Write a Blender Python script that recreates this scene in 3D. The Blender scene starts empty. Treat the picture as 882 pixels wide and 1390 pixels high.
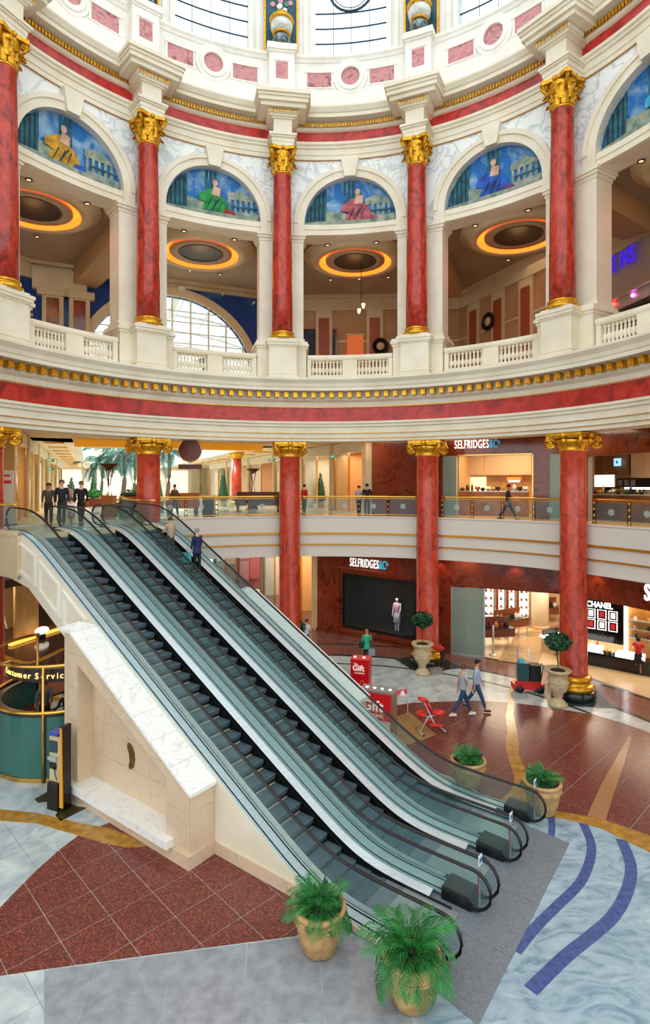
import bpy, bmesh, math, random
from math import sin, cos, tan, pi, radians, sqrt, exp, log, atan2, hypot
from mathutils import Vector, Matrix
random.seed(7)
S = bpy.context.scene
COL = S.collection
# ------------------------------------------------ camera, world, light, exposure
EYE = 8.5                       # lens height over the ground floor; level camera, lens shifted
FPX, V0 = 773.0, 657.0          # focal length and horizon row, frame 882 x 1390
cam = bpy.data.cameras.new('camera'); camo = bpy.data.objects.new('camera', cam); COL.objects.link(camo)
camo.location = (0, 0, EYE); camo.rotation_euler = (pi/2, 0, 0)
cam.sensor_fit = 'VERTICAL'; cam.sensor_height = 36; cam.lens = FPX/1390*36
cam.shift_y = -(695-V0)/1390
cam.clip_start = .1; cam.clip_end = 400
S.camera = camo
w = bpy.data.worlds.new('daylight'); S.world = w; w.use_nodes = True
bgn = w.node_tree.nodes['Background']; bgn.inputs[0].default_value = (.93, .98, 1, 1); bgn.inputs[1].default_value = 1.7
S.view_settings.view_transform = 'Standard'; S.view_settings.look = 'None'
S.view_settings.exposure = 0.0; S.view_settings.gamma = 1
S.cycles.max_bounces = 7; S.cycles.diffuse_bounces = 4; S.cycles.glossy_bounces = 3
S.cycles.transmission_bounces = 4; S.cycles.transparent_max_bounces = 40
S.cycles.caustics_reflective = False; S.cycles.caustics_refractive = False
S.cycles.sample_clamp_indirect = 4; S.cycles.use_denoising = True

def lamp(kind, loc, power, color=(1, .8, .55), size=1.0, rot=(0, 0, 0), size_y=None, spot=None):
    l = bpy.data.lights.new(kind.lower()+'_light', kind); l.energy = power; l.color = color
    if kind == 'AREA':
        l.size = size
        if size_y: l.shape = 'RECTANGLE'; l.size_y = size_y
    else: l.shadow_soft_size = size
    if spot: l.spot_size = spot; l.spot_blend = .6
    o = bpy.data.objects.new(l.name, l); COL.objects.link(o); o.location = loc; o.rotation_euler = rot
    return o

# ------------------------------------------------ geometry of the rotunda
CX, CY = -.35, 15.3             # centre of the hall
RU, RL = 12.13, 12.8            # column circles, upper and lower
def u_of(th, r): return 441+FPX*(CX+r*sin(th))/(CY+r*cos(th))
def solve_th(u, r):
    lo, hi = radians(-80), radians(80)
    for _ in range(50):
        m = (lo+hi)/2
        if u_of(m, r) < u: lo = m
        else: hi = m
    return m
TU = [solve_th(u, RU) for u in (5, 201, 383, 565.5, 763)]
TU = [TU[0]-radians(31), *TU, TU[-1]+radians(30), TU[-1]+radians(60)]   # index k+1
TL = [solve_th(u, RL) for u in (-17, 201.5, 393, 580, 778)]
TL = [TL[0]-radians(30), *TL, TL[-1]+radians(30), TL[-1]+radians(60)]
def cyl(th, r, z=0): return Vector((CX+r*sin(th), CY+r*cos(th), z))
def G(u, v, z=0):               # point of the ground seen at a pixel of the frame
    y = FPX*(EYE-z)/(v-V0); return Vector(((u-441)/FPX*y, y, z))

# ------------------------------------------------ materials
def hexc(h):
    h = h.lstrip('#'); c = [int(h[i:i+2], 16)/255 for i in (0, 2, 4)]
    return tuple((x/12.92 if x <= .04045 else ((x+.055)/1.055)**2.4) for x in c)+(1,)
MATS = {}
def mat(name, c1, c2=None, rough=.5, metal=0, kind='noise', scale=2.0, detail=4, dist=0, lo=.35, hi=.65,
        bump=0, bscale=None, emit=0, alpha=1, spec=.5, c3=None, coat=0, obj=False, stretch=None):
    if name in MATS: return MATS[name]
    m = bpy.data.materials.new(name); m.use_nodes = True; nt = m.node_tree; N = nt.nodes; L = nt.links
    b = N['Principled BSDF']; b.inputs['Roughness'].default_value = rough; b.inputs['Metallic'].default_value = metal
    b.inputs['Specular IOR Level'].default_value = spec; b.inputs['Coat Weight'].default_value = coat
    b.inputs['Coat Roughness'].default_value = .08
    c1 = hexc(c1); b.inputs['Base Color'].default_value = c1
    if c2:
        c2 = hexc(c2)
        if obj: tc = N.new('ShaderNodeTexCoord'); src = tc.outputs['Object']
        else: tc = N.new('ShaderNodeNewGeometry'); src = tc.outputs['Position']
        if stretch:
            mp = N.new('ShaderNodeMapping'); mp.inputs['Scale'].default_value = stretch
            L.new(src, mp.inputs['Vector']); src = mp.outputs[0]
        if kind == 'noise' or kind == 'marble':
            t = N.new('ShaderNodeTexNoise'); t.inputs['Scale'].default_value = scale
            t.inputs['Detail'].default_value = detail; t.inputs['Distortion'].default_value = dist
        elif kind == 'speck':
            t = N.new('ShaderNodeTexVoronoi'); t.inputs['Scale'].default_value = scale
        elif kind == 'wave':
            t = N.new('ShaderNodeTexWave'); t.inputs['Scale'].default_value = scale
            t.inputs['Distortion'].default_value = dist; t.inputs['Detail'].default_value = detail
        L.new(src, t.inputs['Vector'])
        r = N.new('ShaderNodeValToRGB'); e = r.color_ramp.elements
        if kind == 'marble':
            e[0].position = 0; e[0].color = c1; e[1].position = 1; e[1].color = c1
            for p, c in ((.5-(hi-lo)/2, c1), (.5, c2), (.5+(hi-lo)/2, c1)):
                x = e.new(p); x.color = c
            if c3: e[-1].color = hexc(c3)
        else:
            e[0].position = lo; e[0].color = c1; e[1].position = hi; e[1].color = c2
            if c3: x = e.new((lo+hi)/2); x.color = hexc(c3)
        L.new(t.outputs['Fac'] if 'Fac' in t.outputs and kind != 'speck' else (t.outputs['Color'] if kind == 'speck' else t.outputs[0]), r.inputs[0])
        L.new(r.outputs[0], b.inputs['Base Color'])
        if bump:
            bn = N.new('ShaderNodeBump'); bn.inputs['Strength'].default_value = bump; bn.inputs['Distance'].default_value = .02
            L.new(t.outputs[0], bn.inputs['Height']); L.new(bn.outputs[0], b.inputs['Normal'])
    if emit:
        b.inputs['Emission Color'].default_value = c1; b.inputs['Emission Strength'].default_value = emit
    if alpha < 1: b.inputs['Alpha'].default_value = alpha
    MATS[name] = m; return m
def glass(name, tint, amount=.25, rough=.03, refl=.5):     # pane: light passes, faces reflect
    if name in MATS: return MATS[name]
    m = bpy.data.materials.new(name); m.use_nodes = True; nt = m.node_tree; N = nt.nodes; L = nt.links
    for n in list(N): N.remove(n)
    o = N.new('ShaderNodeOutputMaterial'); tr = N.new('ShaderNodeBsdfTransparent'); gl = N.new('ShaderNodeBsdfGlossy')
    df = N.new('ShaderNodeBsdfDiffuse'); m1 = N.new('ShaderNodeMixShader'); m2 = N.new('ShaderNodeMixShader'); fr = N.new('ShaderNodeFresnel')
    c = hexc(tint); tr.inputs[0].default_value = tuple(1-(1-x)*.35 for x in c[:3])+(1,); df.inputs[0].default_value = c
    gl.inputs['Roughness'].default_value = rough; fr.inputs[0].default_value = 1.3+refl*.4
    m1.inputs[0].default_value = amount; L.new(tr.outputs[0], m1.inputs[1]); L.new(df.outputs[0], m1.inputs[2])
    ge = N.new('ShaderNodeNewGeometry'); ma = N.new('ShaderNodeMath'); ma.operation = 'SUBTRACT'; ma.inputs[0].default_value = 1; L.new(ge.outputs['Backfacing'], ma.inputs[1]); mu = N.new('ShaderNodeMath'); mu.operation = 'MULTIPLY'; L.new(fr.outputs[0], mu.inputs[0]); L.new(ma.outputs[0], mu.inputs[1]); L.new(mu.outputs[0], m2.inputs[0]); L.new(m1.outputs[0], m2.inputs[1]); L.new(gl.outputs[0], m2.inputs[2])
    L.new(m2.outputs[0], o.inputs[0]); MATS[name] = m; return m

CREAM = mat('cream plaster', '#EFE7D2', '#E2D8BE', rough=.55, scale=.8)
CREAM2 = mat('warm plaster', '#D9C6A2', '#CBB48A', rough=.6, scale=.7)
WHITEP = mat('white plaster', '#F4F2EA', '#E8E5DB', rough=.5, scale=1)
WMARB = mat('white marble', '#F0F2EE', '#C4CCCE', kind='marble', scale=.9, detail=7, dist=1.6, lo=.45, hi=.55, rough=.28)
LEDGE = mat('grey veined marble', '#F2F2EE', '#DCDBD6', kind='marble', scale=1.0, detail=8, dist=2.2, lo=.48, hi=.52, rough=.25)
BEIGEM = mat('beige marble', '#D8C0A2', '#CBB496', kind='marble', scale=.8, detail=8, dist=2.0, lo=.48, hi=.52, rough=.3)
RED = mat('red marble', '#C8402A', '#7A2216', c3='#B43220', scale=1.5, detail=9, dist=1.8, lo=.33, hi=.68, rough=.22, stretch=(1.6, 1.6, .9), coat=.2)
RED2 = mat('coral marble', '#D24C30', '#A0301C', c3='#C24028', scale=1.3, detail=9, dist=2.0, lo=.33, hi=.68, rough=.25, stretch=(1.6, 1.6, 1), coat=.2)
FRIEZE = mat('frieze marble', '#CE3C30', '#962420', c3='#BE3029', scale=.9, detail=10, dist=2.5, lo=.35, hi=.66, rough=.28)
PINK = mat('rose marble', '#C07478', '#9A5054', c3='#CE9090', scale=1.2, detail=9, dist=2.5, lo=.35, hi=.66, rough=.3)
BROWNM = mat('russet marble', '#682818', '#45180F', c3='#7C3420', scale=1.3, detail=9, dist=1.6, lo=.3, hi=.7, rough=.15, coat=.4)
GOLD = mat('gilded metal', '#F4BC34', '#C98A1C', scale=9, detail=3, rough=.34, metal=.75, obj=True)
BRASS = mat('polished brass', '#E2B25A', rough=.2, metal=1)
STEEL = mat('brushed steel', '#F2F6F7', '#DDE4E7', rough=.32, metal=.55, scale=3, stretch=(1, 1, 40))
SATIN = mat('satin aluminium', '#C4CDD0', rough=.35, metal=.7)
BLACK = mat('black rubber', '#0C0C0D', rough=.35)
DARK = mat('dark metal', '#1B1D1F', rough=.4, metal=.3)
STEPM = mat('ribbed step', '#5A6E76', '#4A5C64', rough=.5, metal=.2, scale=5, obj=True)
SKIRT = mat('black skirt', '#101314', rough=.3, metal=.4)
GLASS = glass('balustrade glass', '#BFE0E2', .05, refl=.1)
PANE = glass('window glass', '#DCEEF4', .012, refl=0)
SHOPG = glass('shop glass', '#8FB0A4', .22)
GREENG = glass('green frosted glass', '#3E7268', .86, rough=.12)
SHADEG = glass('frosted shop screen', '#8FA398', .80, rough=.15)
TILE_R = mat('red granite', '#6E352C', '#985044', c3='#56302C', kind='speck', scale=42, lo=.2, hi=.8, rough=.24, spec=.4)
TILE_W = mat('pale grey marble', '#C9D4D4', '#A3B1B4', scale=1.3, detail=8, dist=1.5, rough=.18)
TILE_B = mat('blue grey marble', '#AEC2CC', '#6E8C9E', c3='#98B0BC', scale=1.0, detail=9, dist=2.2, lo=.3, hi=.7, rough=.18, stretch=(1, 2.2, 1))
BLUEI = mat('blue stone inlay', '#4A6298', '#384E84', scale=8, rough=.2)
OCHRE = mat('ochre stone inlay', '#B98A3A', '#9A6C26', scale=5, rough=.18)
GREENM = mat('dark green marble', '#20302C', '#33463F', scale=3, detail=7, rough=.16)
TILE_T = mat('brown granite', '#6E4A42', '#86594C', kind='speck', scale=40, lo=.2, hi=.8, rough=.18)
GREYPL = mat('grey granite landing', '#7F868E', '#6A7078', scale=30, rough=.4)
GROUT = mat('floor grout', '#8A8480', rough=.7)
BEIGEF = mat('shop floor stone', '#D8C09A', '#CBAF85', scale=.6, detail=6, rough=.25)
WARMC = mat('warm ceiling', '#B09C86', '#A38E76', rough=.7, scale=.5)
WARMW = mat('warm wall', '#B8946A', '#A98258', rough=.6, scale=.6)
COVE = mat('amber cove light', '#FF8C2A', emit=1.5)
LAMPW = mat('warm lamp', '#FFD9A0', emit=8)
LAMPC = mat('cool lit panel', '#F4F8FF', emit=3.0)
WOODR = mat('red brown wood', '#7A3A1E', '#5E2812', kind='wave', scale=2, dist=3, rough=.35, obj=True)
LEAF = mat('palm leaf', '#2F8A3A', '#1E6A2C', scale=6, rough=.45, obj=True)
LEAFD = mat('dark leaf', '#1E5A30', '#123E22', scale=9, rough=.5, obj=True)
TERRA = mat('sandstone pot', '#C9A36C', '#A98250', scale=5, detail=6, rough=.7, bump=.4, obj=True)
URNM = mat('pale stone urn', '#D2BF98', '#B8A37C', scale=6, rough=.6, obj=True)
SOIL = mat('soil', '#2A1C12', rough=.9)
SIGNW = mat('lit white lettering', '#F6FCFF', emit=.9)

# ------------------------------------------------ mesh builder and object helpers
class MB:
    def __init__(s): s.v = []; s.f = []; s.sm = []
    def add(s, vs, fs, smooth=False):
        n = len(s.v); s.v += [tuple(p) for p in vs]; s.f += [tuple(i+n for i in f) for f in fs]; s.sm += [smooth]*len(fs); return s
    def hexa(s, p):               # 8 points: bottom 4 ccw, top 4 ccw
        return s.add(p, [(3, 2, 1, 0), (4, 5, 6, 7), (0, 1, 5, 4), (1, 2, 6, 5), (2, 3, 7, 6), (3, 0, 4, 7)])
    def box(s, c, d, rz=0, M=None):
        x, y, z = d[0]/2, d[1]/2, d[2]/2
        P = [Vector(q) for q in ((-x, -y, -z), (x, -y, -z), (x, y, -z), (-x, y, -z), (-x, -y, z), (x, -y, z), (x, y, z), (-x, y, z))]
        R = M if M is not None else Matrix.Rotation(rz, 3, 'Z')
        return s.hexa([R @ p+Vector(c) for p in P])
    def lathe(s, prof, n=16, c=(0, 0, 0), a0=0, smooth=True, sx=1, sy=1):
        vs = []; fs = []; m = len(prof)
        for i in range(n):
            a = a0+2*pi*i/n
            for r, z in prof: vs.append((c[0]+r*cos(a)*sx, c[1]+r*sin(a)*sy, c[2]+z))
        for i in range(n):
            j = (i+1) % n
            for k in range(m-1): fs.append((i*m+k, j*m+k, j*m+k+1, i*m+k+1))
        s.add(vs, fs, smooth)
        nb = len(s.v)-n*m
        if prof[0][0] > 1e-5: s.f.append(tuple(nb+i*m for i in reversed(range(n)))); s.sm.append(False)
        if prof[-1][0] > 1e-5: s.f.append(tuple(nb+i*m+m-1 for i in range(n))); s.sm.append(False)
        return s
    def tube(s, path, r, n=8, smooth=True, close=False, flat=1.0):
        P = [Vector(p) for p in path]; m = len(P); vs = []; fs = []
        up = Vector((0, 0, 1))
        for i, p in enumerate(P):
            if close: t = P[(i+1) % m]-P[i-1]
            else: t = P[min(i+1, m-1)]-P[max(i-1, 0)]
            t.normalize()
            a = t.cross(up)
            if a.length < .05: a = t.cross(Vector((1, 0, 0)))
            a.normalize(); b = a.cross(t); rr = r[i] if isinstance(r, (list, tuple)) else r
            for k in range(n):
                q = 2*pi*k/n; vs.append(p+a*cos(q)*rr+b*sin(q)*rr*flat)
        mm = m if close else m-1
        for i in range(mm):
            j = (i+1) % m
            for k in range(n):
                l = (k+1) % n; fs.append((i*n+k, i*n+l, j*n+l, j*n+k))
        if not close: fs += [tuple(reversed(range(n))), tuple((m-1)*n+k for k in range(n))]
        return s.add(vs, fs, smooth)
    def ball(s, c, r, n=10, m=6, sc=(1, 1, 1)):
        prof = [(r*sin(pi*k/m), -r*cos(pi*k/m)) for k in range(m+1)]
        prof[0] = (0, -r); prof[-1] = (0, r)
        vs = []; fs = []
        b = MB(); b.lathe(prof, n)
        return s.add([(c[0]+x*sc[0], c[1]+y*sc[1], c[2]+z*sc[2]) for x, y, z in b.v], b.f, True)
    def prism(s, poly, z0, z1, mp=None):       # poly 2d, extruded; mp(x,y,h)->3d
        n = len(poly); mp = mp or (lambda x, y, h: (x, y, h))
        a = sum(poly[i][0]*poly[(i+1) % n][1]-poly[(i+1) % n][0]*poly[i][1] for i in range(n))
        if a < 0: poly = poly[::-1]
        vs = [mp(x, y, z0) for x, y in poly]+[mp(x, y, z1) for x, y in poly]
        fs = [tuple(reversed(range(n))), tuple(range(n, 2*n))]+[(i, (i+1) % n, (i+1) % n+n, i+n) for i in range(n)]
        return s.add(vs, fs)
    def ring(s, prof, t0, t1, n, smooth=False):   # closed profile [(r,z)] swept about the hall's centre
        m = len(prof); vs = []; fs = []
        for i in range(n+1):
            t = t0+(t1-t0)*i/n
            for r, z in prof: vs.append(cyl(t, r, z))
        for i in range(n):
            for k in range(m):
                l = (k+1) % m; fs.append((i*m+k, i*m+l, (i+1)*m+l, (i+1)*m+k))
        fs += [tuple(range(m)), tuple(reversed([n*m+k for k in range(m)]))]
        return s.add(vs, fs, smooth)
    def cbox(s, t0, t1, z0, z1, r0, r1, n=1): return s.ring([(r0, z0), (r1, z0), (r1, z1), (r0, z1)], t0, t1, n)
    def build(s, name, m, parent=None, world=False, smooth=None, kind=None, label=None):
        me = bpy.data.meshes.new(name); vs = s.v
        if world and parent is not None:
            p = parent
            while p.parent: p = p.parent
            inv = (Matrix.Translation(p.location) @ Matrix.Rotation(p.rotation_euler.z, 4, 'Z')).inverted()
            vs = [inv @ Vector(q) for q in vs]
        me.from_pydata([tuple(q) for q in vs], [], s.f)
        me.polygons.foreach_set('use_smooth', [(x if smooth is None else smooth) for x in s.sm])
        bm = bmesh.new(); bm.from_mesh(me); bmesh.ops.recalc_face_normals(bm, faces=bm.faces); bm.to_mesh(me); bm.free()
        me.materials.append(m); me.update()
        o = bpy.data.objects.new(name, me); COL.objects.link(o)
        if parent is not None: o.parent = parent
        if kind: o['kind'] = kind
        if label: o['label'] = label
        return o
def share(o, parent=None, loc=None, rz=None, M=None):
    c = o.copy(); COL.objects.link(c)
    if parent is not None: c.parent = parent
    if loc is not None: c.location = loc
    if rz is not None: c.rotation_euler = (0, 0, rz)
    if M is not None: c.matrix_local = M
    return c
def thing(name, label, cat, loc=(0, 0, 0), rz=0, group=None):
    o = bpy.data.objects.new(name, None); COL.objects.link(o); o.empty_display_size = .2
    o.location = loc; o.rotation_euler = (0, 0, rz); o['label'] = label; o['category'] = cat
    if group: o['group'] = group
    return o
def tag(o, label, cat, group=None):
    o['label'] = label; o['category'] = cat
    if group: o['group'] = group
    return o
def struct(o): o['kind'] = 'structure'; return o
def dup(root, loc=None, rz=None, label=None, group=None, scale=None):
    c = root.copy(); COL.objects.link(c)
    if loc is not None: c.location = loc
    if rz is not None: c.rotation_euler = (0, 0, rz)
    if scale: c.scale = (scale,)*3
    if label: c['label'] = label
    if group: c['group'] = group
    def rec(a, b):
        for ch in list(a.children):
            k = ch.copy(); COL.objects.link(k); k.parent = b; rec(ch, k)
    rec(root, c); return c
def clip(subj, cell):
    out = list(subj); n = len(cell)
    for i in range(n):
        a, b = cell[i], cell[(i+1) % n]; inp = out; out = []
        if not inp: break
        ins = lambda p: (b[0]-a[0])*(p[1]-a[1])-(b[1]-a[1])*(p[0]-a[0]) >= 0
        for j in range(len(inp)):
            p, q = inp[j-1], inp[j]; ip, iq = ins(p), ins(q)
            if ip != iq:
                d1 = (b[0]-a[0])*(p[1]-a[1])-(b[1]-a[1])*(p[0]-a[0]); d2 = (b[0]-a[0])*(q[1]-a[1])-(b[1]-a[1])*(q[0]-a[0])
                t = d1/(d1-d2); out.append((p[0]+(q[0]-p[0])*t, p[1]+(q[1]-p[1])*t))
            if iq: out.append(q)
    r = []
    for p in out:
        if not r or hypot(p[0]-r[-1][0], p[1]-r[-1][1]) > 1e-4: r.append(p)
    if len(r) > 1 and hypot(r[0][0]-r[-1][0], r[0][1]-r[-1][1]) < 1e-4: r.pop()
    return r
def area2(p): return abs(sum(p[i-1][0]*p[i][1]-p[i][0]*p[i-1][1] for i in range(len(p))))/2
def tiles(poly, cw, ch, org, rot, name, m, parent, mp=None, h0=-.02, h1=0, gap=.008, bond=False, limit=300, key=None, far=None):
    """stone pieces of cw x ch cut to the outline; each its own part, past the limit joined as stuff"""
    c, s_ = cos(rot), sin(rot)
    loc = [((x-org[0])*c+(y-org[1])*s_, -(x-org[0])*s_+(y-org[1])*c) for x, y in poly]
    x0, x1 = min(p[0] for p in loc), max(p[0] for p in loc); y0, y1 = min(p[1] for p in loc), max(p[1] for p in loc)
    cells = []
    for j in range(math.floor(y0/ch), math.ceil(y1/ch)):
        off = (cw/2 if (bond and j % 2) else 0)
        for i in range(math.floor((x0-off)/cw), math.ceil((x1-off)/cw)+1):
            g = gap/2; a, b = i*cw+off+g, (i+1)*cw+off-g; d, e = j*ch+g, (j+1)*ch-g
            q = clip(loc, [(a, d), (b, d), (b, e), (a, e)])
            if len(q) > 2 and area2(q) > .004:
                cells.append([(org[0]+x*c-y*s_, org[1]+x*s_+y*c) for x, y in q])
    if key: cells.sort(key=key)
    rest = MB()
    for i, q in enumerate(cells):
        if i < limit and not (far and far(q)): MB().prism(q, h0, h1, mp).build(name, m, parent, world=parent is not None and parent.type == 'EMPTY')
        else: rest.prism(q, h0, h1, mp)
    if rest.v: rest.build(name, m, parent, kind='stuff', world=parent is not None and parent.type == 'EMPTY')
def text(s, size, m, parent, M, name='lettering', depth=.02, xs=1.0, bold=0.0, align='LEFT', sp=1.0, world=True, shear=0):
    cu = bpy.data.curves.new(name, 'FONT'); cu.body = s; cu.size = size; cu.extrude = depth; cu.offset = bold
    cu.align_x = align; cu.space_character = sp; cu.shear = shear; cu.resolution_u = 3
    o = bpy.data.objects.new(name, cu); COL.objects.link(o)
    dg = bpy.context.evaluated_depsgraph_get(); me = bpy.data.meshes.new_from_object(o.evaluated_get(dg))
    bpy.data.objects.remove(o); M = M @ Matrix.Diagonal((xs, 1, 1, 1))
    if world and parent is not None:
        p = parent
        while p.parent: p = p.parent
        M = (Matrix.Translation(p.location) @ Matrix.Rotation(p.rotation_euler.z, 4, 'Z')).inverted() @ M
    me.transform(M); me.materials.clear(); me.materials.append(m)
    o = bpy.data.objects.new(name, me); COL.objects.link(o)
    if parent is not None: o.parent = parent
    return o
class Wall:            # vertical plane from P to Q seen with P on the left; local (s along, z up, d out to the viewer)
    def __init__(s, P, Q):
        s.P = Vector((P[0], P[1], 0)); Q = Vector((Q[0], Q[1], 0)); s.a = (Q-s.P); s.L = s.a.length; s.a.normalize()
        s.n = Vector((s.a.y, -s.a.x, 0)); s.rz = atan2(s.a.y, s.a.x)
    def pt(s, x, z, d=0): return s.P+s.a*x+s.n*d+Vector((0, 0, z))
    def box(s, mb, x0, x1, z0, z1, d0, d1):
        return mb.hexa([s.pt(x0, z0, d1), s.pt(x1, z0, d1), s.pt(x1, z0, d0), s.pt(x0, z0, d0), s.pt(x0, z1, d1), s.pt(x1, z1, d1), s.pt(x1, z1, d0), s.pt(x0, z1, d0)])
    def M(s, x, z, d): 
        p = s.pt(x, z, d); a, n = s.a, s.n
        return Matrix(((a.x, 0, n.x, p.x), (a.y, 0, n.y, p.y), (0, 1, 0, p.z), (0, 0, 0, 1)))
    def su(s, u):      # distance along the wall where picture column u meets it
        k = (u-441)/FPX; return (k*s.P.y-s.P.x)/(s.a.x-k*s.a.y)
    def zv(s, x, v, d=0): p = s.pt(x, 0, d); return EYE-(v-V0)*p.y/FPX
# ================================================ THE HALL: floors, entablatures, arches, drum
A0, A1 = TU[0]-radians(8), TU[6]+radians(20)
NS = 96
# ---- lower entablature (architrave, frieze, cornice) over the big columns
arch_ = struct(MB().ring([(12.28, 10.56), (12.28, 10.72), (12.25, 10.72), (12.25, 10.95), (12.21, 10.95), (12.21, 11.22), (12.12, 11.26), (12.12, 11.36), (12.04, 11.4), (12.04, 11.5), (12.9, 11.5), (13.4, 11.5), (13.4, 10.56)], A0, A1, NS).build('trim_1', CREAM))
goldl = MB()
for z in (10.72, 10.95): goldl.cbox(A0, A1, z-.012, z+.012, 12.2+(.025 if z < 10.9 else -.015), 12.3, NS)
goldl.build('gilded_line', GOLD, arch_)
MB().cbox(A0, A1, 11.5, 12.18, 12.32, 13.4, NS).build('frieze', FRIEZE, arch_)
MB().ring([(12.3, 12.18), (12.24, 12.2), (12.2, 12.42), (12.0, 12.52), (12.0, 12.85), (11.42, 12.88), (11.42, 13.03), (11.38, 13.05), (11.34, 13.2), (11.2, 13.36), (11.2, 13.45), (13.4, 13.45), (13.4, 12.18)], A0, A1, NS).build('cornice', CREAM, arch_)
MB().cbox(A0, A1, 12.19, 12.225, 12.22, 12.3, NS).build('gilded_line', GOLD, arch_)
mod = MB()
mod.box((0, 0, 0), (.2, .3, .26)); mod.box((0, -.17, -.03), (.16, .06, .18))
modo = None
for i in range(int((A1-A0)/radians(2.1))):
    t = A0+radians(2.1)*(i+.5)
    if abs(t) > radians(75) : continue
    M = Matrix.Translation(cyl(t, 11.84, 12.72)) @ Matrix.Rotation(-t, 4, 'Z')
    if modo is None: modo = mod.build('modillion', GOLD, arch_); modo.matrix_local = M
    else: share(modo, arch_, M=M)
# ---- upper floor slab
up = struct(MB().ring([(12.9, 10.95), (23.4, 10.95), (23.4, 13.42), (12.9, 13.42)], A0, A1, NS).build('floor', CREAM2))
# ---- upper order: piers, arches, lunettes
R1, R2 = 12.75, 13.75
def cpatch(mb, tc, pts_lo, pts_hi, ss, r0, r1):   # curved solid between two outlines over arc positions ss
    n = len(ss); vs = []; fs = []
    for r in (r0, r1):
        for L in (pts_lo, pts_hi):
            for s_, z in zip(ss, L): vs.append(cyl(tc+s_/R1, r, z))
    a, b, c, d = 0, n, 2*n, 3*n
    for i in range(n-1):
        fs += [(a+i, a+i+1, b+i+1, b+i), (c+i, d+i, d+i+1, c+i+1), (a+i, c+i, c+i+1, a+i+1), (b+i, b+i+1, d+i+1, d+i)]
    fs += [(a, b, d, c), (a+n-1, c+n-1, d+n-1, b+n-1)]
    mb.add(vs, fs)
def aband(mb, tc, zc, Ra, Rb, r0, r1, a0=0, a1=pi, n=28, zx=1):
    vs = []; fs = []
    for i in range(n+1):
        a = a0+(a1-a0)*i/n
        for R, r in ((Ra, r0), (Rb, r0), (Rb, r1), (Ra, r1)): vs.append(cyl(tc+R*cos(a)/R1, r, zc+R*sin(a)*zx))
    for i in range(n):
        for k in range(4): fs.append((4*i+k, 4*i+(k+1) % 4, 4*i+4+(k+1) % 4, 4*i+4+k))
    fs += [(0, 1, 2, 3), (4*n+3, 4*n+2, 4*n+1, 4*n)]
    mb.add(vs, fs)
ZS, ZT, ZI = 21.28, 24.4, 20.72      # spring, top of the wall, lintel underside
wallu = struct(MB().cbox(A0, TU[0], 13.4, ZT, R1, R2, 4).build('wall_upper', WMARB))
MURALB = mat('mural sky', '#1A6AB0', '#A8CCD8', scale=1.3, detail=6, dist=.8, lo=.46, hi=.75, rough=.7)
MUR = {n: mat('mural '+n, a, b, scale=3, detail=6, rough=.7) for n, a, b in (
    ('teal', '#1F6E7A', '#123F50'), ('stone', '#A4AC94', '#5E7A74'), ('green', '#1FA04A', '#0E6A2C'), ('crimson', '#B0222C', '#7A1420'),
    ('rose', '#C06068', '#8A3A48'), ('blue', '#1C62C8', '#123C8C'), ('gold', '#D9A81E', '#9A6A10'), ('cyan', '#3AB4D0', '#1C7A9C'),
    ('skin', '#D8B49A', '#B88C74'), ('violet', '#6A3A78', '#44244E'), ('night', '#0E3A48', '#082430'))}
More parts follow.
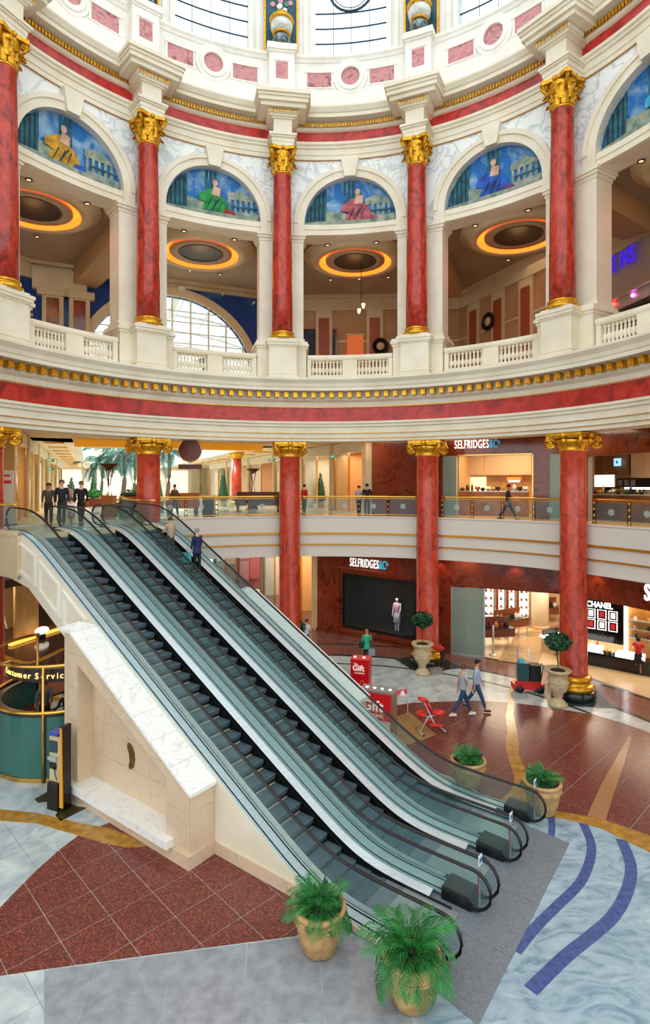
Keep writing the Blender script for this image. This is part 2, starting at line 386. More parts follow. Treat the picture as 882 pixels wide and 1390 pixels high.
def mural(k, tc, main, second, fig):
    m = thing('lunette_mural', ['painted lunette of a yellow robed seated figure beside teal pillars, far left arch', 'painted lunette of a green robed figure with red cloth under blue sky', 'painted lunette of a rose robed seated woman before a small temple, centre arch', 'painted lunette of a bright blue robed figure beside a colonnade, right of centre', 'painted lunette of a pale blue robed figure above a balustrade, arch at right edge', 'painted lunette'][k], 'mural', cyl(tc, 13.0, ZS), 0)
    def P(name, mt, poly, d):     # poly in (s, z) metres about the centre of the lunette
        mb = MB(); q = [(max(-2.2, min(2.2, x)), z) for x, z in poly]
        q2 = []
        for x, z in q:
            h = hypot(x, z); 
            if h > 2.22: x, z = x*2.22/h, z*2.22/h
            q2.append((x, max(z, .02)))
        mb.prism(q2, 0, .012, lambda x, y, h: cyl(tc+x/R1, 13.02-d-h, ZS+y)); mb.build(name, mt, m, world=True)
    mb = MB(); ss = [-2.26+4.52*i/24 for i in range(25)]
    cpatch(mb, tc, [ZS]*25, [ZS+sqrt(max(2.27**2-x*x, .0004)) for x in ss], ss, 13.03, 13.2); mb.build('painted_sky', MURALB, m, world=True)
    x0 = -2.1
    P('painted_shade', MUR['night'], [(-2.2, .1), (-1.2, .1), (-1.2, 1.85), (-1.7, 1.5), (-2.05, .9)], .004)
    for i in range(5): P('painted_column', MUR['teal'], [(x0+i*.2, .25), (x0+i*.2+.12, .25), (x0+i*.2+.12, 1.0+i*.22), (x0+i*.2, .9+i*.22)], .02)
    for i in range(3): P('painted_column', MUR['teal'], [(-.35+i*.2, .5), (-.22+i*.2, .5), (-.22+i*.2, 2.2), (-.35+i*.2, 2.2)], .02)
    P('painted_ledge', MUR['stone'], [(-2.2, .02), (2.2, .02), (2.2, .2), (-2.2, .2)], .02)
    P('painted_ledge', MUR['stone'], [(-1.2, .2), (-.2, .2), (-.2, .62), (-1.2, .78)], .036)
    P('painted_temple', MUR['stone'], [(.7, 1.0), (2.0, 1.0), (1.9, 1.12), (1.35, 1.45), (.7, 1.3)], .02)
    for i in range(5): P('painted_column', MUR['stone'], [(.75+i*.26, .35), (.87+i*.26, .35), (.87+i*.26, 1.02), (.75+i*.26, 1.02)], .036)
    P('painted_ledge', MUR['stone'], [(.5, .2), (2.2, .2), (2.2, .42), (.5, .42)], .052)
    fx = fig
    P('painted_robe', MUR[main], [(fx-.6, .3), (fx-.2, .12), (fx+.5, .15), (fx+.75, .5), (fx+.5, .95), (fx+.2, 1.1), (fx, 1.35), (fx-.3, 1.3), (fx-.5, .95), (fx-.35, .75)], .07)
    P('painted_robe', MUR[second], [(fx+.35, .1), (fx+1.1, .12), (fx+.95, .4), (fx+.55, .48)], .085)
    P('painted_fold', MUR['night'], [(fx-.2, .2), (fx-.14, .2), (fx+.3, .9), (fx+.24, .92)], .085)
    P('painted_fold', MUR['skin'], [(fx-.12, 1.05), (fx+.28, 1.0), (fx+.32, 1.4), (fx-.02, 1.5)], .1)
    P('painted_robe', MUR[main], [(fx-.75, .7), (fx-.3, .62), (fx-.1, 1.0), (fx-.35, 1.2), (fx-.7, 1.0)], .1)
    for j in range(3): P('painted_fold', MUR['night'], [(fx-.4+j*.3, .3), (fx-.385+j*.3, .28), (fx-.12+j*.26, .8), (fx-.16+j*.26, .82)], .1)
    P('painted_balustrade', MUR['teal'], [(.9, .62), (2.1, .62), (2.1, .7), (.9, .7)], .06)
    P('painted_head', MUR['skin'], [(fx+.05+.13*cos(a*.785), 1.62+.16*sin(a*.785)) for a in range(8)], .115)
spec = [('gold', 'blue', -.25), ('green', 'crimson', .05), ('rose', 'rose', .3), ('blue', 'violet', -.1), ('cyan', 'blue', .3)]
spot = None
for b in range(0, 6):
    ta, tb = TU[b], TU[b+1]; tc = (ta+tb)/2; hw = (tb-ta)/2*R1
    ss = [-hw+2*hw*i/48 for i in range(49)]; ss = sorted(set(ss+[-2.27, 2.27]))
    mb = MB()
    left = [x for x in ss if x <= -2.27]; mid = [x for x in ss if -2.27 <= x <= 2.27]; right = [x for x in ss if x >= 2.27]
    cpatch(mb, tc, [ZI]*len(left), [ZT]*len(left), left, R1, R2)
    cpatch(mb, tc, [ZS+sqrt(max(2.27**2-x*x, 0)) for x in mid], [ZT]*len(mid), mid, R1, R2)
    cpatch(mb, tc, [ZI]*len(right), [ZT]*len(right), right, R1, R2)
    mb.build('spandrel_wall', WMARB, wallu)
    mb = MB(); aband(mb, tc, ZS, 2.26, 2.62, R1-.09, R1+.2); aband(mb, tc, ZS, 2.58, 2.78, R1-.16, R1+.1)
    for s_ in (-1, 1):
        a, c = sorted((s_*2.26, s_*2.78)); mb.cbox(tc+a/R1, tc+c/R1, ZI+.02, ZS, R1-.1, R1+.3, 2)
    mb.build('archivolt', CREAM, wallu)
    mb = MB(); mb.prism([(-.27, 2.2), (.27, 2.2), (.44, 3.12), (-.44, 3.12)], 0, .3, lambda x, y, h: cyl(tc+x/R1, R1-.3+h, ZS+y)); mb.build('keystone', CREAM, wallu)
    mb = MB(); mb.cbox(tc-2.3/R1, tc+2.3/R1, ZI, ZS, R1+.02, R2, 14); mb.cbox(tc-2.3/R1, tc+2.3/R1, ZI+.01, ZI+.12, R1-.06, R1+.03, 14); mb.cbox(tc-2.3/R1, tc+2.3/R1, ZI+.3, ZI+.36, R1-.03, R1+.03, 14)
    mb.build('lintel', CREAM, wallu)
    if b < 6 and b > 0: mural(b-1, tc, *spec[min(b-1, 4)])
hd = 1.08/R1
for k in range(0, 8):
    t = TU[k]; mb = MB()
    mb.cbox(t-hd, t+hd, 15.3, ZI-.34, R1, R2, 3); mb.cbox(t-hd*1.06, t+hd*1.06, 15.38, 15.6, R1-.07, R2+.05, 3); mb.build('pier', CREAM, wallu)
    mb = MB()
    for z, e in ((ZI-.34, .03), (ZI-.2, .1), (ZI-.08, .16)): mb.cbox(t-hd-e/R1, t+hd+e/R1, z, z+.14, R1-e, R2+e, 3)
    mb.build('impost', CREAM, wallu)
    mb = MB(); h2 = 1.22/R1
    mb.cbox(t-h2, t+h2, 13.4, 15.02, 12.3, R2, 3); mb.cbox(t-h2*1.06, t+h2*1.06, 13.4, 13.62, 12.22, R2, 3)
    for z, e in ((15.02, .05), (15.14, .12), (15.26, .06)): mb.cbox(t-h2-e/R1, t+h2+e/R1, z, z+.12, 12.3-e, R2+e, 3)
    mb.build('pier_pedestal', CREAM, wallu)
# ---- upper columns
def corinthian(root, z0, z1, r):
    H = z1-z0
    MB().lathe([(r*.98, z0), (r*1.08, z0+.03), (r*1.08, z0+.09), (r*.98, z0+.1), (r*1.0, z0+H*.5), (r*1.18, z0+H*.78), (r*1.3, z0+H*.86)], 16).build('bell', GOLD, root)
    def leaf(a, zb, h, rr, wd):
        mb = MB(); vs = []; fs = []; n = 6
        for i in range(n+1):
            f = i/n; z = zb+h*min(1, sin(f*pi*.62)*1.05); out = rr+.03+.26*f**2.2*r/.42; ww = wd*(1-.55*f)*(1.15 if i % 2 else .9)
            if f > .9: z -= h*.12
            for s_ in (-1, 0, 1):
                o_ = out+(0 if s_ else .045)
                vs.append((o_*cos(a)-s_*ww*sin(a), o_*sin(a)+s_*ww*cos(a), z))
                vs.append(((o_-.035)*cos(a)-s_*ww*sin(a), (o_-.035)*sin(a)+s_*ww*cos(a), z))
        for i in range(n):
            for q in range(2):
                A = i*6+q*2; B = A+6; fs.append((A, A+2, B+2, B)); fs.append((A+1, B+1, B+3, A+3))
            A = i*6; fs += [(A, A+6, A+7, A+1), (A+4, A+5, A+11, A+10)]
        fs += [(n*6, n*6+2, n*6+3, n*6+1), (n*6+2, n*6+4, n*6+5, n*6+3)]
        return mb.add(vs, fs)
    for i in range(8): leaf(i*pi/4, z0+.1, H*.34, r*.95, .15).build('acanthus_leaf', GOLD, root)
    for i in range(8): leaf((i+.5)*pi/4, z0+.3, H*.4, r*1.0, .15).build('acanthus_leaf', GOLD, root)
    for i in range(4):
        a = pi/4+i*pi/2; d = Vector((cos(a), sin(a), 0)); c = d*(r*1.55)+Vector((0, 0, z0+H*.8))
        pts = []
        for j in range(15):
            q = j/14*3.2*pi; rr = .155*(1-j/19); pts.append(c+d*rr*cos(q)+Vector((0, 0, rr*sin(q))))
        pts.append(c); pts.insert(0, d*(r*1.05)+Vector((0, 0, z0+H*.5)))
        MB().tube(pts, .05, 6).build('volute', GOLD, root)
    ab = []
    for i in range(4):
        a = i*pi/2
        for s_, rr in ((-.75, 1.55), (-.35, 1.3), (.0, 1.22), (.35, 1.3), (.75, 1.55)):
            ab.append((rr*r*cos(a)-s_*r*1.55*sin(a), rr*r*sin(a)+s_*r*1.55*cos(a)))
    MB().prism(ab, z0+H*.88, z1).build('abacus', GOLD, root)
    mb = MB()
    for i in range(4): a = i*pi/2; mb.ball((1.3*r*cos(a), 1.3*r*sin(a), z0+H*.93), .09, 8, 5)
    mb.build('rosette', GOLD, root)
lu = ['red marble column with gold leaf capital at the left edge, upper storey', 'red marble column on the upper storey, second from the left', 'red marble column on the upper storey, third from left, left of the centre mural', 'red marble column on the upper storey, right of the centre mural', 'red marble column on the upper storey nearest the large right arch']
root = None
for k in range(0, 7):
    t = TU[k]; loc = cyl(t, RU, 0)
    lb = lu[k-1] if 1 <= k <= 5 else 'red marble upper column beyond the edge of the view'
    if root is None:
        root = thing('upper_column', lb, 'column', loc, -t)
        mb = MB(); mb.box((0, .1, 14.2), (1.3, 1.15, 1.6)); mb.box((0, .1, 13.5), (1.42, 1.25, .2)); mb.box((0, .1, 13.72), (1.36, 1.2, .06))
        mb.build('pedestal', CREAM, root)
        mb = MB(); mb.box((0, .1, 15.03), (1.4, 1.25, .07)); mb.box((0, .1, 15.12), (1.52, 1.37, .12)); mb.box((0, .1, 15.24), (1.6, 1.45, .12)); mb.box((0, .08, 15.34), (1.3, 1.2, .09)); mb.build('pedestal_cap', CREAM, root)
        MB().lathe([(.6, 15.38), (.64, 15.43), (.64, 15.5), (.58, 15.54), (.53, 15.57), (.53, 15.62), (.565, 15.65), (.565, 15.7), (.51, 15.74)], 28).build('base_ring', GOLD, root)
        MB().lathe([(.5, 15.7), (.495, 17.5), (.475, 19.5), (.44, 21.6), (.42, 23.1), (.45, 23.13), (.45, 23.2)], 28).build('shaft', RED, root)
        corinthian(root, 23.2, 24.42, .43)
        root0 = root
    else: dup(root0, loc, -t, lb)
# ---- upper entablature
UE = [(12.75, 24.4), (12.7, 24.4), (12.7, 24.62), (12.66, 24.64), (12.66, 24.9), (12.58, 24.94), (12.58, 25.02), (12.5, 25.08), (12.5, 25.2), (13.8, 25.2), (13.8, 24.4)]
ent2 = struct(MB().ring(UE, A0, A1, NS).build('trim_2', CREAM))
MB().cbox(A0, A1, 24.385, 24.42, 12.68, 12.76, NS).build('shadow_line', mat('ochre line', '#B58A50'), ent2)
MB().cbox(A0, A1, 25.2, 25.8, 12.78, 13.8, NS).build('frieze', FRIEZE, ent2)
MB().ring([(12.75, 25.8), (12.66, 25.84), (12.6, 25.9), (12.6, 26.18), (12.45, 26.2), (12.2, 26.22), (12.2, 26.4), (12.14, 26.42), (12.02, 26.6), (12.02, 26.68), (13.8, 26.72), (13.8, 25.8)], A0, A1, NS).build('cornice', CREAM, ent2)
mb = MB(); n = int((A1-A0)/radians(.62))
for i in range(n):
    t = A0+radians(.62)*i
    if abs(t) < radians(72): mb.cbox(t, t+radians(.38), 25.94, 26.14, 12.48, 12.62, 1)
mb.build('dentil', GOLD, ent2, kind='stuff')
blk = None
for k in range(0, 7):
    t = TU[k]
    def rb(mb, wd, z0, z1, r0, r1=12.8): mb.cbox(t-wd/2/r0, t+wd/2/r0, z0, z1, r0, r1, 1)
    mb = MB(); rb(mb, 1.02, 24.42, 24.62, 11.62); rb(mb, 1.08, 24.62, 24.8, 11.6); rb(mb, 1.2, 24.8, 24.88, 11.54); rb(mb, 1.3, 24.88, 24.98, 11.48)
    rb(mb, .86, 24.98, 25.72, 11.68); rb(mb, 1.05, 25.7, 25.76, 11.6); rb(mb, 1.3, 25.76, 25.84, 11.5)
    mb.build('column_block', CREAM, ent2)
    mb = MB(); rb(mb, 1.42, 25.84, 26.0, 11.42, 12.4); rb(mb, 2.1, 26.02, 26.2, 11.25, 12.5); rb(mb, 2.3, 26.2, 26.38, 11.12, 12.5); rb(mb, 2.38, 26.38, 26.5, 11.06, 12.6); rb(mb, 2.46, 26.5, 26.66, 10.98, 12.6)
    mb.build('cornice_block', CREAM, ent2)
    mb = MB()
    for i in range(9):
        a = t+(i-4)*.155/11.4; mb.cbox(a-.045/11.4, a+.045/11.4, 25.86, 26.0, 11.36, 11.5, 1)
    mb.build('dentil', GOLD, ent2, kind='stuff')
# ---- drum parapet
par = struct(MB().ring([(12.82, 26.6), (12.82, 27.9), (12.9, 28.0), (12.9, 29.3), (12.84, 29.32), (12.8, 29.42), (12.72, 29.5), (12.72, 29.62), (13.9, 29.62), (13.9, 26.6)], A0, A1, NS).build('trim_3', WHITEP))
for k in range(0, 6):
    ta, tb = TU[k], TU[k+1]; tc = (ta+tb)/2
    for s_ in (-1, 1):
        a, c = sorted((s_*.95/12.9, s_*2.15/12.9))
        MB().cbox(tc+a, tc+c, 28.12, 28.82, 12.88, 12.95, 5).build('rose_panel', PINK, par)
        mb = MB()
        mb.cbox(tc+a-.01, tc+c+.01, 28.82, 28.92, 12.83, 12.95, 5); mb.cbox(tc+a-.01, tc+c+.01, 28.06, 28.12, 12.86, 12.95, 5)
        mb.cbox(tc+a-.009, tc+a, 28.1, 28.85, 12.86, 12.95, 1); mb.cbox(tc+c, tc+c+.009, 28.1, 28.85, 12.86, 12.95, 1); mb.build('panel_frame', WHITEP, par)
    mb = MB(); aband(mb, tc, 28.55, .46, .66, 12.74, 12.95, 0, 2*pi, 28); aband(mb, tc, 28.55, .64, .84, 12.8, 12.95, 0, 2*pi, 28); mb.build('round_frame', WHITEP, par)
    mb = MB(); mb.prism([(.48*cos(i*pi/12), .48*sin(i*pi/12)) for i in range(24)], 0, .1, lambda x, y, h: cyl(tc+x/R1, 12.86+h, 28.55+y)); mb.build('rose_disc', PINK, par)
for k in range(0, 7):
    t = TU[k]
    def rb(mb, wd, z0, z1, r0, r1=13.0): mb.cbox(t-wd/2/r0, t+wd/2/r0, z0, z1, r0, r1, 2)
    mb = MB(); rb(mb, 1.42, 26.6, 27.7, 12.3); rb(mb, 1.22, 27.7, 29.4, 12.4); rb(mb, 1.3, 29.4, 29.5, 12.34); rb(mb, 1.42, 29.5, 29.78, 12.26)
    rb(mb, .78, 29.0, 29.08, 12.36); mb.build('drum_pedestal', WHITEP, par)
    mb = MB(); rb(mb, .58, 28.15, 28.95, 12.38, 12.5); mb.build('rose_panel', PINK, par)
# drum wall and windows
tw = 1.78/13.2
NAVY = mat('navy window bar', '#12324A', rough=.4)
wd = struct(MB().cbox(A0, TU[0]-.01, 29.6, 36.5, 13.2, 13.8, 3).build('wall_drum', WHITEP))
TEALP = mat('dark teal panel', '#0E3E48', '#1A5560', scale=4, rough=.5)
for k in range(0, 6):
    ta, tb = TU[k], TU[k+1]; tc = (ta+tb)/2
    mb = MB(); mb.cbox(ta if k else ta-.01, tc-tw, 29.6, 36.5, 13.2, 13.8, 3); mb.cbox(tc+tw, tb, 29.6, 36.5, 13.2, 13.8, 3); mb.cbox(tc-tw, tc+tw, 29.6, 29.95, 13.2, 13.8, 4); mb.build('drum_pier', WHITEP, wd)
    mb = MB()
    for s_ in (-1, 1):
        a, c = sorted((s_*tw, s_*(tw+.018))); mb.cbox(tc+a, tc+c, 29.7, 36.5, 13.08, 13.3, 1)
        a, c = sorted((s_*(tw+.028), s_*(tw+.045))); mb.cbox(tc+a, tc+c, 29.7, 36.5, 13.12, 13.3, 1)
    mb.build('pilaster_strip', WHITEP, wd)
    wn = struct(MB().cbox(tc-tw, tc+tw, 29.95, 30.03, 13.4, 13.5, 6).build('window_%d' % (k+1), NAVY))
    MB().cbox(tc-tw, tc+tw, 30.0, 36.5, 13.47, 13.49, 6).build('pane', PANE, wn)
    for i in range(8):
        z = 30.65+i*.76
        MB().tube([cyl(tc-tw+2*tw*j/6, 13.4, z) for j in range(7)], .035, 6).build('glazing_bar', NAVY, wn)
    for i in (-1, 0, 1):
        MB().tube([cyl(tc+i*tw/2, 13.42, 30), cyl(tc+i*tw/2, 13.42, 36.5)], .014, 5).build('glazing_bar', NAVY, wn)
    MB().tube([cyl(tc+1.12*cos(a*pi/14)/13.4, 13.38, 33.35+1.12*sin(a*pi/14)) for a in range(28)], .06, 6, close=True).build('ring_bar', NAVY, wn)
    MB().tube([cyl(tc+.95*cos(a*pi/14)/13.4, 13.38, 33.35+.95*sin(a*pi/14)) for a in range(28)], .02, 6, close=True).build('ring_bar', NAVY, wn)
hdr = MB().cbox(A0, A1, 36.4, 37.2, 12.9, 13.9, NS).build('drum_ring', WHITEP, wd)
lamp0 = None
for k in range(1, 6):
    t = TU[k]
    p = thing('flower_panel', ['dark teal panel painted with flowers behind the urn lamp, above the left edge column', 'dark teal flower panel with gold frame behind the urn lamp at upper left', 'dark teal flower panel with gold frame behind the urn lamp left of centre', 'dark teal flower panel with gold frame behind the urn lamp right of centre', 'dark teal flower panel behind the urn lamp, above the right column'][k-1], 'panel', cyl(t, 13.1, 29.8))
    MB().cbox(t-.76/13.1, t+.76/13.1, 29.8, 34.6, 13.1, 13.2, 3).build('painted_board', TEALP, p, world=True)
    mb = MB()
    for s_ in (-1, 1): a, c = sorted((s_*.76/13.1, s_*.85/13.1)); mb.cbox(t+a, t+c, 29.7, 34.7, 13.04, 13.2, 1)
    mb.cbox(t-.85/13.1, t+.85/13.1, 29.68, 29.8, 13.0, 13.2, 2); mb.cbox(t-.85/13.1, t+.85/13.1, 34.6, 34.7, 13.0, 13.2, 2); mb.build('gold_frame', GOLD, p, world=True)
    rnd = random.Random(k)
    for i in range(14):
        x, z = rnd.gauss(0, .25), 32.35+rnd.gauss(0, .4); mb = MB()
        mb.prism([((.11+.03*(j % 2))*cos(j*pi/5), (.11+.03*(j % 2))*sin(j*pi/5)) for j in range(10)], 0, .01+.002*i, lambda a, b_, h: cyl(t+(x+a)/13.1, 13.095-h, z+b_))
        mb.build('painted_flower', mat('flower %s' % ('pink', 'white', 'green')[i % 3], ('#D890A0', '#E4E8E0', '#4E8A6A')[i % 3], rough=.7), p, world=True)
    lb = 'white glass urn lamp with gold rims on a drum pedestal, '+['above the left edge column', 'upper left', 'left of the centre window', 'right of the centre window', 'above the right column'][k-1]
    loc = cyl(t, 12.68, 29.78)
    if lamp0 is None:
        lamp0 = thing('urn_lamp', lb, 'lamp', loc)
        MB().lathe([(.34, 0), (.36, .05), (.3, .1)], 16).build('foot', GOLD, lamp0)
        MB().lathe([(.26, .1), (.38, .16), (.44, .35), (.42, .5), (.34, .6)], 18).build('lower_bowl', mat('mirrored glass', '#8FA0A0', '#4C5A5C', scale=6, rough=.15, metal=.6, obj=True), lamp0)
        MB().lathe([(.4, .58), (.46, .62), (.46, .67), (.38, .7)], 18).build('band', GOLD, lamp0)
        MB().lathe([(.34, .7), (.5, .85), (.55, 1.1), (.5, 1.25)], 18).build('shade', mat('white lamp glass', '#E8E8E0', '#BFC2BC', scale=5, rough=.25, obj=True), lamp0)
        MB().lathe([(.52, 1.22), (.6, 1.27), (.6, 1.36), (.48, 1.42), (.34, 1.5), (.3, 1.6), (.34, 1.66), (.2, 1.72)], 18).build('rim', GOLD, lamp0)
    else: dup(lamp0, loc, 0, lb)
# ---- upper gallery: ceiling, back wall
ceil = struct(MB().ring([(13.5, 21.0), (23.4, 21.0), (23.4, 21.4), (13.5, 21.4)], A0, A1, NS).build('ceiling', WARMC))
COVED = mat('cove plaster', '#A8967E', rough=.7)
for b in range(1, 6):
    tc = (TU[b]+TU[b+1])/2; c = cyl(tc, 16.0, 0)
    f = thing('ceiling_cove', 'round recessed ceiling cove with amber light, '+['behind the far left arch', 'behind the green robe mural arch', 'behind the centre arch', 'behind the blue robe mural arch', 'behind the right edge arch'][b-1], 'ceiling light', (c.x, c.y, 20.98))
    MB().lathe([(2.06, 0), (2.06, -.36), (1.97, -.37), (1.97, -.41), (2.4, -.38), (2.5, -.2), (2.8, -.12), (2.85, 0)], 40).build('outer_moulding', CREAM2, f)
    MB().lathe([(2.0, -.02), (2.0, -.35), (2.05, -.35), (2.05, -.02)], 40).build('light_strip', COVE, f)
    MB().lathe([(0, -.26), (1.1, -.26), (1.15, -.32), (1.62, -.32), (1.62, -.2), (0, -.2)], 40).build('centre_disc', COVED, f)
    MB().lathe([(1.02, -.26), (1.06, -.34), (1.16, -.34), (1.14, -.3)], 32).build('disc_ring', mat('bronze ring', '#3A2E24', rough=.5), f)
    lamp('POINT', (c.x, c.y, 20.1), 22, (1, .55, .2), .5)
    for i in range(3):
        for j, rr in enumerate((13.75, 19.5)):
            t = tc+(i-1)*.09; q = cyl(t, rr, 20.98 if j else 20.70)
            if spot is None:
                spot = thing('downlight', '', 'ceiling light', q)
                MB().lathe([(.14, 0), (.14, -.03), (.09, -.03), (.09, 0)], 14).build('trim_ring', DARK, spot)
                MB().lathe([(0, -.005), (.09, -.005), (.09, -.02), (0, -.02)], 12).build('lens', mat('dim lens', '#FFD8A0', emit=1.2), spot)
                o = spot
            else: o = dup(spot, q)
            o['label'] = 'small round downlight in the gallery %s, %s' % (('lintel soffit', 'ceiling')[j], 'over bay %s from the left' % ('one', 'two', 'three', 'four', 'five')[b-1]); o['label'] = ('%s of three small round downlights in the %s behind the %s arch' % (('left', 'middle', 'right')[i], ('lintel soffit', 'deep ceiling')[j], ('far left', 'green mural', 'centre', 'blue mural', 'right edge')[b-1])); o['group'] = 'gallery downlights'
    lamp('AREA', tuple(cyl(tc, 18.5, 20.6)), 34, (1, .72, .45), 3.5)
bw = struct(MB().cbox(A0, A1, 13.3, 21.3, 23.0, 23.4, NS).build('wall_back', WARMW)) if False else None
# ================================================ UPPER GALLERY WALLS
BLUEW = mat('painted blue sky wall', '#123C86', '#5E8CC0', scale=.35, detail=5, lo=.5, hi=.78, rough=.7)
GREYW = mat('grey shop wall', '#A89C8C', rough=.6)
upw = [(-26, 14), (-21.5, 25.5), (-16.4, 31.95), (-2.3, 38.0), (8.9, 37.6), (11.9, 30.4), (14.5, 29.4), (15.6, 22.5), (17.2, 13)]
wroot = None
for i in range(len(upw)-1):
    W = Wall(upw[i], upw[i+1]); blue = i in (1, 2)
    mb = MB()
    if i == 2:      # wall with the great semicircular window
        xc, zc, R = W.L/2, 14.9, 5.15
        xs = [xc-R+2*R*j/32 for j in range(33)]
        for j in range(32):
            za = zc+sqrt(max(R*R-(xs[j]-xc)**2, 0)); zb = zc+sqrt(max(R*R-(xs[j+1]-xc)**2, 0))
            mb.hexa([W.pt(xs[j], za, 0), W.pt(xs[j+1], zb, 0), W.pt(xs[j+1], zb, -.4), W.pt(xs[j], za, -.4), W.pt(xs[j], 21, 0), W.pt(xs[j+1], 21, 0), W.pt(xs[j+1], 21, -.4), W.pt(xs[j], 21, -.4)])
        W.box(mb, 0, xc-R, 13.42, 21, -.4, 0); W.box(mb, xc+R, W.L, 13.42, 21, -.4, 0); W.box(mb, xc-R, xc+R, 13.42, 14.3, -.4, 0)
        o = mb.build('wall_gallery' if wroot is None else 'gallery_wall', BLUEW, wroot)
        fr = MB()
        n = 40
        for j in range(n):
            a, b = pi*j/n, pi*(j+1)/n
            fr.hexa([W.pt(xc+q*cos(t), zc+q*sin(t), d) for (t, q, d) in ((a, R, .15), (b, R, .15), (b, R, -.1), (a, R, -.1), (a, R+.5, .15), (b, R+.5, .15), (b, R+.5, -.1), (a, R+.5, -.1))])
        fr.build('window_archivolt', CREAM2, o)
        for uu in (72, 108):
            x = W.su(uu); g3 = MB(); W.box(g3, x-.55, x+.55, 13.42, 19.3, .02, .3); W.box(g3, x-.8, x+.8, 19.1, 19.5, .02, .45); g3.build('gallery_pilaster', CREAM2, wroot or o)
            g3 = MB(); W.box(g3, x-.32, x+.32, 14.9, 19.0, .3, .33); g3.build('pilaster_panel', BROWNM, wroot or o)
        g3 = MB(); W.box(g3, 0, W.su(118), 19.4, 20.6, .02, .4); g3.build('wall_band', CREAM2, wroot or o)
        gb = MB()
        for j in range(-4, 5):
            x = xc+j*1.12; h = sqrt(max(R*R-(x-xc)**2, 0)); W.box(gb, x-.05, x+.05, 14.3, zc+h, -.26, -.16)
        wn = struct(gb.build('window_7', WHITEP))
        for j in range(8):
            z = 14.6+j*.66; h = sqrt(max(R*R-(z-zc)**2, 0)) if z > zc else R
            g2 = MB(); W.box(g2, xc-h, xc+h, z-.03, z+.03, -.25, -.17); g2.build('glazing_bar', WHITEP, wn)
        g2 = MB(); pts = [W.pt(xc+R*cos(pi*j/30), zc+R*sin(pi*j/30), -.3) for j in range(31)]+[W.pt(xc-R, 14.3, -.3), W.pt(xc+R, 14.3, -.3)]
        pts2 = [p+W.n*.02 for p in pts]; nn = len(pts)
        g2.add(pts+pts2, [tuple(range(nn)), tuple(reversed(range(nn, 2*nn)))]+[(k, (k+1) % nn, (k+1) % nn+nn, k+nn) for k in range(nn)]); g2.build('pane', PANE, wn)
    else:
        W.box(mb, 0, W.L, 13.42, 21, -.4, 0); o = mb.build('wall_gallery' if wroot is None else 'gallery_wall', BLUEW if blue else (GREYW if i == 6 else WARMW), wroot)
    if wroot is None: wroot = struct(o)
    mb = MB()
    top = 20.0 if i not in (2,) else 20.55
    W.box(mb, 0, W.L, top, 21, 0, .12); W.box(mb, 0, W.L, top, top+.14, .12, .2); W.box(mb, 0, W.L, 20.8, 21, .12, .35)
    mb.build('wall_cornice', CREAM2, wroot)
    if i not in (2, 6):
        mb = MB(); W.box(mb, 0, W.L, 13.42, 14.6, 0, .06); W.box(mb, 0, W.L, 17.9, 18.05, 0, .06)
        mb.build('wall_band', CREAM2, wroot)
        for x in [W.L*q for q in ((.2, .5, .8) if W.L > 6 else (.5,))]:
            mb = MB(); W.box(mb, x-.55, x+.55, 13.42, 20, .02, .14); mb.build('gallery_pilaster', CREAM2, wroot)
            mb = MB(); W.box(mb, x-.35, x+.35, 14.9, 19.5, .14, .17); mb.build('pilaster_panel', BROWNM if i < 3 else mat('orange brown panel', '#9A4A28', rough=.4), wroot)
W3 = Wall(upw[3], upw[4]); W4 = Wall(upw[4], upw[5]); W6 = Wall(upw[6], upw[7])
def medallion(W, u, v, r, lab):
    s_ = W.su(u); z = W.zv(s_, v); p = W.pt(s_, z, .18)
    m = thing('wall_medallion', lab, 'wall ornament', p, W.rz)
    Mx = Matrix.Rotation(pi/2, 4, 'X')
    a = MB(); a.lathe([(r, 0), (r, .1), (r*.8, .12), (r*.8, .05), (0, .05)], 24); a.v = [tuple(Mx @ Vector(q)) for q in a.v]; a.build('rim', mat('dark bronze', '#2A2018', rough=.4, metal=.4), m)
    a = MB(); a.lathe([(0, .05), (r*.5, .05), (r*.45, .1), (r*.2, .16), (0, .18)][::-1], 16); a.v = [tuple(Mx @ Vector(q)) for q in a.v]; a.build('boss', CREAM2, m)
medallion(W3, 516, 471, .55, 'round dark medallion low on the gallery wall behind the centre arch')
medallion(W4, 666, 437, .55, 'round dark medallion on the gallery wall behind the blue robe mural arch')
s_ = W3.su(433); dp = thing('dark_painting', 'large dark painting of foliage on the gallery wall behind the centre arch', 'painting', W3.pt(s_, 17.0, .05), W3.rz)
MB().box((0, -.03, .2), (2.2, .06, 3.0)).build('canvas', mat('dark foliage painting', '#0C0E14', '#2A4A6E', scale=1.2, detail=6, lo=.45, hi=.7), dp)
MB().box((0, -.02, 1.75), (2.4, .1, .1)).box((0, -.02, -1.35), (2.4, .1, .1)).box((-1.15, -.02, .2), (.1, .1, 3.1)).box((1.15, -.02, .2), (.1, .1, 3.1)).build('picture_frame', BROWNM, dp)
s_ = W3.su(482); dq = thing('lit_display_board', 'glowing orange display panel on the gallery wall behind the centre arch', 'panel', W3.pt(s_, 17.4, .1), W3.rz)
MB().box((0, -.04, 0), (1.1, .08, 1.9)).build('lit_face', mat('orange lit panel', '#D0662A', emit=.5), dq); MB().box((0, -.02, 1.0), (1.3, .12, .1)).box((0, -.02, -1.0), (1.3, .12, .1)).build('panel_frame', CREAM2, dq)
for k in range(0, 7):   # radial ceiling beams
    t = TU[k]; d = Vector((sin(t), cos(t), 0)); L = 9.0 if k in (1, 2, 3) else (4.5 if k >= 5 else 7.5)
    p = cyl(t, 13.7+L/2, 20.45); MB().box(p, (1.3, L, 1.1), -t).build('ceiling_beam', mat('beam plaster', '#B58E62', rough=.6), ceil)
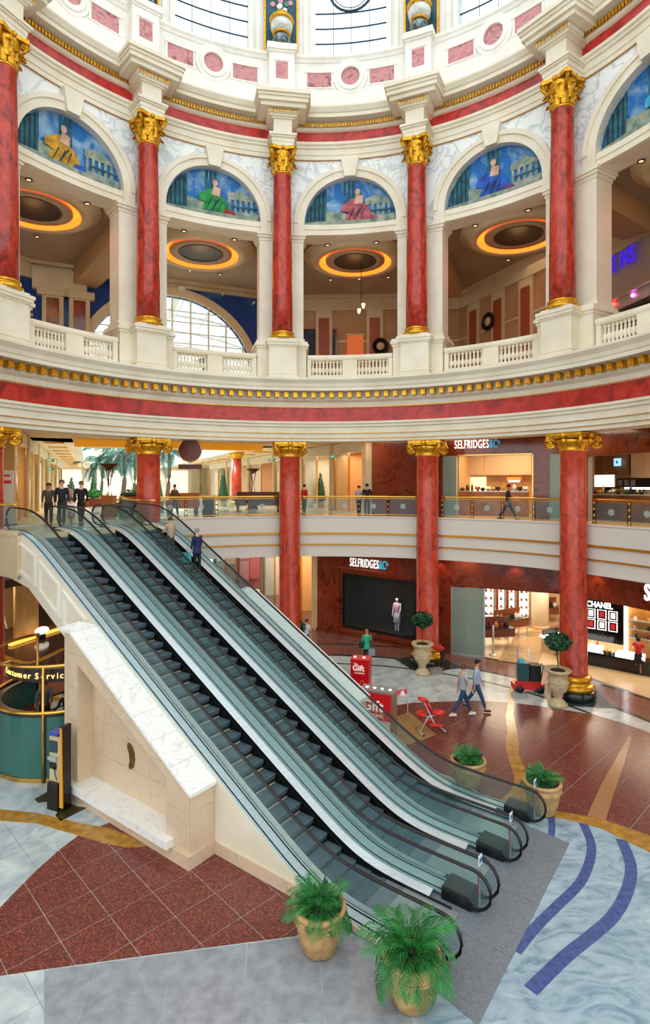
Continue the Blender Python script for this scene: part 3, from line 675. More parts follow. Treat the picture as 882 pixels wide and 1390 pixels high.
# shop name partly seen at the right edge and the canopy below it
x = W6.su(812); sg = thing('shop_sign', 'violet blue letters ENS on the grey wall behind the right edge arch', 'sign', W6.pt(x, 18.9, .1), W6.rz)
VIO = mat('violet lit letter', '#3A1EC8', emit=.9)
zb = W6.zv(W6.su(825), 377)
for i, ch in enumerate('ENS'):
    text(ch, 1.15, VIO, sg, W6.M(W6.su(835+i*13), zb+.0+i*.0, .25), 'letter', .06, xs=.66, bold=.015)
cn = thing('bar_canopy', 'grey curved metal canopy with red and pink spotlights under the violet letters', 'canopy', W6.pt(3, 16, 1), W6.rz)
mb = MB(); x0 = W6.su(818); W6.box(mb, x0, x0+5, 16.75, 17.25, .05, 1.0); W6.box(mb, x0, x0+5, 17.25, 17.35, .05, 1.15); mb.build('fascia', SATIN, cn, world=True)
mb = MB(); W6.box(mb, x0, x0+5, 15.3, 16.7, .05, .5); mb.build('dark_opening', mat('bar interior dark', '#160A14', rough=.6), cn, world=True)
for u, c in ((833, '#FF2A1E'), (860, '#FF4AB8')):
    xx = W6.su(u+26); MB().ball(W6.pt(xx, 17.1, 1.03), .09, 10, 6).build('spotlight', mat('spot '+c[1:], c, emit=14), cn, world=True)
pn = thing('pendant_spotlights', 'thin hanging rod with two small spotlights behind the centre arch', 'lamp', (2.0, 31.5, 21))
MB().tube([(0, 0, 0), (0, 0, -2.6)], .025, 6).build('rod', DARK, pn)
for s_ in (-1, 1): MB().lathe([(.05, 0), (.09, .2), (.09, .22)], 10, (s_*.12, 0, -2.9+.15*s_)).build('spotlight', LAMPW, pn)
# ---- balustrades between the pedestals
balm = MB().lathe([(.075, 0), (.075, .05), (.045, .08), (.05, .12), (.095, .22), (.1, .3), (.05, .42), (.04, .46), (.065, .5), (.04, .54), (.045, .6), (.075, .66), (.075, .74)], 10)
bal0 = None
for b in range(1, 6):
    ta, tb = TU[b]+1.24/12.5, TU[b+1]-1.24/12.5; tc = (ta+tb)/2
    q = thing('stone_balustrade', 'cream stone balustrade with turned balusters, '+['under the far left arch', 'under the green robe mural arch', 'under the centre arch', 'under the blue robe mural arch', 'under the right edge arch'][b-1], 'balustrade', cyl(tc, 12.6, 13.45), -tc)
    MB().cbox(ta, tb, 13.45, 13.78, 12.38, 12.78, 10).build('plinth', CREAM, q, world=True)
    MB().ring([(12.42, 14.52), (12.36, 14.6), (12.36, 14.7), (12.4, 14.76), (12.76, 14.76), (12.8, 14.7), (12.8, 14.6), (12.74, 14.52)], ta, tb, 10).build('handrail', CREAM, q, world=True)
    dw = .36/12.58
    MB().cbox(tc-dw, tc+dw, 13.78, 14.52, 12.42, 12.74, 2).build('die', CREAM, q, world=True)
    MB().cbox(ta, ta+.2/12.6, 13.78, 14.52, 12.42, 12.74, 1).build('die', CREAM, q, world=True); MB().cbox(tb-.2/12.6, tb, 13.78, 14.52, 12.42, 12.74, 1).build('die', CREAM, q, world=True)
    inv = (Matrix.Translation(q.location) @ Matrix.Rotation(q.rotation_euler.z, 4, 'Z')).inverted()
    for (a, c) in ((ta+.2/12.6, tc-dw), (tc+dw, tb-.2/12.6)):
        for i in range(9):
            t = a+(c-a)*(i+.5)/9; M = inv @ Matrix.Translation(cyl(t, 12.58, 13.78))
            if bal0 is None: bal0 = balm.build('baluster', CREAM, q); bal0.matrix_local = M
            else: share(bal0, q, M=M)

# ================================================ LOWER COLUMNS
lc = ['red marble column at the far left edge of the mid level', 'red marble column just behind the top of the escalators', 'tall red marble column left of the black display window, behind the escalators', 'tall red marble column beside the first topiary urn', 'tall red marble column with black and gold base at right, beside the second topiary urn']
r0 = None
for k in range(0, 7):
    t = TL[k]; lb = lc[k-1] if 1 <= k <= 5 else 'tall red marble column beyond the edge of the view'
    loc = cyl(t, RL, 0)
    if r0 is None:
        r0 = thing('great_column', lb, 'column', loc, -t)
        MB().lathe([(.82, 0), (.84, .05), (.84, .28), (.8, .33), (.72, .36)], 32).build('plinth', mat('black marble', '#0E1110', '#2C3430', scale=4, rough=.15), r0)
        MB().lathe([(.72, .33), (.78, .4), (.78, .5), (.7, .56), (.63, .6), (.62, .68), (.68, .74), (.68, .84), (.6, .9), (.55, .92)], 32).build('base_ring', GOLD, r0)
        MB().lathe([(.56, .9), (.53, 1.0), (.525, 5), (.505, 8.5), (.5, 9.75), (.53, 9.78), (.53, 9.84)], 32).build('shaft', RED2, r0)
        MB().lathe([(.52, 9.8), (.58, 9.84), (.52, 9.9), (.56, 10.0), (.7, 10.15), (.72, 10.25), (.6, 10.3)], 24).build('echinus', GOLD, r0)
        MB().box((0, 0, 10.46), (1.5, 1.5, .12)).box((0, 0, 10.37), (1.3, 1.3, .1)).build('abacus', GOLD, r0)
        for i in range(4):
            a = pi/4+i*pi/2; d = Vector((cos(a), sin(a), 0)); c = d*.86+Vector((0, 0, 10.14)); pts = []
            for j in range(22):
                q = -pi/2+pi+j/21*4.2*pi; rr = .25*(1-j/25); pts.append(c-d*rr*cos(q)*-1+Vector((0, 0, rr*sin(q))))
            pts = [c-d*.5+Vector((0, 0, .2)), c-d*.2+Vector((0, 0, .26))]+[c+d*.25*(1-j/25)*cos(pi/2-j/21*4.2*pi)+Vector((0, 0, .25*(1-j/25)*sin(pi/2-j/21*4.2*pi))) for j in range(22)]
            MB().tube(pts, [.07]*2+[.075*(1-j/40) for j in range(22)], 8).build('volute', GOLD, r0)
            MB().ball(c, .09, 8, 6).build('volute_eye', GOLD, r0)
            a2 = i*pi/2; e = Vector((cos(a2), sin(a2), 0)); mb = MB(); mb.ball(e*.68+Vector((0, 0, 10.2)), .13, 8, 6, (1, 1, 1.3)) if False else mb.ball(tuple(e*.68+Vector((0, 0, 10.2))), .13, 8, 6)
            mb.ball(tuple(e*.74+Vector((0, 0, 10.42))), .12, 8, 6)
            mb.build('egg_ornament', GOLD, r0)
    else: dup(r0, loc, -t, lb)

# ================================================ MID LEVEL SLAB, FASCIA, RAILING
FZ = 6.83
def eE(): pass
EPHI = 2.50151; EE = Vector((cos(EPHI), sin(EPHI), 0)); ES = Vector((sin(EPHI), -cos(EPHI), 0))
EL0 = Vector((3.0928, 15.7919, 0))-ES*5.1217
TANS = tan(.51854); UTOP = FZ/TANS
def EP(u, w_, z=0): p = EL0+EE*u+ES*w_; return Vector((p.x, p.y, z))
def zi(u):
    k = .38; f = lambda x: k*(log(1+exp(x/k)) if x/k < 40 else x/k)
    return TANS*(f(u)-f(u-UTOP))
WF, RF = 13.3, 24.5
def ang_at(p): return atan2(p.x-CX, p.y-CY)
mid = struct(MB().ring([(WF+.05, 4.9), (RF, 4.9), (RF, FZ), (WF+.05, FZ)], A0, A1, NS).build('floor', BEIGEF))
fasc = MB().ring([(WF+.06, 4.87), (WF-.02, 4.87), (WF-.02, 4.95), (WF+.02, 4.97), (WF+.02, 5.45), (WF-.03, 5.5), (WF-.03, 6.02), (WF-.08, 6.08), (WF-.08, 6.8), (WF-.12, 6.84), (WF-.12, 6.9), (WF+.1, 6.9)], A0, A1, NS).build('fascia', mat('grey cream plaster', '#DCD4C8', rough=.5), mid)
mb = MB(); mb.cbox(A0, A1, 5.98, 6.08, WF-.1, WF+.02, NS); mb.cbox(A0, A1, 5.44, 5.51, WF-.05, WF+.04, NS); mb.build('gilded_line', mat('gold paint line', '#C98A1E', rough=.3, metal=.5), mid)
TL3 = TL
# glass railing round the hall
tE0 = ang_at(EP(17, -.4)); tE1 = ang_at(EP(15.3, 5.5))
def railing(ta, tb, lab):
    q = thing('glass_railing', lab, 'railing', cyl((ta+tb)/2, WF, 6.9))
    MB().tube([cyl(ta+(tb-ta)*i/40, WF, 7.87) for i in range(41)], .045, 8).build('handrail', BRASS, q, world=True)
    MB().tube([cyl(ta+(tb-ta)*i/40, WF, 7.78) for i in range(41)], .02, 6).build('under_rail', BRASS, q, world=True)
    MB().tube([cyl(ta+(tb-ta)*i/40, WF, 6.98) for i in range(41)], .02, 6).build('foot_rail', BRASS, q, world=True)
    n = max(1, round((tb-ta)*WF/1.42)); p0 = None; d0 = None
    inv = Matrix.Translation(q.location).inverted()
    for i in range(n):
        t0, t1 = ta+(tb-ta)*i/n, ta+(tb-ta)*(i+1)/n
        MB().cbox(t0+.006, t1-.006, 7.0, 7.76, WF-.01, WF+.01, 1).build('glass_panel', GLASS, q, world=True)
        M = inv @ Matrix.Translation(cyl(t0, WF, 6.9)) @ Matrix.Rotation(-t0, 4, 'Z')
        if p0 is None:
            p0 = MB().box((-.06, 0, .48), (.02, .03, .95)).box((.06, 0, .48), (.02, .03, .95)).build('post', DARK, q); p0.matrix_local = M
            mb = MB()
            for z in (.12, .35, .6, .84): mb.ball((0, -.01, z), .05, 8, 5)
            d0 = mb.build('brass_stud', BRASS, q); d0.matrix_local = M
            tm = (t0+t1)/2; e0 = MB().prism([(.13*cos(a*pi/8), .13*sin(a*pi/8)) for a in range(16)], -.006, .006, lambda x, y, h: (x, h, y)).build('frosted_disc', mat('frosted disc', '#C4CEC8', rough=.6, alpha=.45), q)
            e0.matrix_local = inv @ Matrix.Translation(cyl(tm, WF-.02, 7.4)) @ Matrix.Rotation(-tm, 4, 'Z')
        else:
            share(p0, q, M=M); share(d0, q, M=M); tm = (t0+t1)/2; share(e0, q, M=inv @ Matrix.Translation(cyl(tm, WF-.02, 7.4)) @ Matrix.Rotation(-tm, 4, 'Z'))
railing(tE1, TL[3]-.045, 'brass topped glass railing of the mid level, from the escalators to the first column')
railing(TL[3]+.045, TL[4]-.045, 'brass topped glass railing of the mid level above the black display window')
railing(TL[4]+.045, TL[5]-.045, 'brass topped glass railing of the mid level in front of the cafe with the walker')
railing(TL[5]+.045, TL[6]-.045, 'brass topped glass railing of the mid level at the right edge')
# landing bridge between escalators and slab
bp = [EP(UTOP+.15, -.36), EP(UTOP+.15, 5.48), EP(15.8, 5.48), cyl(ang_at(EP(16.6, 3)), WF+.3), EP(17.6, -.36)]
br = struct(MB().prism([(p.x, p.y) for p in bp], 5.45, FZ+.005).build('floor', BEIGEF))
WLb = Wall(EP(18.2, -.38), EP(12.2, -.38))
mb = MB(); WLb.box(mb, 0, WLb.L, 5.4, 6.92, 0, .1); WLb.box(mb, 0, WLb.L, 6.8, 6.95, 0, .16); WLb.box(mb, 0, WLb.L, 5.4, 5.5, 0, .14); mb.build('fascia', CREAM2, br)
WRb = Wall(EP(12.2, 5.5), EP(15.9, 5.5)); mb = MB(); WRb.box(mb, 0, WRb.L, 5.4, 6.92, 0, .08); mb.build('fascia', CREAM2, br)
q = thing('glass_railing', 'frameless glass railing with dark handrail at the left edge of the top landing', 'railing', EP(15, -.3, 6.9))
mb = MB(); WLb.box(mb, .2, 5.6, 6.95, 7.75, -.02, 0); mb.build('glass_panel', GLASS, q, world=True); MB().tube([WLb.pt(0, 7.8), WLb.pt(5.7, 7.8)], .04, 8).build('handrail', BRASS, q, world=True)
q = thing('glass_railing', 'frameless glass railing at the right edge of the top landing by the red column', 'railing', EP(15, 5.4, 6.9))
mb = MB(); WRb.box(mb, .9, 3.4, 6.95, 7.75, -.02, 0); mb.build('glass_panel', GLASS, q, world=True); MB().tube([WRb.pt(.8, 7.8), WRb.pt(3.5, 7.8)], .04, 8).build('handrail', BRASS, q, world=True)
# ================================================ ESCALATORS
NB, NT = 2.54, 14.0       # where the handrails turn at the bottom and the top
def hp(u, w_, dz): return EP(u, w_, zi(u)+dz)
us = [-NB+i*(NT+NB)/70 for i in range(71)]
U0, U1 = -NB, NT-.35
def rail_path(w_):
    R = .39; P = []
    for i in range(9): a = -pi/2+pi*i/8*-1; P.append(EP(U0-R*cos(pi/2-pi*i/8)*1.0 if False else U0-R*sin(pi*i/8), w_, .46-R*cos(pi*i/8)))
    n = 64
    for i in range(1, n): u = U0+(U1-U0)*i/n; P.append(hp(u, w_, .85))
    for i in range(9): P.append(EP(U1+R*sin(pi*i/8), w_, FZ+.46+R*cos(pi*i/8)))
    P.insert(0, EP(U0+.5, w_, .07)); P.append(EP(U1-.5, w_, FZ+.07))
    return P
def strip(mb, wa, wb, da, db, th, u0, u1, n=60):     # sloping board following the incline, from across wa to wb
    vs = []; fs = []
    for i in range(n+1):
        u = u0+(u1-u0)*i/n
        for w_, d in ((wa, da), (wb, db), (wb, db-th), (wa, da-th)): vs.append(hp(u, w_, d))
    for i in range(n):
        for k in range(4): fs.append((4*i+k, 4*i+(k+1) % 4, 4*i+4+(k+1) % 4, 4*i+4+k))
    fs += [(0, 1, 2, 3), (4*n+3, 4*n+2, 4*n+1, 4*n)]
    return mb.add(vs, fs)
en = ['left escalator of the three, next to the marble wedge wall', 'middle escalator of the three', 'right escalator of the three, carrying the couple near its top']
step0 = None
TREAD = mat('step edge line', '#8FA0A0', rough=.5)
for e in range(3):
    w0 = e*1.85; wa, wb = w0, w0+1.42
    q = thing('escalator', 'long '+en[e], 'escalator', EP(0, w0+.71), EPHI)
    for w_, inn in ((wa, 1), (wb, -1)):
        MB().tube(rail_path(w_), .042, 8, flat=.75).build('handrail', BLACK, q, world=True)
        vs = []; fs = []; L = []
        n = 70; a0 = U0-.34; a1 = U1+.34
        for i in range(n+1):
            u = a0+(a1-a0)*i/n
            lo = zi(u)+.1; hi = zi(u)+.81
            if u < U0: hi = .46+sqrt(max(.35**2-(u-U0)**2, 0)); lo = max(.1, .46-sqrt(max(.35**2-(u-U0)**2, 0)))
            if u > U1: hi = FZ+.46+sqrt(max(.35**2-(u-U1)**2, 0)); lo = max(FZ+.1, FZ+.46-sqrt(max(.35**2-(u-U1)**2, 0)))
            vs += [EP(u, w_-.007, lo), EP(u, w_-.007, hi), EP(u, w_+.007, hi), EP(u, w_+.007, lo)]
        for i in range(n):
            for k in range(4): fs.append((4*i+k, 4*i+(k+1) % 4, 4*i+4+(k+1) % 4, 4*i+4+k))
        MB().add(vs, fs).build('glass_side', GLASS, q, world=True)
        s0, s1 = (w_+.01, w_+.2) if inn > 0 else (w_-.2, w_-.01)
        mb = MB(); strip(mb, s0, s1, .12 if inn > 0 else .07, .07 if inn > 0 else .12, .03, -1.7, NT-.9); mb.build('inner_deck', STEEL, q, world=True)
        c0 = w_+.2*inn; mb = MB(); strip(mb, min(c0, c0+.012*inn), max(c0, c0+.012*inn), .07, .07, .42, -2.2, NT-.8); mb.build('skirt', SKIRT, q, world=True)
        c1 = c0+.012*inn; mb = MB(); strip(mb, min(c1, c1+.03*inn), max(c1, c1+.03*inn), -.02, -.02, .03, -1.6, NT-1); mb.build('skirt_brush', BLACK, q, world=True)
        # newel end block where the handrail goes in
    # steps
    z0s = []; u = -1.15; k = 0
    while u < UTOP+1.0:
        z = zi(u-.1) if u < 1 else zi(u)
        zz = TANS*max(0, min(u-.15, UTOP)) if 0 < u < UTOP+.3 else zi(u)
        z0s.append((u, min(max(zi(u-.12), 0), FZ))); u += .4
    mb = MB()
    for (u, z) in z0s:
        if step0 is None:
            mm = MB(); mm.prism([(.42, -.015), (.03, -.015), (.006, -.03), (.03, -.13), (.07, -.26), (.42, -.26)], -.49, .49, lambda x, y, h: (x, h, y+.015))
            step0 = mm.build('step', STEPM, q)
            ed = MB(); ed.box((.008, 0, .004), (.018, .98, .008)); ed0 = ed
            o = step0
            mr = MB(); mr.prism([(.016, -.045), (.02, -.03), (.034, -.03), (.066, -.13), (.1, -.24), (.06, -.24)], -.485, .485, lambda x, y, h: (x-.004, h, y+.012)); riser0 = mr.build('riser', mat('dark riser', '#1C272C', rough=.5), o)
        else: o = share(step0, q); share(riser0, o)
        o.location = (u, 0, z); o.rotation_euler = (0, 0, 0)
    for a, b, z in ((-2.35, -1.15, .012), (UTOP+1.25, UTOP+2.2, FZ+.015)):
        mb = MB(); p = [EP(a, w0+.2), EP(b, w0+.2), EP(b, w0+1.22), EP(a, w0+1.22)]; mb.prism([(x.x, x.y) for x in p], z-.012, z+.006); mb.build('comb_plate', SATIN, q, world=True)
# decks between the escalators
DECKM = mat('pale cyan steel', '#CFE6EC', '#BCD8E0', rough=.35, metal=.45, scale=3, stretch=(1, 1, 40))
def deck(name, lab, wa, wb, blocks=True):
    q = thing(name, lab, 'metal cladding', EP(0, (wa+wb)/2), EPHI)
    mb = MB(); strip(mb, wa, wb, .115, .115, .04, -1.95, NT-.7); mb.build('deck_plate', DECKM, q, world=True)
    for c in (wa+.06, wb-.06):
        mb = MB(); strip(mb, c-.012, c+.012, .13, .13, .02, -1.95, NT-.7); mb.build('joint_strip', SKIRT, q, world=True)
    mb = MB(); pr_ = [(-2.5, 0), (-2.6, .1), (-2.45, .24), (-1.9, .27), (-1.9, 0)]
    vs = [EP(u, wa-.06, z) for u, z in pr_]+[EP(u, wb+.06, z) for u, z in pr_]; n = 5
    mb.add(vs, [tuple(range(n)), tuple(reversed(range(n, 2*n)))]+[(i, (i+1) % n, (i+1) % n+n, i+n) for i in range(n)]); mb.build('newel_block', BLACK, q, world=True)
    return q
deck('deck_cladding', 'brushed steel deck between the left and middle escalators, black block at its foot', 1.435, 1.835)
deck('deck_cladding', 'brushed steel deck between the middle and right escalators, black block at its foot', 3.285, 3.685)
deck('deck_cladding', 'steel edge deck on the outer left side of the escalators', -.36, -.015)
deck('deck_cladding', 'steel edge deck on the outer right side of the escalators', 5.135, 5.48)
# small signs on posts at the newels
for i, w_ in enumerate((1.64, 3.49, 5.3)):
    q = thing('safety_sign_post', ['thin steel post with a safety notice at the foot of the first steel deck', 'thin steel post with a safety notice at the foot of the second steel deck', 'thin steel post with a safety notice by the rightmost newel'][i], 'sign', EP(-2.6, w_, 0.02), EPHI)
    MB().box((0, 0, .5), (.03, .05, 1.0)).build('post', SATIN, q); MB().box((-.02, .0, .93), (.012, .16, .2)).build('notice', mat('notice white', '#E4E8EC'), q); MB().box((-.03, 0, .93), (.006, .1, .09)).build('pictogram', mat('notice blue', '#2A62B0'), q)
    MB().box((.0, 0, .45), (.02, .12, .5)).build('red_plate', mat('notice red', '#B02A2A'), q)
# truss body and cladding
def eprism(mb, poly, wa, wb):
    n = len(poly); vs = [EP(u, wa, z) for u, z in poly]+[EP(u, wb, z) for u, z in poly]
    return mb.add(vs, [tuple(range(n)), tuple(reversed(range(n, 2*n)))]+[(i, (i+1) % n, (i+1) % n+n, i+n) for i in range(n)])
tr = thing('escalator_truss', 'cream clad body under the three escalators rising from the floor to the top landing', 'cladding', EP(0, 2.5), EPHI)
up_ = [(i*.5-1.9, zi(i*.5-1.9)-.32) for i in range(0, 31)]
lo_ = [(13.1, 5.45), (11.6, 5.2), (8.3, 3.35), (8.3, 0.0), (.6, .0)]
pl = [(u, max(z, .0)) for u, z in up_ if z > .02 and u < 13.1]
eprism(MB(), pl+lo_[0:4]+[(pl[0][0], 0)], -.3, 5.42).build('truss_body', CREAM2, tr, world=True)
side = [(-2.35, .0), (-2.3, .085)]+[(i*.4-1.9, zi(i*.4-1.9)+.085) for i in range(0, 38)]+[(13.3, 5.4), (11.7, 5.15), (8.2, 3.2), (8.2, 0)]
for w_ in ((-.37, -.3), (5.42, 5.49)): eprism(MB(), side, *w_).build('side_panel', CREAM, tr, world=True)
for w_ in ((-.41, -.37), (5.49, 5.53)): eprism(MB(), [(-2.3, 0), (-1.1, .1), (-.2, .28), (3.0, .28), (3.0, 0)], *w_).build('skirting', BEIGEM, tr, world=True)
for i in range(3):          # framed panels on the upper left side
    u0 = 8.35+i*1.42; u1 = u0+1.2
    def fr(o, h): return [(u0+o, zi(u0+o)-1.12+o*1.1+h), (u1-o, zi(u1-o)-1.12+o*1.1+h), (u1-o, zi(u1-o)-.12-o*1.1), (u0+o, zi(u0+o)-.12-o*1.1)]
    A, B = fr(0, 0), fr(.09, 0)
    mb = MB()
    for k in range(4):
        l = (k+1) % 4; eprism(mb, [A[k], A[l], B[l], B[k]], -.42, -.37)
    mb.build('panel_moulding', WHITEP, tr, world=True)
# marble wedge walls on both sides
def wedge(lab, sgn):
    wi = -.38 if sgn < 0 else 5.5; wo = -1.1 if sgn < 0 else 6.2
    q = thing('marble_wedge', lab, 'marble wall', EP(5.5, wo), EPHI)
    top = lambda u: TANS*u+.1
    a, b = (2.97, 8.16)
    cu = MB(); body = [(a, .3), (a, top(a)-.14), (b-.35, top(b-.35)-.14), (b, top(b-.35)-.14), (b, .3)]
    wout = wo-sgn*.04
    if sgn < 0:
        # core in three pieces leaves the bench recess open
        eprism(cu, body, wi, -.62)
        eprism(cu, [(a, .3), (a, top(a)-.14), (3.75, top(3.75)-.14), (3.75, .3)], -.62, wo+.04)
        eprism(cu, [(7.5, .3), (7.5, top(7.5)-.14), (b, top(b-.35)-.14), (b, .3)], -.62, wo+.04)
        eprism(cu, [(3.75, 1.8), (3.75, top(3.75)-.14), (7.5, top(7.5)-.14), (7.5, 3.65)], -.62, wo+.04)
    else: eprism(cu, body, wi, wo-.04)
    cu.build('core', BEIGEM, q, world=True)
    if sgn < 0:
        face = [(a, .3), (a, top(a)-.14), (b-.35, top(b-.35)-.14), (b, top(b-.35)-.14), (b, .3), (7.5, .3), (7.5, 3.65), (3.75, 1.8), (3.75, .3)]
        # facing slabs cut round the recess
        for poly in ([(a, .3), (a, top(a)-.14), (3.75, top(3.75)-.14), (3.75, .3)], [(3.75, 1.8), (3.75, top(3.75)-.14), (7.5, top(7.5)-.14), (7.5, 3.65)], [(7.5, .3), (7.5, top(7.5)-.14), (b-.35, top(b-.35)-.14), (b, top(b-.35)-.14), (b, .3)]):
            tiles(poly, 1.0, .9, (a, .3), 0, 'facing_slab', BEIGEM, q, mp=lambda x, y, h: EP(x, wo+.04-h, y), h0=0, h1=.04, gap=.006)
        tiles([(3.75, .3), (3.75, 1.8), (7.5, 3.65), (7.5, .3)], 1.0, .9, (a, .3), 0, 'facing_slab', BEIGEM, q, mp=lambda x, y, h: EP(x, -.62-h, y), h0=0, h1=.03, gap=.006)
        tiles([(wo+.04, .3), (-.38, .3), (-.38, top(a)-.14), (wo+.04, top(a)-.14)], 1.0, .9, (wo, .3), 0, 'facing_slab', BEIGEM, q, mp=lambda x, y, h: EP(a-h, x, y), h0=0, h1=.035, gap=.006)
        eprism(MB(), [(3.5, .3), (3.5, .48), (7.85, .48), (7.85, .3)], -1.3, -.6).build('bench', LEDGE, q, world=True)
        MB().prism([(-.1, .33), (.02, .3), (.14, .15), (.17, -.05), (.12, -.25), (-.02, -.33), (-.06, -.25), (-.01, -.1), (-.05, .08), (-.13, .22)], 0, .04, lambda x, y, h: EP(5.75-x, -.65-h, 1.52+y)).build('brass_plaque', mat('brass plate', '#9A6A28', '#6E5A30', scale=5, metal=.7, rough=.35), q, world=True)
        eprism(MB(), [(a-.07, 0), (a-.07, .3), (b+.05, .3), (b+.05, 0)], wo-.06, -.3).build('skirting', BEIGEM, q, world=True)
    else: eprism(MB(), [(a-.07, 0), (a-.07, .3), (b+.05, .3), (b+.05, 0)], 5.4, wo+.06).build('skirting', BEIGEM, q, world=True)
    n = 7; wl, wh = sorted((wo-(.05 if sgn < 0 else -.05), wi))
    for i in range(n):
        u0 = a-.1+(b-.35-a+.1)*i/n; u1 = a-.1+(b-.35-a+.1)*(i+1)/n-.012
        eprism(MB(), [(u0, top(u0)-.14), (u1, top(u1)-.14), (u1, top(u1)-.06), (u0, top(u0)-.06)], wl, wh).build('ledge_slab', LEDGE, q, world=True)
    zc = top(b-.35)-.1; wm = (wl+wh)/2
    mb = MB(); P = [EP(b-.42, wl-.04, zc), EP(b+.12, wl-.04, zc), EP(b+.12, wh, zc), EP(b-.42, wh, zc)]; Pt = [p+Vector((0, 0, .09)) for p in P]
    mb.hexa([*P, *Pt]); cz = EP(b-.15, wm, zc+.22); mb.add(Pt+[cz], [(0, 1, 4), (1, 2, 4), (2, 3, 4), (3, 0, 4)]); mb.build('cap_stone', LEDGE, q, world=True)
wedge('beige marble wedge wall with bench recess along the left side of the escalators', -1)
wedge('marble wedge wall along the right side of the escalators, only its sloping top in view', 1)
# ================================================ GROUND FLOOR
fl = struct(MB().box((0, 22, -.106), (80, 80, .2)).build('floor', GROUT))
def gp(*px): return [(G(u, v).x, G(u, v).y) for u, v in px]
def centroid(q): return (sum(p[0] for p in q)/len(q), sum(p[1] for p in q)/len(q))
near = lambda q: hypot(centroid(q)[0], centroid(q)[1]-6)
def outside(q):
    x, y = centroid(q); y = max(y, .5); u = 441+FPX*x/y; v = V0+FPX*EYE/y
    return u < -60 or u > 940 or v > 1420
circ = [(CX+11.62*sin(i*pi/36), CY+11.62*cos(i*pi/36)) for i in range(72)]
tiles([p for p in circ], 1.1, 1.1, (0, 0), radians(45), 'paving_slab', TILE_W, fl, h0=-.025, h1=0, key=near, far=outside, gap=.01)
tiles([(-24, 4), (-11.5, 4), (-11.9, 15.3), (-9.7, 22), (-24, 27)], 1.1, 1.1, (0, 0), radians(45), 'paving_slab', TILE_W, fl, h0=-.03, h1=-.003, key=near, far=outside, gap=.01)
def ringstones(r0, r1, m, step, z1=.0, a0=-75, a1=78, name='paving_stone'):
    a = a0; first = None
    ang = radians(step)
    mb = MB(); mb.cbox(-ang/2+.0006, ang/2-.0006, z1-.03, z1, r0+.006, r1-.006, 2)
    c = Vector((CX, CY, 0)); 
    mb.v = [tuple(Vector(p)-c) for p in mb.v]
    while a < a1:
        M = Matrix.Translation(c) @ Matrix.Rotation(-radians(a+step/2), 4, 'Z')
        if first is None: first = mb.build(name, m, fl); first.matrix_local = M
        else: share(first, fl, M=M)
        a += step
ringstones(11.62, 11.78, GREENM, 6); ringstones(11.78, 12.9, TILE_W, 5); ringstones(12.9, 13.15, GREENM, 6)
ringstones(13.15, 14.0, TILE_T, 4.5); ringstones(14.0, 14.85, TILE_T, 4.5); ringstones(14.85, 15.1, GREENM, 6)
for k in range(1, 7):
    t = TL[k]; c = cyl(t, 12.8); MB().box((c.x, c.y, -.005), (2.3, 2.3, .03), -t+pi/4).build('column_base_stone', GREENM, fl)
redA = gp((-120, 1400), (-60, 1300), (0, 1232), (20, 1211), (50, 1181), (80, 1154), (108, 1133), (140, 1120), (205, 1095), (330, 1130), (470, 1240), (400, 1271), (200, 1297), (60, 1316), (-60, 1335))
redA = gp((-140, 1345), (-60, 1290), (0, 1232), (20, 1211), (50, 1181), (80, 1154), (108, 1133), (140, 1120), (205, 1095), (330, 1130), (480, 1240), (400, 1271), (200, 1297), (60, 1316))
tiles(redA, .92, .92, (-6.16, 13.2), radians(44), 'granite_tile', TILE_R, fl, h0=-.002, h1=.003, key=near, gap=.009)
tiles(gp((60, 1318), (200, 1299), (400, 1273), (520, 1262), (560, 1390), (60, 1390)), 1.3, .8, (0, 9), radians(5), 'border_slab', mat('grey border stone', '#9CA2A8', '#868C94', scale=4, rough=.2), fl, h0=-.002, h1=.006, gap=.012)
redB = gp((400, 990), (430, 982), (480, 966), (560, 954), (640, 951), (689, 953), (750, 961), (805, 970), (850, 983), (882, 995), (960, 1022), (1010, 1080), (1010, 1215), (882, 1152), (816, 1121), (761, 1108), (700, 1101), (641, 1095), (590, 1085), (500, 1040))
tiles(redB, .92, .92, (5, 18), radians(44), 'granite_tile', TILE_R, fl, h0=-.002, h1=.003, key=near, gap=.009)
blue = gp((590, 1080), (641, 1095), (700, 1101), (761, 1108), (816, 1121), (882, 1152), (1010, 1215), (1050, 1420), (560, 1420), (600, 1250))
tiles(blue, 1.15, .62, (5, 12), radians(-62), 'blue_slab', TILE_B, fl, h0=-.002, h1=.004, key=near, bond=True, gap=.012)
def inlay(px, m, name, z=.012):
    MB().prism(gp(*px), z-.012, z).build(name, m, fl)
inlay([(0, 1099), (50, 1104), (105, 1117), (150, 1125), (175, 1135), (200, 1149), (175, 1151), (140, 1145), (105, 1134), (50, 1118), (0, 1114), (-60, 1120), (-60, 1103)], OCHRE, 'ochre_band')
inlay([(47, 1085), (70, 1072), (75, 1082), (105, 1095), (117, 1097), (82, 1115), (75, 1107), (82, 1097), (70, 1087), (52, 1090)], mat('dark bronze inlay', '#3A3418', rough=.25), 'dark_inlay')
inlay([(641, 1092), (681, 1085), (696, 1070), (698, 1055), (693, 1040), (687, 1020), (686, 1000), (689, 996), (687, 983), (686, 972), (689, 958), (691, 944), (690, 935), (693, 937), (696, 947), (698, 955), (697, 969), (699, 983), (702, 994), (704, 1010), (704, 1025), (713, 1045), (716, 1060), (717, 1085), (721, 1099), (761, 1102), (816, 1112), (882, 1135), (980, 1175), (980, 1200), (882, 1157), (856, 1145), (816, 1125), (766, 1112), (721, 1104), (676, 1102)], OCHRE, 'ochre_flame')
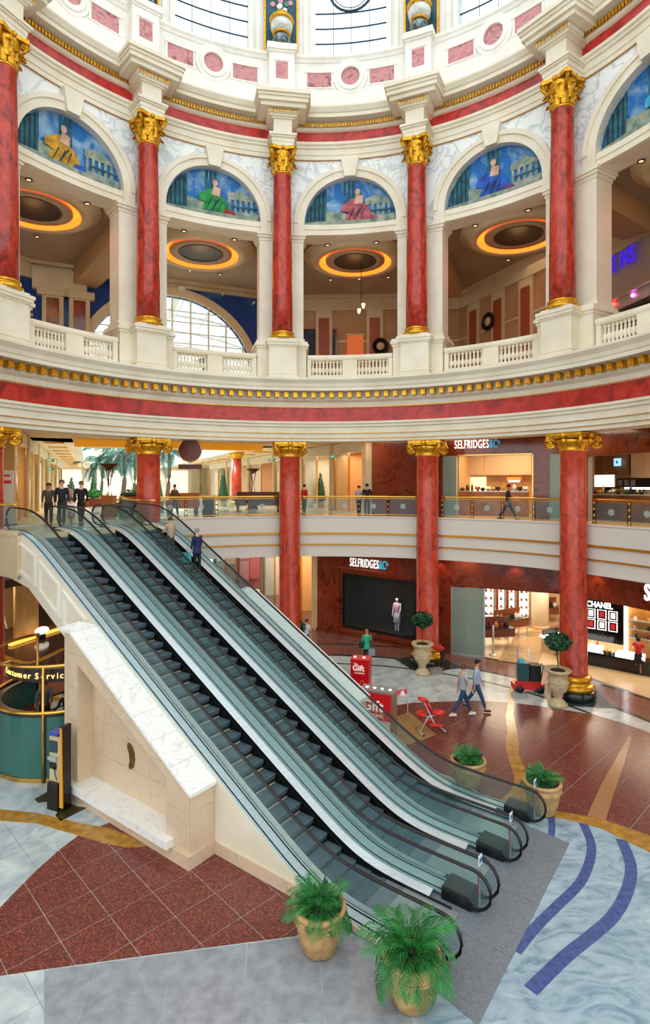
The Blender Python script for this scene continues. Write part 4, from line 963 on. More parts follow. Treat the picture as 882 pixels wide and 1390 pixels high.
inlay([(853, 999), (857, 1001), (846, 1040), (832, 1080), (822, 1114), (797, 1107), (816, 1065), (836, 1030)], mat('pale ochre inlay', '#A87850', rough=.2), 'ochre_ray')
def band(path, w_, m, name):
    P = [G(u, v) for u, v in path]; L = []; R = []
    for i, p in enumerate(P):
        t = (P[min(i+1, len(P)-1)]-P[max(i-1, 0)]).normalized(); n = Vector((-t.y, t.x, 0)); L.append(p+n*w_/2); R.append(p-n*w_/2)
    for i in range(len(P)-1):
        MB().prism([(q.x, q.y) for q in (L[i], L[i+1], R[i+1], R[i])], 0, .011).build(name, m, fl)
def smooth(path, n=4):
    out = []
    for i in range(len(path)-1):
        p0, p1, p2, p3 = path[max(i-1, 0)], path[i], path[i+1], path[min(i+2, len(path)-1)]
        for j in range(n):
            t = j/n; out.append(tuple(.5*(2*p1[a]+(p2[a]-p0[a])*t+(2*p0[a]-5*p1[a]+4*p2[a]-p3[a])*t*t+(3*p1[a]-p0[a]-3*p2[a]+p3[a])*t**3) for a in (0, 1)))
    return out+[path[-1]]
band(smooth([(748, 1108), (749, 1124), (747, 1140)]), .16, BLUEI, 'blue_wave_stone')
band(smooth([(791, 1118), (802, 1145), (800, 1170), (786, 1200), (756, 1230), (726, 1260), (700, 1292)]), .2, BLUEI, 'blue_wave_stone')
band(smooth([(843, 1140), (856, 1175), (851, 1210), (831, 1245), (801, 1272), (766, 1300), (720, 1345)]), .24, BLUEI, 'blue_wave_stone')
plt = [EP(-3.55, -.8), EP(-3.55, 4.85), EP(-2.6, 4.95), EP(-1.6, 5.55), EP(0.3, 5.55), EP(.3, -.45), EP(-1.9, -.45)]
tiles([(p.x, p.y) for p in plt], 1.8, 1.6, (plt[0].x, plt[0].y), EPHI, 'landing_slab', GREYPL, fl, h0=-.002, h1=.016, gap=.008)
# dark patterned floor of the left mall arm
tiles([(-30, 20.2), (-9.9, 22), (-6, 26), (-6, 60), (-32, 60)], 1.2, 1.2, (0, 0), radians(20), 'paving_slab', mat('dark brown floor', '#4E3026', '#3A221C', scale=2, rough=.12), fl, h0=-.028, h1=-.001, gap=.01, limit=120, key=near)
tiles([(-6, 27), (0, 29), (5, 28.5), (5, 60), (-6, 60)], 1.2, 1.2, (0, 0), radians(20), 'paving_slab', mat('mauve brown floor', '#7E5A52', '#6A4842', scale=2, rough=.15), fl, h0=-.028, h1=-.001, gap=.01, limit=60, key=near)
for pth in ([(-20, 948), (20, 940), (60, 920), (88, 905)], [(-10, 905), (30, 925), (60, 945), (90, 950)], [(0, 890), (40, 900), (88, 880)]): band(smooth(pth), .35, OCHRE, 'ochre_swirl')
# ================================================ GROUND FLOOR SHOP WALLS
def slabs(W, x0, x1, z0, z1, cw=1.2, ch=1.15, m=BROWNM, par_=None, name='wall_slab', d=0, lim=300):
    tiles([(x0, z0), (x1, z0), (x1, z1), (x0, z1)], cw, ch, (x0, z1), 0, name, m, par_, mp=lambda x, y, h: W.pt(x, y, h+d), h0=-.04, h1=0, gap=.008, limit=lim)
P = [(-.46, 33.2), (4.7, 29.2), (6.3, 28.5), (10.9, 26.5), (12.9, 22.6), (16.5, 12.5)]
S1, S2, S3, S4, S5 = [Wall(P[i], P[i+1]) for i in range(5)]
gw = struct(MB().hexa([S1.pt(0, 4.5, -.1), S1.pt(.3, 4.5, -.1), S1.pt(.3, 4.5, -.3), S1.pt(0, 4.5, -.3), S1.pt(0, 4.9, -.1), S1.pt(.3, 4.9, -.1), S1.pt(.3, 4.9, -.3), S1.pt(0, 4.9, -.3)]).build('wall_right', BROWNM))
def wallback(W, x0, x1, z0, z1): mb = MB(); W.box(mb, x0, x1, z0, z1, -.3, -.04); mb.build('wall_core', GROUT, gw)
a, b = S1.su(465), S1.su(563)
for x0, x1, z0, z1 in ((0, a, 0, 4.9), (a, b, 3.45, 4.9), (a, b, 0, .5), (b, S1.L, 0, 4.9)): slabs(S1, x0, x1, z0, z1, par_=gw); wallback(S1, x0, x1, z0, z1)
slabs(S2, 0, S2.L, 0, 4.9, .9, par_=gw); wallback(S2, 0, S2.L, 0, 4.9)
slabs(S3, 0, S3.L, 3.38, 4.9, 1.3, .76, par_=gw); wallback(S3, 0, S3.L, 3.38, 4.9)
slabs(S4, 0, S4.L, 3.45, 4.9, 1.3, .76, par_=gw); wallback(S4, 0, S4.L, 3.45, 4.9)
slabs(S5, 0, S5.L, 3.45, 4.9, 1.3, .76, par_=gw); wallback(S5, 0, S5.L, 3.45, 4.9)
slabs(S4, 0, .35, 0, 3.45, par_=gw); wallback(S4, 0, .35, 0, 3.45)
mb = MB()
for (x0, x1, z0, z1) in ((a-.35, a-.2, .3, 3.75), (b+.2, b+.35, .3, 3.75), (a-.35, b+.35, 3.65, 3.8), (a-.35, b+.35, .2, .32)): S1.box(mb, x0, x1, z0, z1, 0, .1)
mb.build('window_moulding', BROWNM, gw)
mb = MB(); S1.box(mb, 0, S1.L, 0, .14, 0, .1); S2.box(mb, 0, S2.L, 0, .14, 0, .1); mb.build('wall_plinth', BROWNM, gw)
# black display window
dw_ = thing('display_window', 'tall black display window in the russet marble wall with a mannequin inside', 'shop window', S1.pt((a+b)/2, .5, 0), S1.rz)
mb = MB(); S1.box(mb, a, b, .5, 3.45, -1.7, -1.6); S1.box(mb, a, b, .44, .5, -1.7, .0); S1.box(mb, a, b, 3.45, 3.5, -1.7, 0); S1.box(mb, a-.05, a, .5, 3.45, -1.7, 0); S1.box(mb, b, b+.05, .5, 3.45, -1.7, 0)
mb.build('black_box', mat('black velvet', '#07070C', '#12101A', scale=2, rough=.7), dw_, world=True)
mb = MB(); S1.box(mb, a, b, .5, 3.45, -.06, -.04); mb.build('pane', PANE, dw_, world=True)
mb = MB()
for x0, x1, z0, z1 in ((a, a+.08, .5, 3.45), (b-.08, b, .5, 3.45), (a, b, 3.37, 3.45), (a, b, .5, .58)): S1.box(mb, x0, x1, z0, z1, -.1, .02)
mb.build('window_frame', BLACK, dw_, world=True)
mc = S1.pt(S1.su(527), .5, -.9)
lamp('SPOT', tuple(S1.pt(S1.su(527), 3.4, -.5)), 160, (1, .85, .9), .05, (radians(8), 0, 0), spot=radians(50))
for i in range(5):
    x = a+.3+(b-a-.6)*i/4; q = thing('window_spotlight', 'tiny ceiling spotlight in the black display window, %s of five' % ('first', 'second', 'third', 'fourth', 'last')[i], 'spotlight', S1.pt(x, 3.42, -.5)); MB().lathe([(.05, 0), (.05, -.07), (.035, -.07), (.03, -.05), (0, -.05)][::-1], 8).build('can', SATIN, q); q['group'] = 'spotlights of the black window'
def shopsign(W, u0, z, size, label, W2=None, s='SELFRIDGES', s2='&C', sc=.62):
    x = W.su(u0); q = thing('shop_sign', label, 'sign', W.pt(x, z, .05), W.rz)
    o1 = text(s, size, SIGNW, q, W.M(x, z, .06), 'white_lettering', .02, xs=sc, bold=.0, sp=1.12)
    wdt = max(v.co.x for v in o1.data.vertices)
    o2 = text(s2, size, mat('blue outline letter', '#3A98B8', emit=.7), q, W.M(x+wdt+.03, z, .06), 'blue_lettering', .04, xs=sc, bold=.004)
    w2 = max(v.co.x for v in o2.data.vertices)
    text('o', size*.6, mat('blue outline letter', '#3A98B8', emit=.7), q, W.M(x+w2+.03, z+size*.3, .06), 'blue_lettering', .04, xs=sc, bold=.004)
    return q
shopsign(S1, 475.5, S1.zv(S1.su(477), 768), .66, 'illuminated white SELFRIDGES&Co letters above the black display window', sc=.5)
x = S4.su(875.5); q = thing('shop_sign', 'large lit white letter S starting a sign at the right edge', 'sign', S4.pt(x, 3.9, .05), S4.rz)
text('SELFRIDGES', .92, SIGNW, q, S4.M(x, 3.88, .06), 'white_lettering', .04, xs=.62, bold=.015)
# store interior
STW = mat('store wall', '#D9B98E', rough=.6)
rm = struct(MB().box((15.5, 36.3, 2.2), (26, .3, 4.5)).build('wall_store', STW))
MB().box((24.5, 27, 2.2), (.3, 18, 4.5)).build('store_side_wall', STW, rm)
SD = Wall((5.6, 36.2), (6.9, 28.7)); mb = MB(); SD.box(mb, 0, SD.L, 0, 4.4, -.2, 0); mb.build('store_side_wall', WOODR, rm)
stf = struct(MB().prism([(4.9, 29.4), (6.3, 28.5), (10.9, 26.5), (12.9, 22.6), (16.5, 12.5), (24.5, 12.5), (24.5, 36.3), (4.9, 36.3)], -.03, .0).build('floor', BEIGEF))
cl = struct(MB().prism([(4.9, 29.6), (6.4, 28.8), (11.1, 26.8), (13.2, 22.8), (16.8, 12.8), (24.5, 12.5), (24.5, 36.3), (4.9, 36.3)], 4.3, 4.45).build('ceiling', CREAM2))
for x, y, p in ((9.5, 31.5, 300), (13.5, 31, 300), (17, 26, 300), (14.5, 25.6, 120)): lamp('AREA', (x, y, 4.25), p, (1, .82, .6), 3.0)
q = thing('store_path', 'darker curved stone path across the store floor', 'floor inlay', (12, 31, .002)); pth = [G(u, v) for u, v in smooth([(703, 900), (712, 880), (726, 866), (752, 857), (790, 850)])]
mb = MB()
for i in range(len(pth)-1):
    t = (pth[i+1]-pth[i]).normalized(); n = Vector((-t.y, t.x, 0)); a_, b_ = pth[i], pth[i+1]; mb.hexa([a_-n*.9, b_-n*.9, b_+n*.9, a_+n*.9]+[p+Vector((0, 0, .006)) for p in (a_-n*.9, b_-n*.9, b_+n*.9, a_+n*.9)])
mb.build('path_stone', mat('path stone', '#A88A62', '#94764E', scale=3, rough=.3), q, world=True)
scr = thing('glass_screen', 'tall frosted green glass screen at the left of the store entrance', 'screen', S3.pt(.6, 0, .0), S3.rz)
x1 = S3.su(656); mb = MB(); S3.box(mb, .05, x1, .06, 3.36, -.06, -.03); mb.build('pane', SHADEG, scr, world=True)
mb = MB(); S3.box(mb, .0, x1+.04, 0, .07, -.1, .0); S3.box(mb, x1, x1+.07, 0, 3.38, -.08, -.01); S3.box(mb, -.02, .05, 0, 3.38, -.08, -.01); mb.build('screen_frame', SATIN, scr, world=True)
lit = mat('lit shelf back', '#FFF4DA', emit=1.9)
for i, u in enumerate((657, 677, 691, 705)):
    y = 33.6-.15*i+0*u; x = (u-441)/FPX*y
    q = thing('lit_shelf_unit', ['narrow glowing shelf unit against the store wall beside the green screen', 'second glowing shelf unit from the green screen, with shoes', 'third glowing shelf unit from the green screen, with shoes', 'glowing shelf unit just left of the round white pillar'][i], 'shelf', (x, y, 0))
    MB().box((.28, .25, 2.0), (.62, .1, 3.2)).build('lit_back', lit, q); MB().box((-.12, .2, 2.0), (.16, .5, 3.4)).build('side_panel', WOODR, q)
    for j in range(6):
        s_ = MB().box((.28, .08, .8+j*.45), (.62, .3, .03)).build('shelf_board', WOODR if j == 0 else SATIN, q)
    for j in range(5):
        for k2 in range(2):
            sh = MB(); sh.box((0, 0, .04), (.09, .2, .07)); sh.box((0, .07, .09), (.08, .08, .06))
            o = sh.build('shoe', mat(('dark shoe', 'tan shoe', 'red shoe')[(i+j+k2) % 3], ('#1A1412', '#8A5A30', '#A82A20')[(i+j+k2) % 3], rough=.4))
            o.location = (x+.14+.28*k2, y+.05, .82+j*.45); tag(o, '%s hand small shoe on shelf %s of the %s' % (('left', 'right')[k2], ('one', 'two', 'three', 'four', 'five')[j], ('narrow glowing unit', 'second glowing unit', 'third glowing unit', 'glowing unit by the pillar')[i]), 'shoe', 'shoes on the glowing shelves')
q = thing('round_pillar', 'plain round white pillar inside the store behind the entrance', 'column', (12.75, 33.8, 0)); MB().lathe([(.5, 0), (.5, 4.3)], 24).build('shaft', mat('matt white pillar', '#EADFCB', rough=.6), q); MB().lathe([(.53, 0), (.53, .12), (.5, .14)], 24).build('foot', STW, q)
ORD = ('first', 'second', 'third', 'fourth', 'fifth', 'sixth', 'seventh', 'eighth', 'ninth', 'tenth', 'eleventh', 'twelfth', 'thirteenth', 'fourteenth')
def case(x, y, L, rz, lab, h=.95):
    q = thing('display_case', lab, 'display table', (x, y, 0), rz)
    MB().box((0, 0, h-.2), (L, .75, .4)).build('drawer_box', WOODR, q); MB().box((0, 0, h+.02), (L+.06, .8, .04)).build('top', mat('dark glass top', '#2A1E18', rough=.15), q)
    for sx in (-1, 1):
        for sy in (-1, 1): MB().box((sx*(L/2-.06), sy*.3, (h-.4)/2), (.04, .04, h-.4)).build('leg', SATIN, q)
    MB().box((0, .2, h+.3), (L*.9, .05, .5)).build('back_riser', WOODR, q)
    R = random.Random(int(x*10))
    for i in range(int(L/.28)):
        c = ('#1A1412', '#C8A050', '#8A2A20', '#E8E0D0', '#4A3424')[R.randrange(5)]
        b_ = MB(); b_.box((0, 0, .1), (.2, .12, .18)); b_.tube([(-.07, 0, .18), (-.05, 0, .28), (.05, 0, .28), (.07, 0, .18)], .012, 5)
        o = b_.build('handbag', mat('bag '+c[1:], c, rough=.4)); lx = -L/2+.2+i*.28; o.location = (x+lx*cos(rz), y+lx*sin(rz), h+.045); o.rotation_euler = (0, 0, rz)
        tag(o, '%s bag, %s from the left, on the %s' % ({'#1A1412': 'black', '#C8A050': 'gold', '#8A2A20': 'dark red', '#E8E0D0': 'cream', '#4A3424': 'brown'}[c], ORD[i], lab.split(' with')[0].split(' nearest')[0]), 'bag', 'bags on display tables')
case(8.9, 29.9, 1.9, radians(8), 'wood fronted display table with bags nearest the green screen, on thin legs')
case(10.3, 31.8, 2.2, radians(28), 'second wood display table with bags, left of the round pillar')
case(13.6, 35.0, 1.6, radians(5), 'far wood display table with bags, right of the round pillar')
q = thing('low_case', 'low tilted white display case beside the second topiary, inside the entrance', 'display table', (11.7, 28.9, 0), radians(30)); MB().box((0, 0, .35), (1.2, .8, .7)).build('body', STW, q); MB().box((0, 0, .78), (1.3, .9, .1)).build('lit_top', LAMPC, q); MB().box((0, .3, .95), (1.2, .05, .3)).build('back_riser', DARK, q)
q = thing('barrier_post', 'slim grey barrier post standing in the store entrance', 'post', (8.35, 28.3, 0)); MB().lathe([(.2, 0), (.2, .03), (.04, .06)], 14).build('base', SATIN, q); MB().lathe([(.045, .05), (.045, 1.45), (0, 1.5)], 10).build('post', SATIN, q)
# cosmetics counter
CW = Wall((11.6, 28.35), (17.2, 23.6)); BLK = mat('gloss black', '#060607', rough=.12)
q = thing('cosmetics_counter', 'gloss black cosmetics counter and wall unit with CHANEL lettering and six framed squares', 'counter', CW.pt(2, 0, 0), CW.rz)
c0, c1 = CW.su(795), CW.su(842)
mb = MB(); CW.box(mb, c0-1, c1+2.6, 0, .62, 0, .7); mb.build('base', BLK, q, world=True)
mb = MB(); CW.box(mb, c0-1, CW.su(819), .66, .84, .02, .68); CW.box(mb, CW.su(840), CW.su(876), .62, .78, .02, .72); mb.build('lit_counter', LAMPC, q, world=True)
mb = MB(); CW.box(mb, c0-1, c1, .86, 2.85, -.9, -.6); mb.build('wall_unit', BLK, q, world=True)
Wb = Wall(tuple(CW.pt(0, 0, -.6))[:2], tuple(CW.pt(CW.L, 0, -.6))[:2])
e0 = Wb.su(796); wtot = Wb.su(823.5)-e0
o = text('CHANEL', .38, SIGNW, q, Wb.M(e0, 2.5, .02), 'white_lettering', .02, xs=.8, bold=.012)
redp = mat('red poster', '#C01820', rough=.5, emit=.25); whp = mat('white lit square', '#F4F0F0', emit=1.2)
for i in range(3):
    for j in range(2):
        xx = Wb.su(796+i*15); x1_ = Wb.su(808+i*15); zz = 1.95-j*.52
        mb = MB()
        for a_, b_, c_, d_ in ((xx, x1_, zz, zz+.025), (xx, x1_, zz+.43, zz+.45), (xx, xx+.03, zz, zz+.45), (x1_-.03, x1_, zz, zz+.45)): Wb.box(mb, a_, b_, c_, d_, 0, .05)
        mb.build('square_frame', whp, q, world=True)
        mb = MB(); Wb.box(mb, xx+.1, x1_-.1, zz+.1, zz+.36, .0, .03); mb.build('poster', whp if (i+j) % 2 == 0 else redp, q, world=True)
for i, u in enumerate((800, 806, 813, 826, 833)):
    o = MB().lathe([(.05, 0), (.05, .14), (.02, .17), (.02, .22)], 8).build('bottle', mat('bottle %d' % (i % 3), ('#D8B050', '#E8E4E0', '#C03A30')[i % 3], rough=.2)); o.location = CW.pt(CW.su(u), .87 if u < 820 else .625, .3)
    tag(o, ('short gold bottle', 'pale bottle', 'red bottle', 'gold bottle beside the black gap', 'last pale bottle')[i]+' on the black cosmetics counter', 'bottle', 'bottles on the cosmetics counter')
q = thing('makeup_wall', 'amber lit make-up wall with glass shelves right of the black cosmetics unit', 'shelf', CW.pt(6, 0, -.6), CW.rz)
mb = MB(); CW.box(mb, c1+.15, c1+3, .0, 3.2, -.9, -.75); mb.build('amber_back', mat('amber back', '#D89A48', '#B8782E', scale=2, rough=.5), q, world=True)
mb = MB(); CW.box(mb, c1+.02, c1+.14, .0, 3.3, -.9, -.55); mb.build('lit_edge', LAMPC, q, world=True)
for z in (1.3, 1.7, 2.1): mb = MB(); CW.box(mb, c1+.2, c1+3, z, z+.03, -.75, -.45); mb.build('glass_shelf', SATIN, q, world=True)
mb = MB(); CW.box(mb, c1+1.35, c1+1.45, 2.2, 2.9, -.74, -.7); mb.build('tube_lamp', LAMPC, q, world=True)
for i in range(12):
    o = MB().box((0, 0, .07), (.12, .1, .14)).box((0, -.01, .15), (.08, .07, .03)).build('makeup_box', mat('make-up %d' % (i % 4), ('#1C1414', '#C8944A', '#E8D8C8', '#8A3028')[i % 4], rough=.3)); j = i % 3; o.location = CW.pt(c1+.5+(i//3)*.55, 1.33+.4*j, -.6)
    tag(o, 'small make-up box on the %s glass shelf, %s from the lit edge' % (('lower', 'middle', 'upper')[j], ('first', 'second', 'third', 'fourth')[i//3]), 'box', 'make-up boxes')
# ================================================ MID LEVEL SHOPS AND THE MALL ARMS
MD = Vector((-.383, .924, 0)).normalized(); MN = Vector((MD.y, -MD.x, 0)); MO = Vector((-12.5, 22.5, 0))
def ML(a, b, z=0): p = MO+MD*a+MN*b; return Vector((p.x, p.y, z))
def mbox(mb, a0, a1, b0, b1, z0, z1): return mb.hexa([ML(a0, b0, z0), ML(a0, b1, z0), ML(a1, b1, z0), ML(a1, b0, z0), ML(a0, b0, z1), ML(a0, b1, z1), ML(a1, b1, z1), ML(a1, b0, z1)])
mf = struct(mbox(MB(), 12, 66, -6, 23, 4.9, FZ-.005).build('floor', BEIGEF))
FPAT = mat('pale polished floor', '#D8D4C4', '#C4BEA8', scale=1, rough=.12)
mbox(MB(), 8, 66, 3.0, 13.4, FZ-.02, FZ+.004).build('pale_floor_field', FPAT, mf)
# mid level russet wall with two cafe openings
mw = struct(MB().box((30, 30, 10), (.1, .1, .1)).build('wall_mid', BROWNM))
def slab2(W, x0, x1, z0, z1, cw=1.3, ch=1.2):
    tiles([(x0, z0), (x1, z0), (x1, z1), (x0, z1)], cw, ch, (x0, z1), 0, 'wall_slab', BROWNM, mw, mp=lambda x, y, h: W.pt(x, y, h), h0=-.04, h1=0, gap=.008)
    mb = MB(); W.box(mb, x0, x1, z0, z1, -.3, -.04); mb.build('wall_core', GROUT, mw)
m1 = S1.su(503); slab2(S1, m1, S1.L, FZ, 10.95); slab2(S2, 0, S2.L, FZ, 10.95, .9)
Q3 = Wall((6.3, 28.5), (11.6, 26.0)); Q4 = Wall((11.6, 26.0), (14.0, 19.8))
a, b = Q3.su(621), Q3.su(722); zt = Q3.zv(a, 619)
for x0, x1, z0, z1 in ((0, a, FZ, 10.95), (a, b, zt, 10.95), (b, Q3.L, FZ, 10.95)): slab2(Q3, x0, x1, z0, z1)
a4 = Q4.su(797); zt4 = 9.75
slab2(Q4, 0, a4, FZ, 10.95); slab2(Q4, a4, Q4.L, zt4, 10.95)
shopsign(Q3, 617, Q3.zv(Q3.su(620), 609), .58, 'illuminated white SELFRIDGES&Co letters above the mid level cafe opening', sc=.5)
mb = MB(); Q3.box(mb, a-.06, a, FZ, zt, -.2, .05); Q3.box(mb, b, b+.06, FZ, zt, -.2, .05); Q3.box(mb, a, b, zt, zt+.06, -.2, .05); mb.build('opening_trim', BRASS, mw)
# green glass screens
q = thing('glass_screen', 'tall green glass screen at the left of the mid level cafe opening', 'screen', Q3.pt(a-.4, FZ, .05), Q3.rz); xx = Q3.su(601); mb = MB(); Q3.box(mb, xx, a-.05, FZ, zt, .02, .05); mb.build('pane', SHADEG, q, world=True); mb = MB(); Q3.box(mb, xx, a-.05, FZ, FZ+.06, .0, .08); mb.build('foot_rail', SATIN, q, world=True)
q = thing('glass_screen', 'tall green glass screen left of the right hand red column on the mid level', 'screen', Q3.pt(Q3.su(755), FZ, .05), Q3.rz); mb = MB(); Q3.box(mb, Q3.su(746), Q3.su(764), FZ, zt, .02, .05); mb.build('pane', SHADEG, q, world=True); mb = MB(); Q3.box(mb, Q3.su(746), Q3.su(764), FZ, FZ+.06, .0, .08); mb.build('foot_rail', SATIN, q, world=True)
# cafe room
CAFW = mat('cafe wall', '#C8A070', rough=.6)
cr = struct(MB().hexa([Q3.pt(-1, FZ, -6.2), Q3.pt(6.5, FZ, -6.2), Q3.pt(6.5, FZ, -6.5), Q3.pt(-1, FZ, -6.5), Q3.pt(-1, 10.9, -6.2), Q3.pt(6.5, 10.9, -6.2), Q3.pt(6.5, 10.9, -6.5), Q3.pt(-1, 10.9, -6.5)]).build('wall_cafe', CAFW))
mb = MB(); Q3.box(mb, -.3, -.1, FZ, 10.9, -6.4, -.4); mb.build('side_wall', CAFW, cr); mb = MB(); Q3.box(mb, 5.2, 5.4, FZ, 10.9, -6.4, -.4); mb.build('side_wall', CAFW, cr)
lamp('AREA', tuple(Q3.pt(2.4, 10.6, -2.8)), 240, (1, .78, .5), 3)
def cab(W, x0, x1, z0, z1, d, lab, m=CREAM2, n=3, depth=.5):
    q = thing('wall_cabinet', lab, 'cabinet', W.pt((x0+x1)/2, z0, d), W.rz)
    mb = MB(); W.box(mb, x0, x1, z0, z1, d-depth, d); mb.build('body', m, q, world=True)
    for i in range(n):
        g = (x1-x0)/n; mb = MB(); W.box(mb, x0+g*i+.02, x0+g*(i+1)-.02, z0+.03, z1-.03, d, d+.03); o = mb.build('door', m, q, world=True)
        mb = MB(); W.box(mb, x0+g*(i+.5)-.06, x0+g*(i+.5)+.06, z0+.1, z0+.13, d+.03, d+.05); mb.build('handle', SATIN, o, world=True)
    return q
Wc = Wall(tuple(Q3.pt(0, 0, -5.6))[:2], tuple(Q3.pt(6, 0, -5.6))[:2])
cab(Wc, Wc.su(618), Wc.su(722), 9.0, 10.3, .2, 'row of pale upper cabinets at the back of the mid level cafe', mat('pale cabinet', '#D8B890', rough=.5), 5)
q = thing('lit_menu_panel', 'bright backlit panel under the cafe cabinets at left', 'panel', Wc.pt(Wc.su(640), 8.3, .1), Wc.rz); mb = MB(); Wc.box(mb, Wc.su(622), Wc.su(660), 7.95, 8.9, 0, .08); mb.build('lit_face', mat('warm lit panel', '#FFE2B0', emit=1.0), q, world=True); mb = MB(); Wc.box(mb, Wc.su(622), Wc.su(660), 8.9, 8.96, 0, .1); mb.build('top_edge', SATIN, q, world=True)
q = thing('orange_hood', 'small glowing orange hood at the right of the mid level cafe', 'lamp', Wc.pt(Wc.su(700), 8.8, .4), Wc.rz); mb = MB(); Wc.box(mb, Wc.su(690), Wc.su(708), 8.7, 8.88, .2, .7); mb.build('hood', mat('orange lit hood', '#FF6A1E', emit=1.6), q, world=True); mb = MB(); Wc.box(mb, Wc.su(692), Wc.su(706), 8.62, 8.7, .25, .65); mb.build('lamp_strip', LAMPC, q, world=True)
def counter(W, x0, x1, d, lab, m=WOODR, h=1.05, items=10, seed=1, cat='counter'):
    q = thing('cafe_counter', lab, cat, W.pt((x0+x1)/2, FZ, d), W.rz)
    mb = MB(); W.box(mb, x0, x1, FZ, FZ+h, d-.7, d); mb.build('front', m, q, world=True); mb = MB(); W.box(mb, x0-.03, x1+.03, FZ+h, FZ+h+.05, d-.75, d+.05); mb.build('worktop', SATIN, q, world=True)
    R = random.Random(seed)
    for i in range(items):
        x = x0+.15+(x1-x0-.3)*i/max(1, items-1); k = R.randrange(4); mb = MB()
        nm, ct, wd = (('bottle', 'bottle', 'bottle'), ('bowl', 'bowl', 'bowl of food'), ('storage_jar', 'jar', 'jar with lid'), ('plate_of_cakes', 'plate', 'plate of cakes'))[k]
        if k == 0: mb.lathe([(.05, 0), (.05, .2), (.018, .28), (.018, .34)], 8)
        elif k == 1: mb.lathe([(.05, 0), (.14, .09), (.12, .09), (.05, .04)], 10); mb.ball((0, 0, .08), .08, 8, 5)
        elif k == 2: mb.lathe([(.08, 0), (.08, .2), (.06, .22), (.06, .26), (.01, .28)], 10)
        else: mb.lathe([(.05, 0), (.05, .06), (.16, .08), (.16, .1)], 12); mb.ball((.05, 0, .14), .06, 6, 4); mb.ball((-.06, .02, .14), .06, 6, 4)
        c = ('#3E7A2E', '#E8A84A', '#B8301E', '#F0E8D8', '#6A3A1E', '#1E1A18', '#D8C850')[R.randrange(7)]
        o = mb.build(nm, mat('item '+c[1:], c, rough=.35)); o.location = W.pt(x, FZ+h+.052, d-.2-.3*R.random()); o.scale = (1.25,)*3
        tag(o, '%s %s, %s from the left, on the %s' % ({'#3E7A2E': 'green', '#E8A84A': 'amber', '#B8301E': 'red', '#F0E8D8': 'cream', '#6A3A1E': 'brown', '#1E1A18': 'black', '#D8C850': 'yellow'}[c], wd, ORD[i], lab.split(' with ')[0].replace('long ', '')), ct, 'goods on the '+lab.split(' with ')[0])
    return q
W2 = Wall(tuple(Q3.pt(0, 0, -2.2))[:2], tuple(Q3.pt(6, 0, -2.2))[:2])
counter(W2, W2.su(622), W2.su(716), 0, 'amber wood cafe counter with bowls and jars', mat('amber wood front', '#B8702E', '#9A5A20', scale=2, rough=.4), 1.25, 13, 3)
W4b = Wall(tuple(Q4.pt(0, 0, -1.6))[:2], tuple(Q4.pt(8, 0, -1.6))[:2])
counter(W4b, W4b.su(795), W4b.su(905), 0, 'long food counter with trays at the right edge of the mid level', mat('dark amber front', '#6A4020', '#8A5A2A', scale=2, rough=.3), 1.15, 14, 8)
W5b = Wall(tuple(Q4.pt(-1, 0, -5.5))[:2], tuple(Q4.pt(8, 0, -5.5))[:2])
mb = MB(); W5b.box(mb, -2, 10, FZ, 10.9, -.2, 0); mb.build('back_wall', CAFW, cr)
cab(W5b, W5b.su(803), W5b.su(858), 9.0, 10.2, .3, 'wide brown bulkhead cabinet above the food counter with a blue lit square', mat('brown bulkhead', '#8A5E38', rough=.5), 3)
cab(W5b, W5b.su(862), W5b.su(900), 8.8, 10.4, .3, 'pale bulkhead cabinet at the right edge above the food counter', mat('pale cabinet', '#D8B890', rough=.5), 2)
lamp('AREA', tuple(Q4.pt(3.5, 10.6, -2.8)), 240, (1, .78, .5), 3)
q = thing('blue_sign', 'small square lit blue sign above the right food counter', 'sign', W5b.pt(W5b.su(848), 9.7, .5), W5b.rz); mb = MB(); W5b.box(mb, W5b.su(843.5), W5b.su(852.5), 9.45, 9.85, .5, .56); mb.build('lit_face', mat('blue lit face', '#8AC8F4', emit=1.4), q, world=True); mb = MB(); W5b.box(mb, W5b.su(847), W5b.su(849), 9.58, 9.72, .56, .58); mb.build('emblem', mat('notice blue', '#2A62B0'), q, world=True)
q = thing('menu_board', 'black menu board with pale squares above the food counter at the right edge', 'sign', W5b.pt(W5b.su(868), 8.5, .9), W5b.rz); mb = MB(); W5b.box(mb, W5b.su(853), W5b.su(900), 8.35, 8.8, .8, .86); mb.build('board', BLK, q, world=True)
mb = MB(); W5b.box(mb, W5b.su(866), W5b.su(900), 8.24, 8.33, .8, .95); mb.build('tube_lamp', LAMPC, q, world=True)
for i in range(3): mb = MB(); W5b.box(mb, W5b.su(855+i*9), W5b.su(861+i*9), 8.42, 8.72, .86, .88); mb.build('menu_panel', mat('menu grey', '#6E6E6A'), q, world=True)
for i in range(7):
    u = 803+i*11; o = MB().box((0, 0, .3), (.36, .3, .6)).box((0, -.16, .35), (.3, .04, .3)).build('coffee_machine' if i % 2 else 'glass_cabinet', mat('appliance %d' % (i % 3), ('#1A1614', '#5A4434', '#A89880')[i % 3], rough=.25)); o.location = W5b.pt(W5b.su(u), 7.75, .6); o.rotation_euler = (0, 0, W5b.rz)
    tag(o, '%s kitchen appliance on the back counter behind the food counter, %s from the left' % (('black', 'brown', 'grey')[i % 3], ('first', 'second', 'third', 'fourth', 'fifth', 'sixth', 'seventh')[i]), 'appliance', 'kitchen appliances')
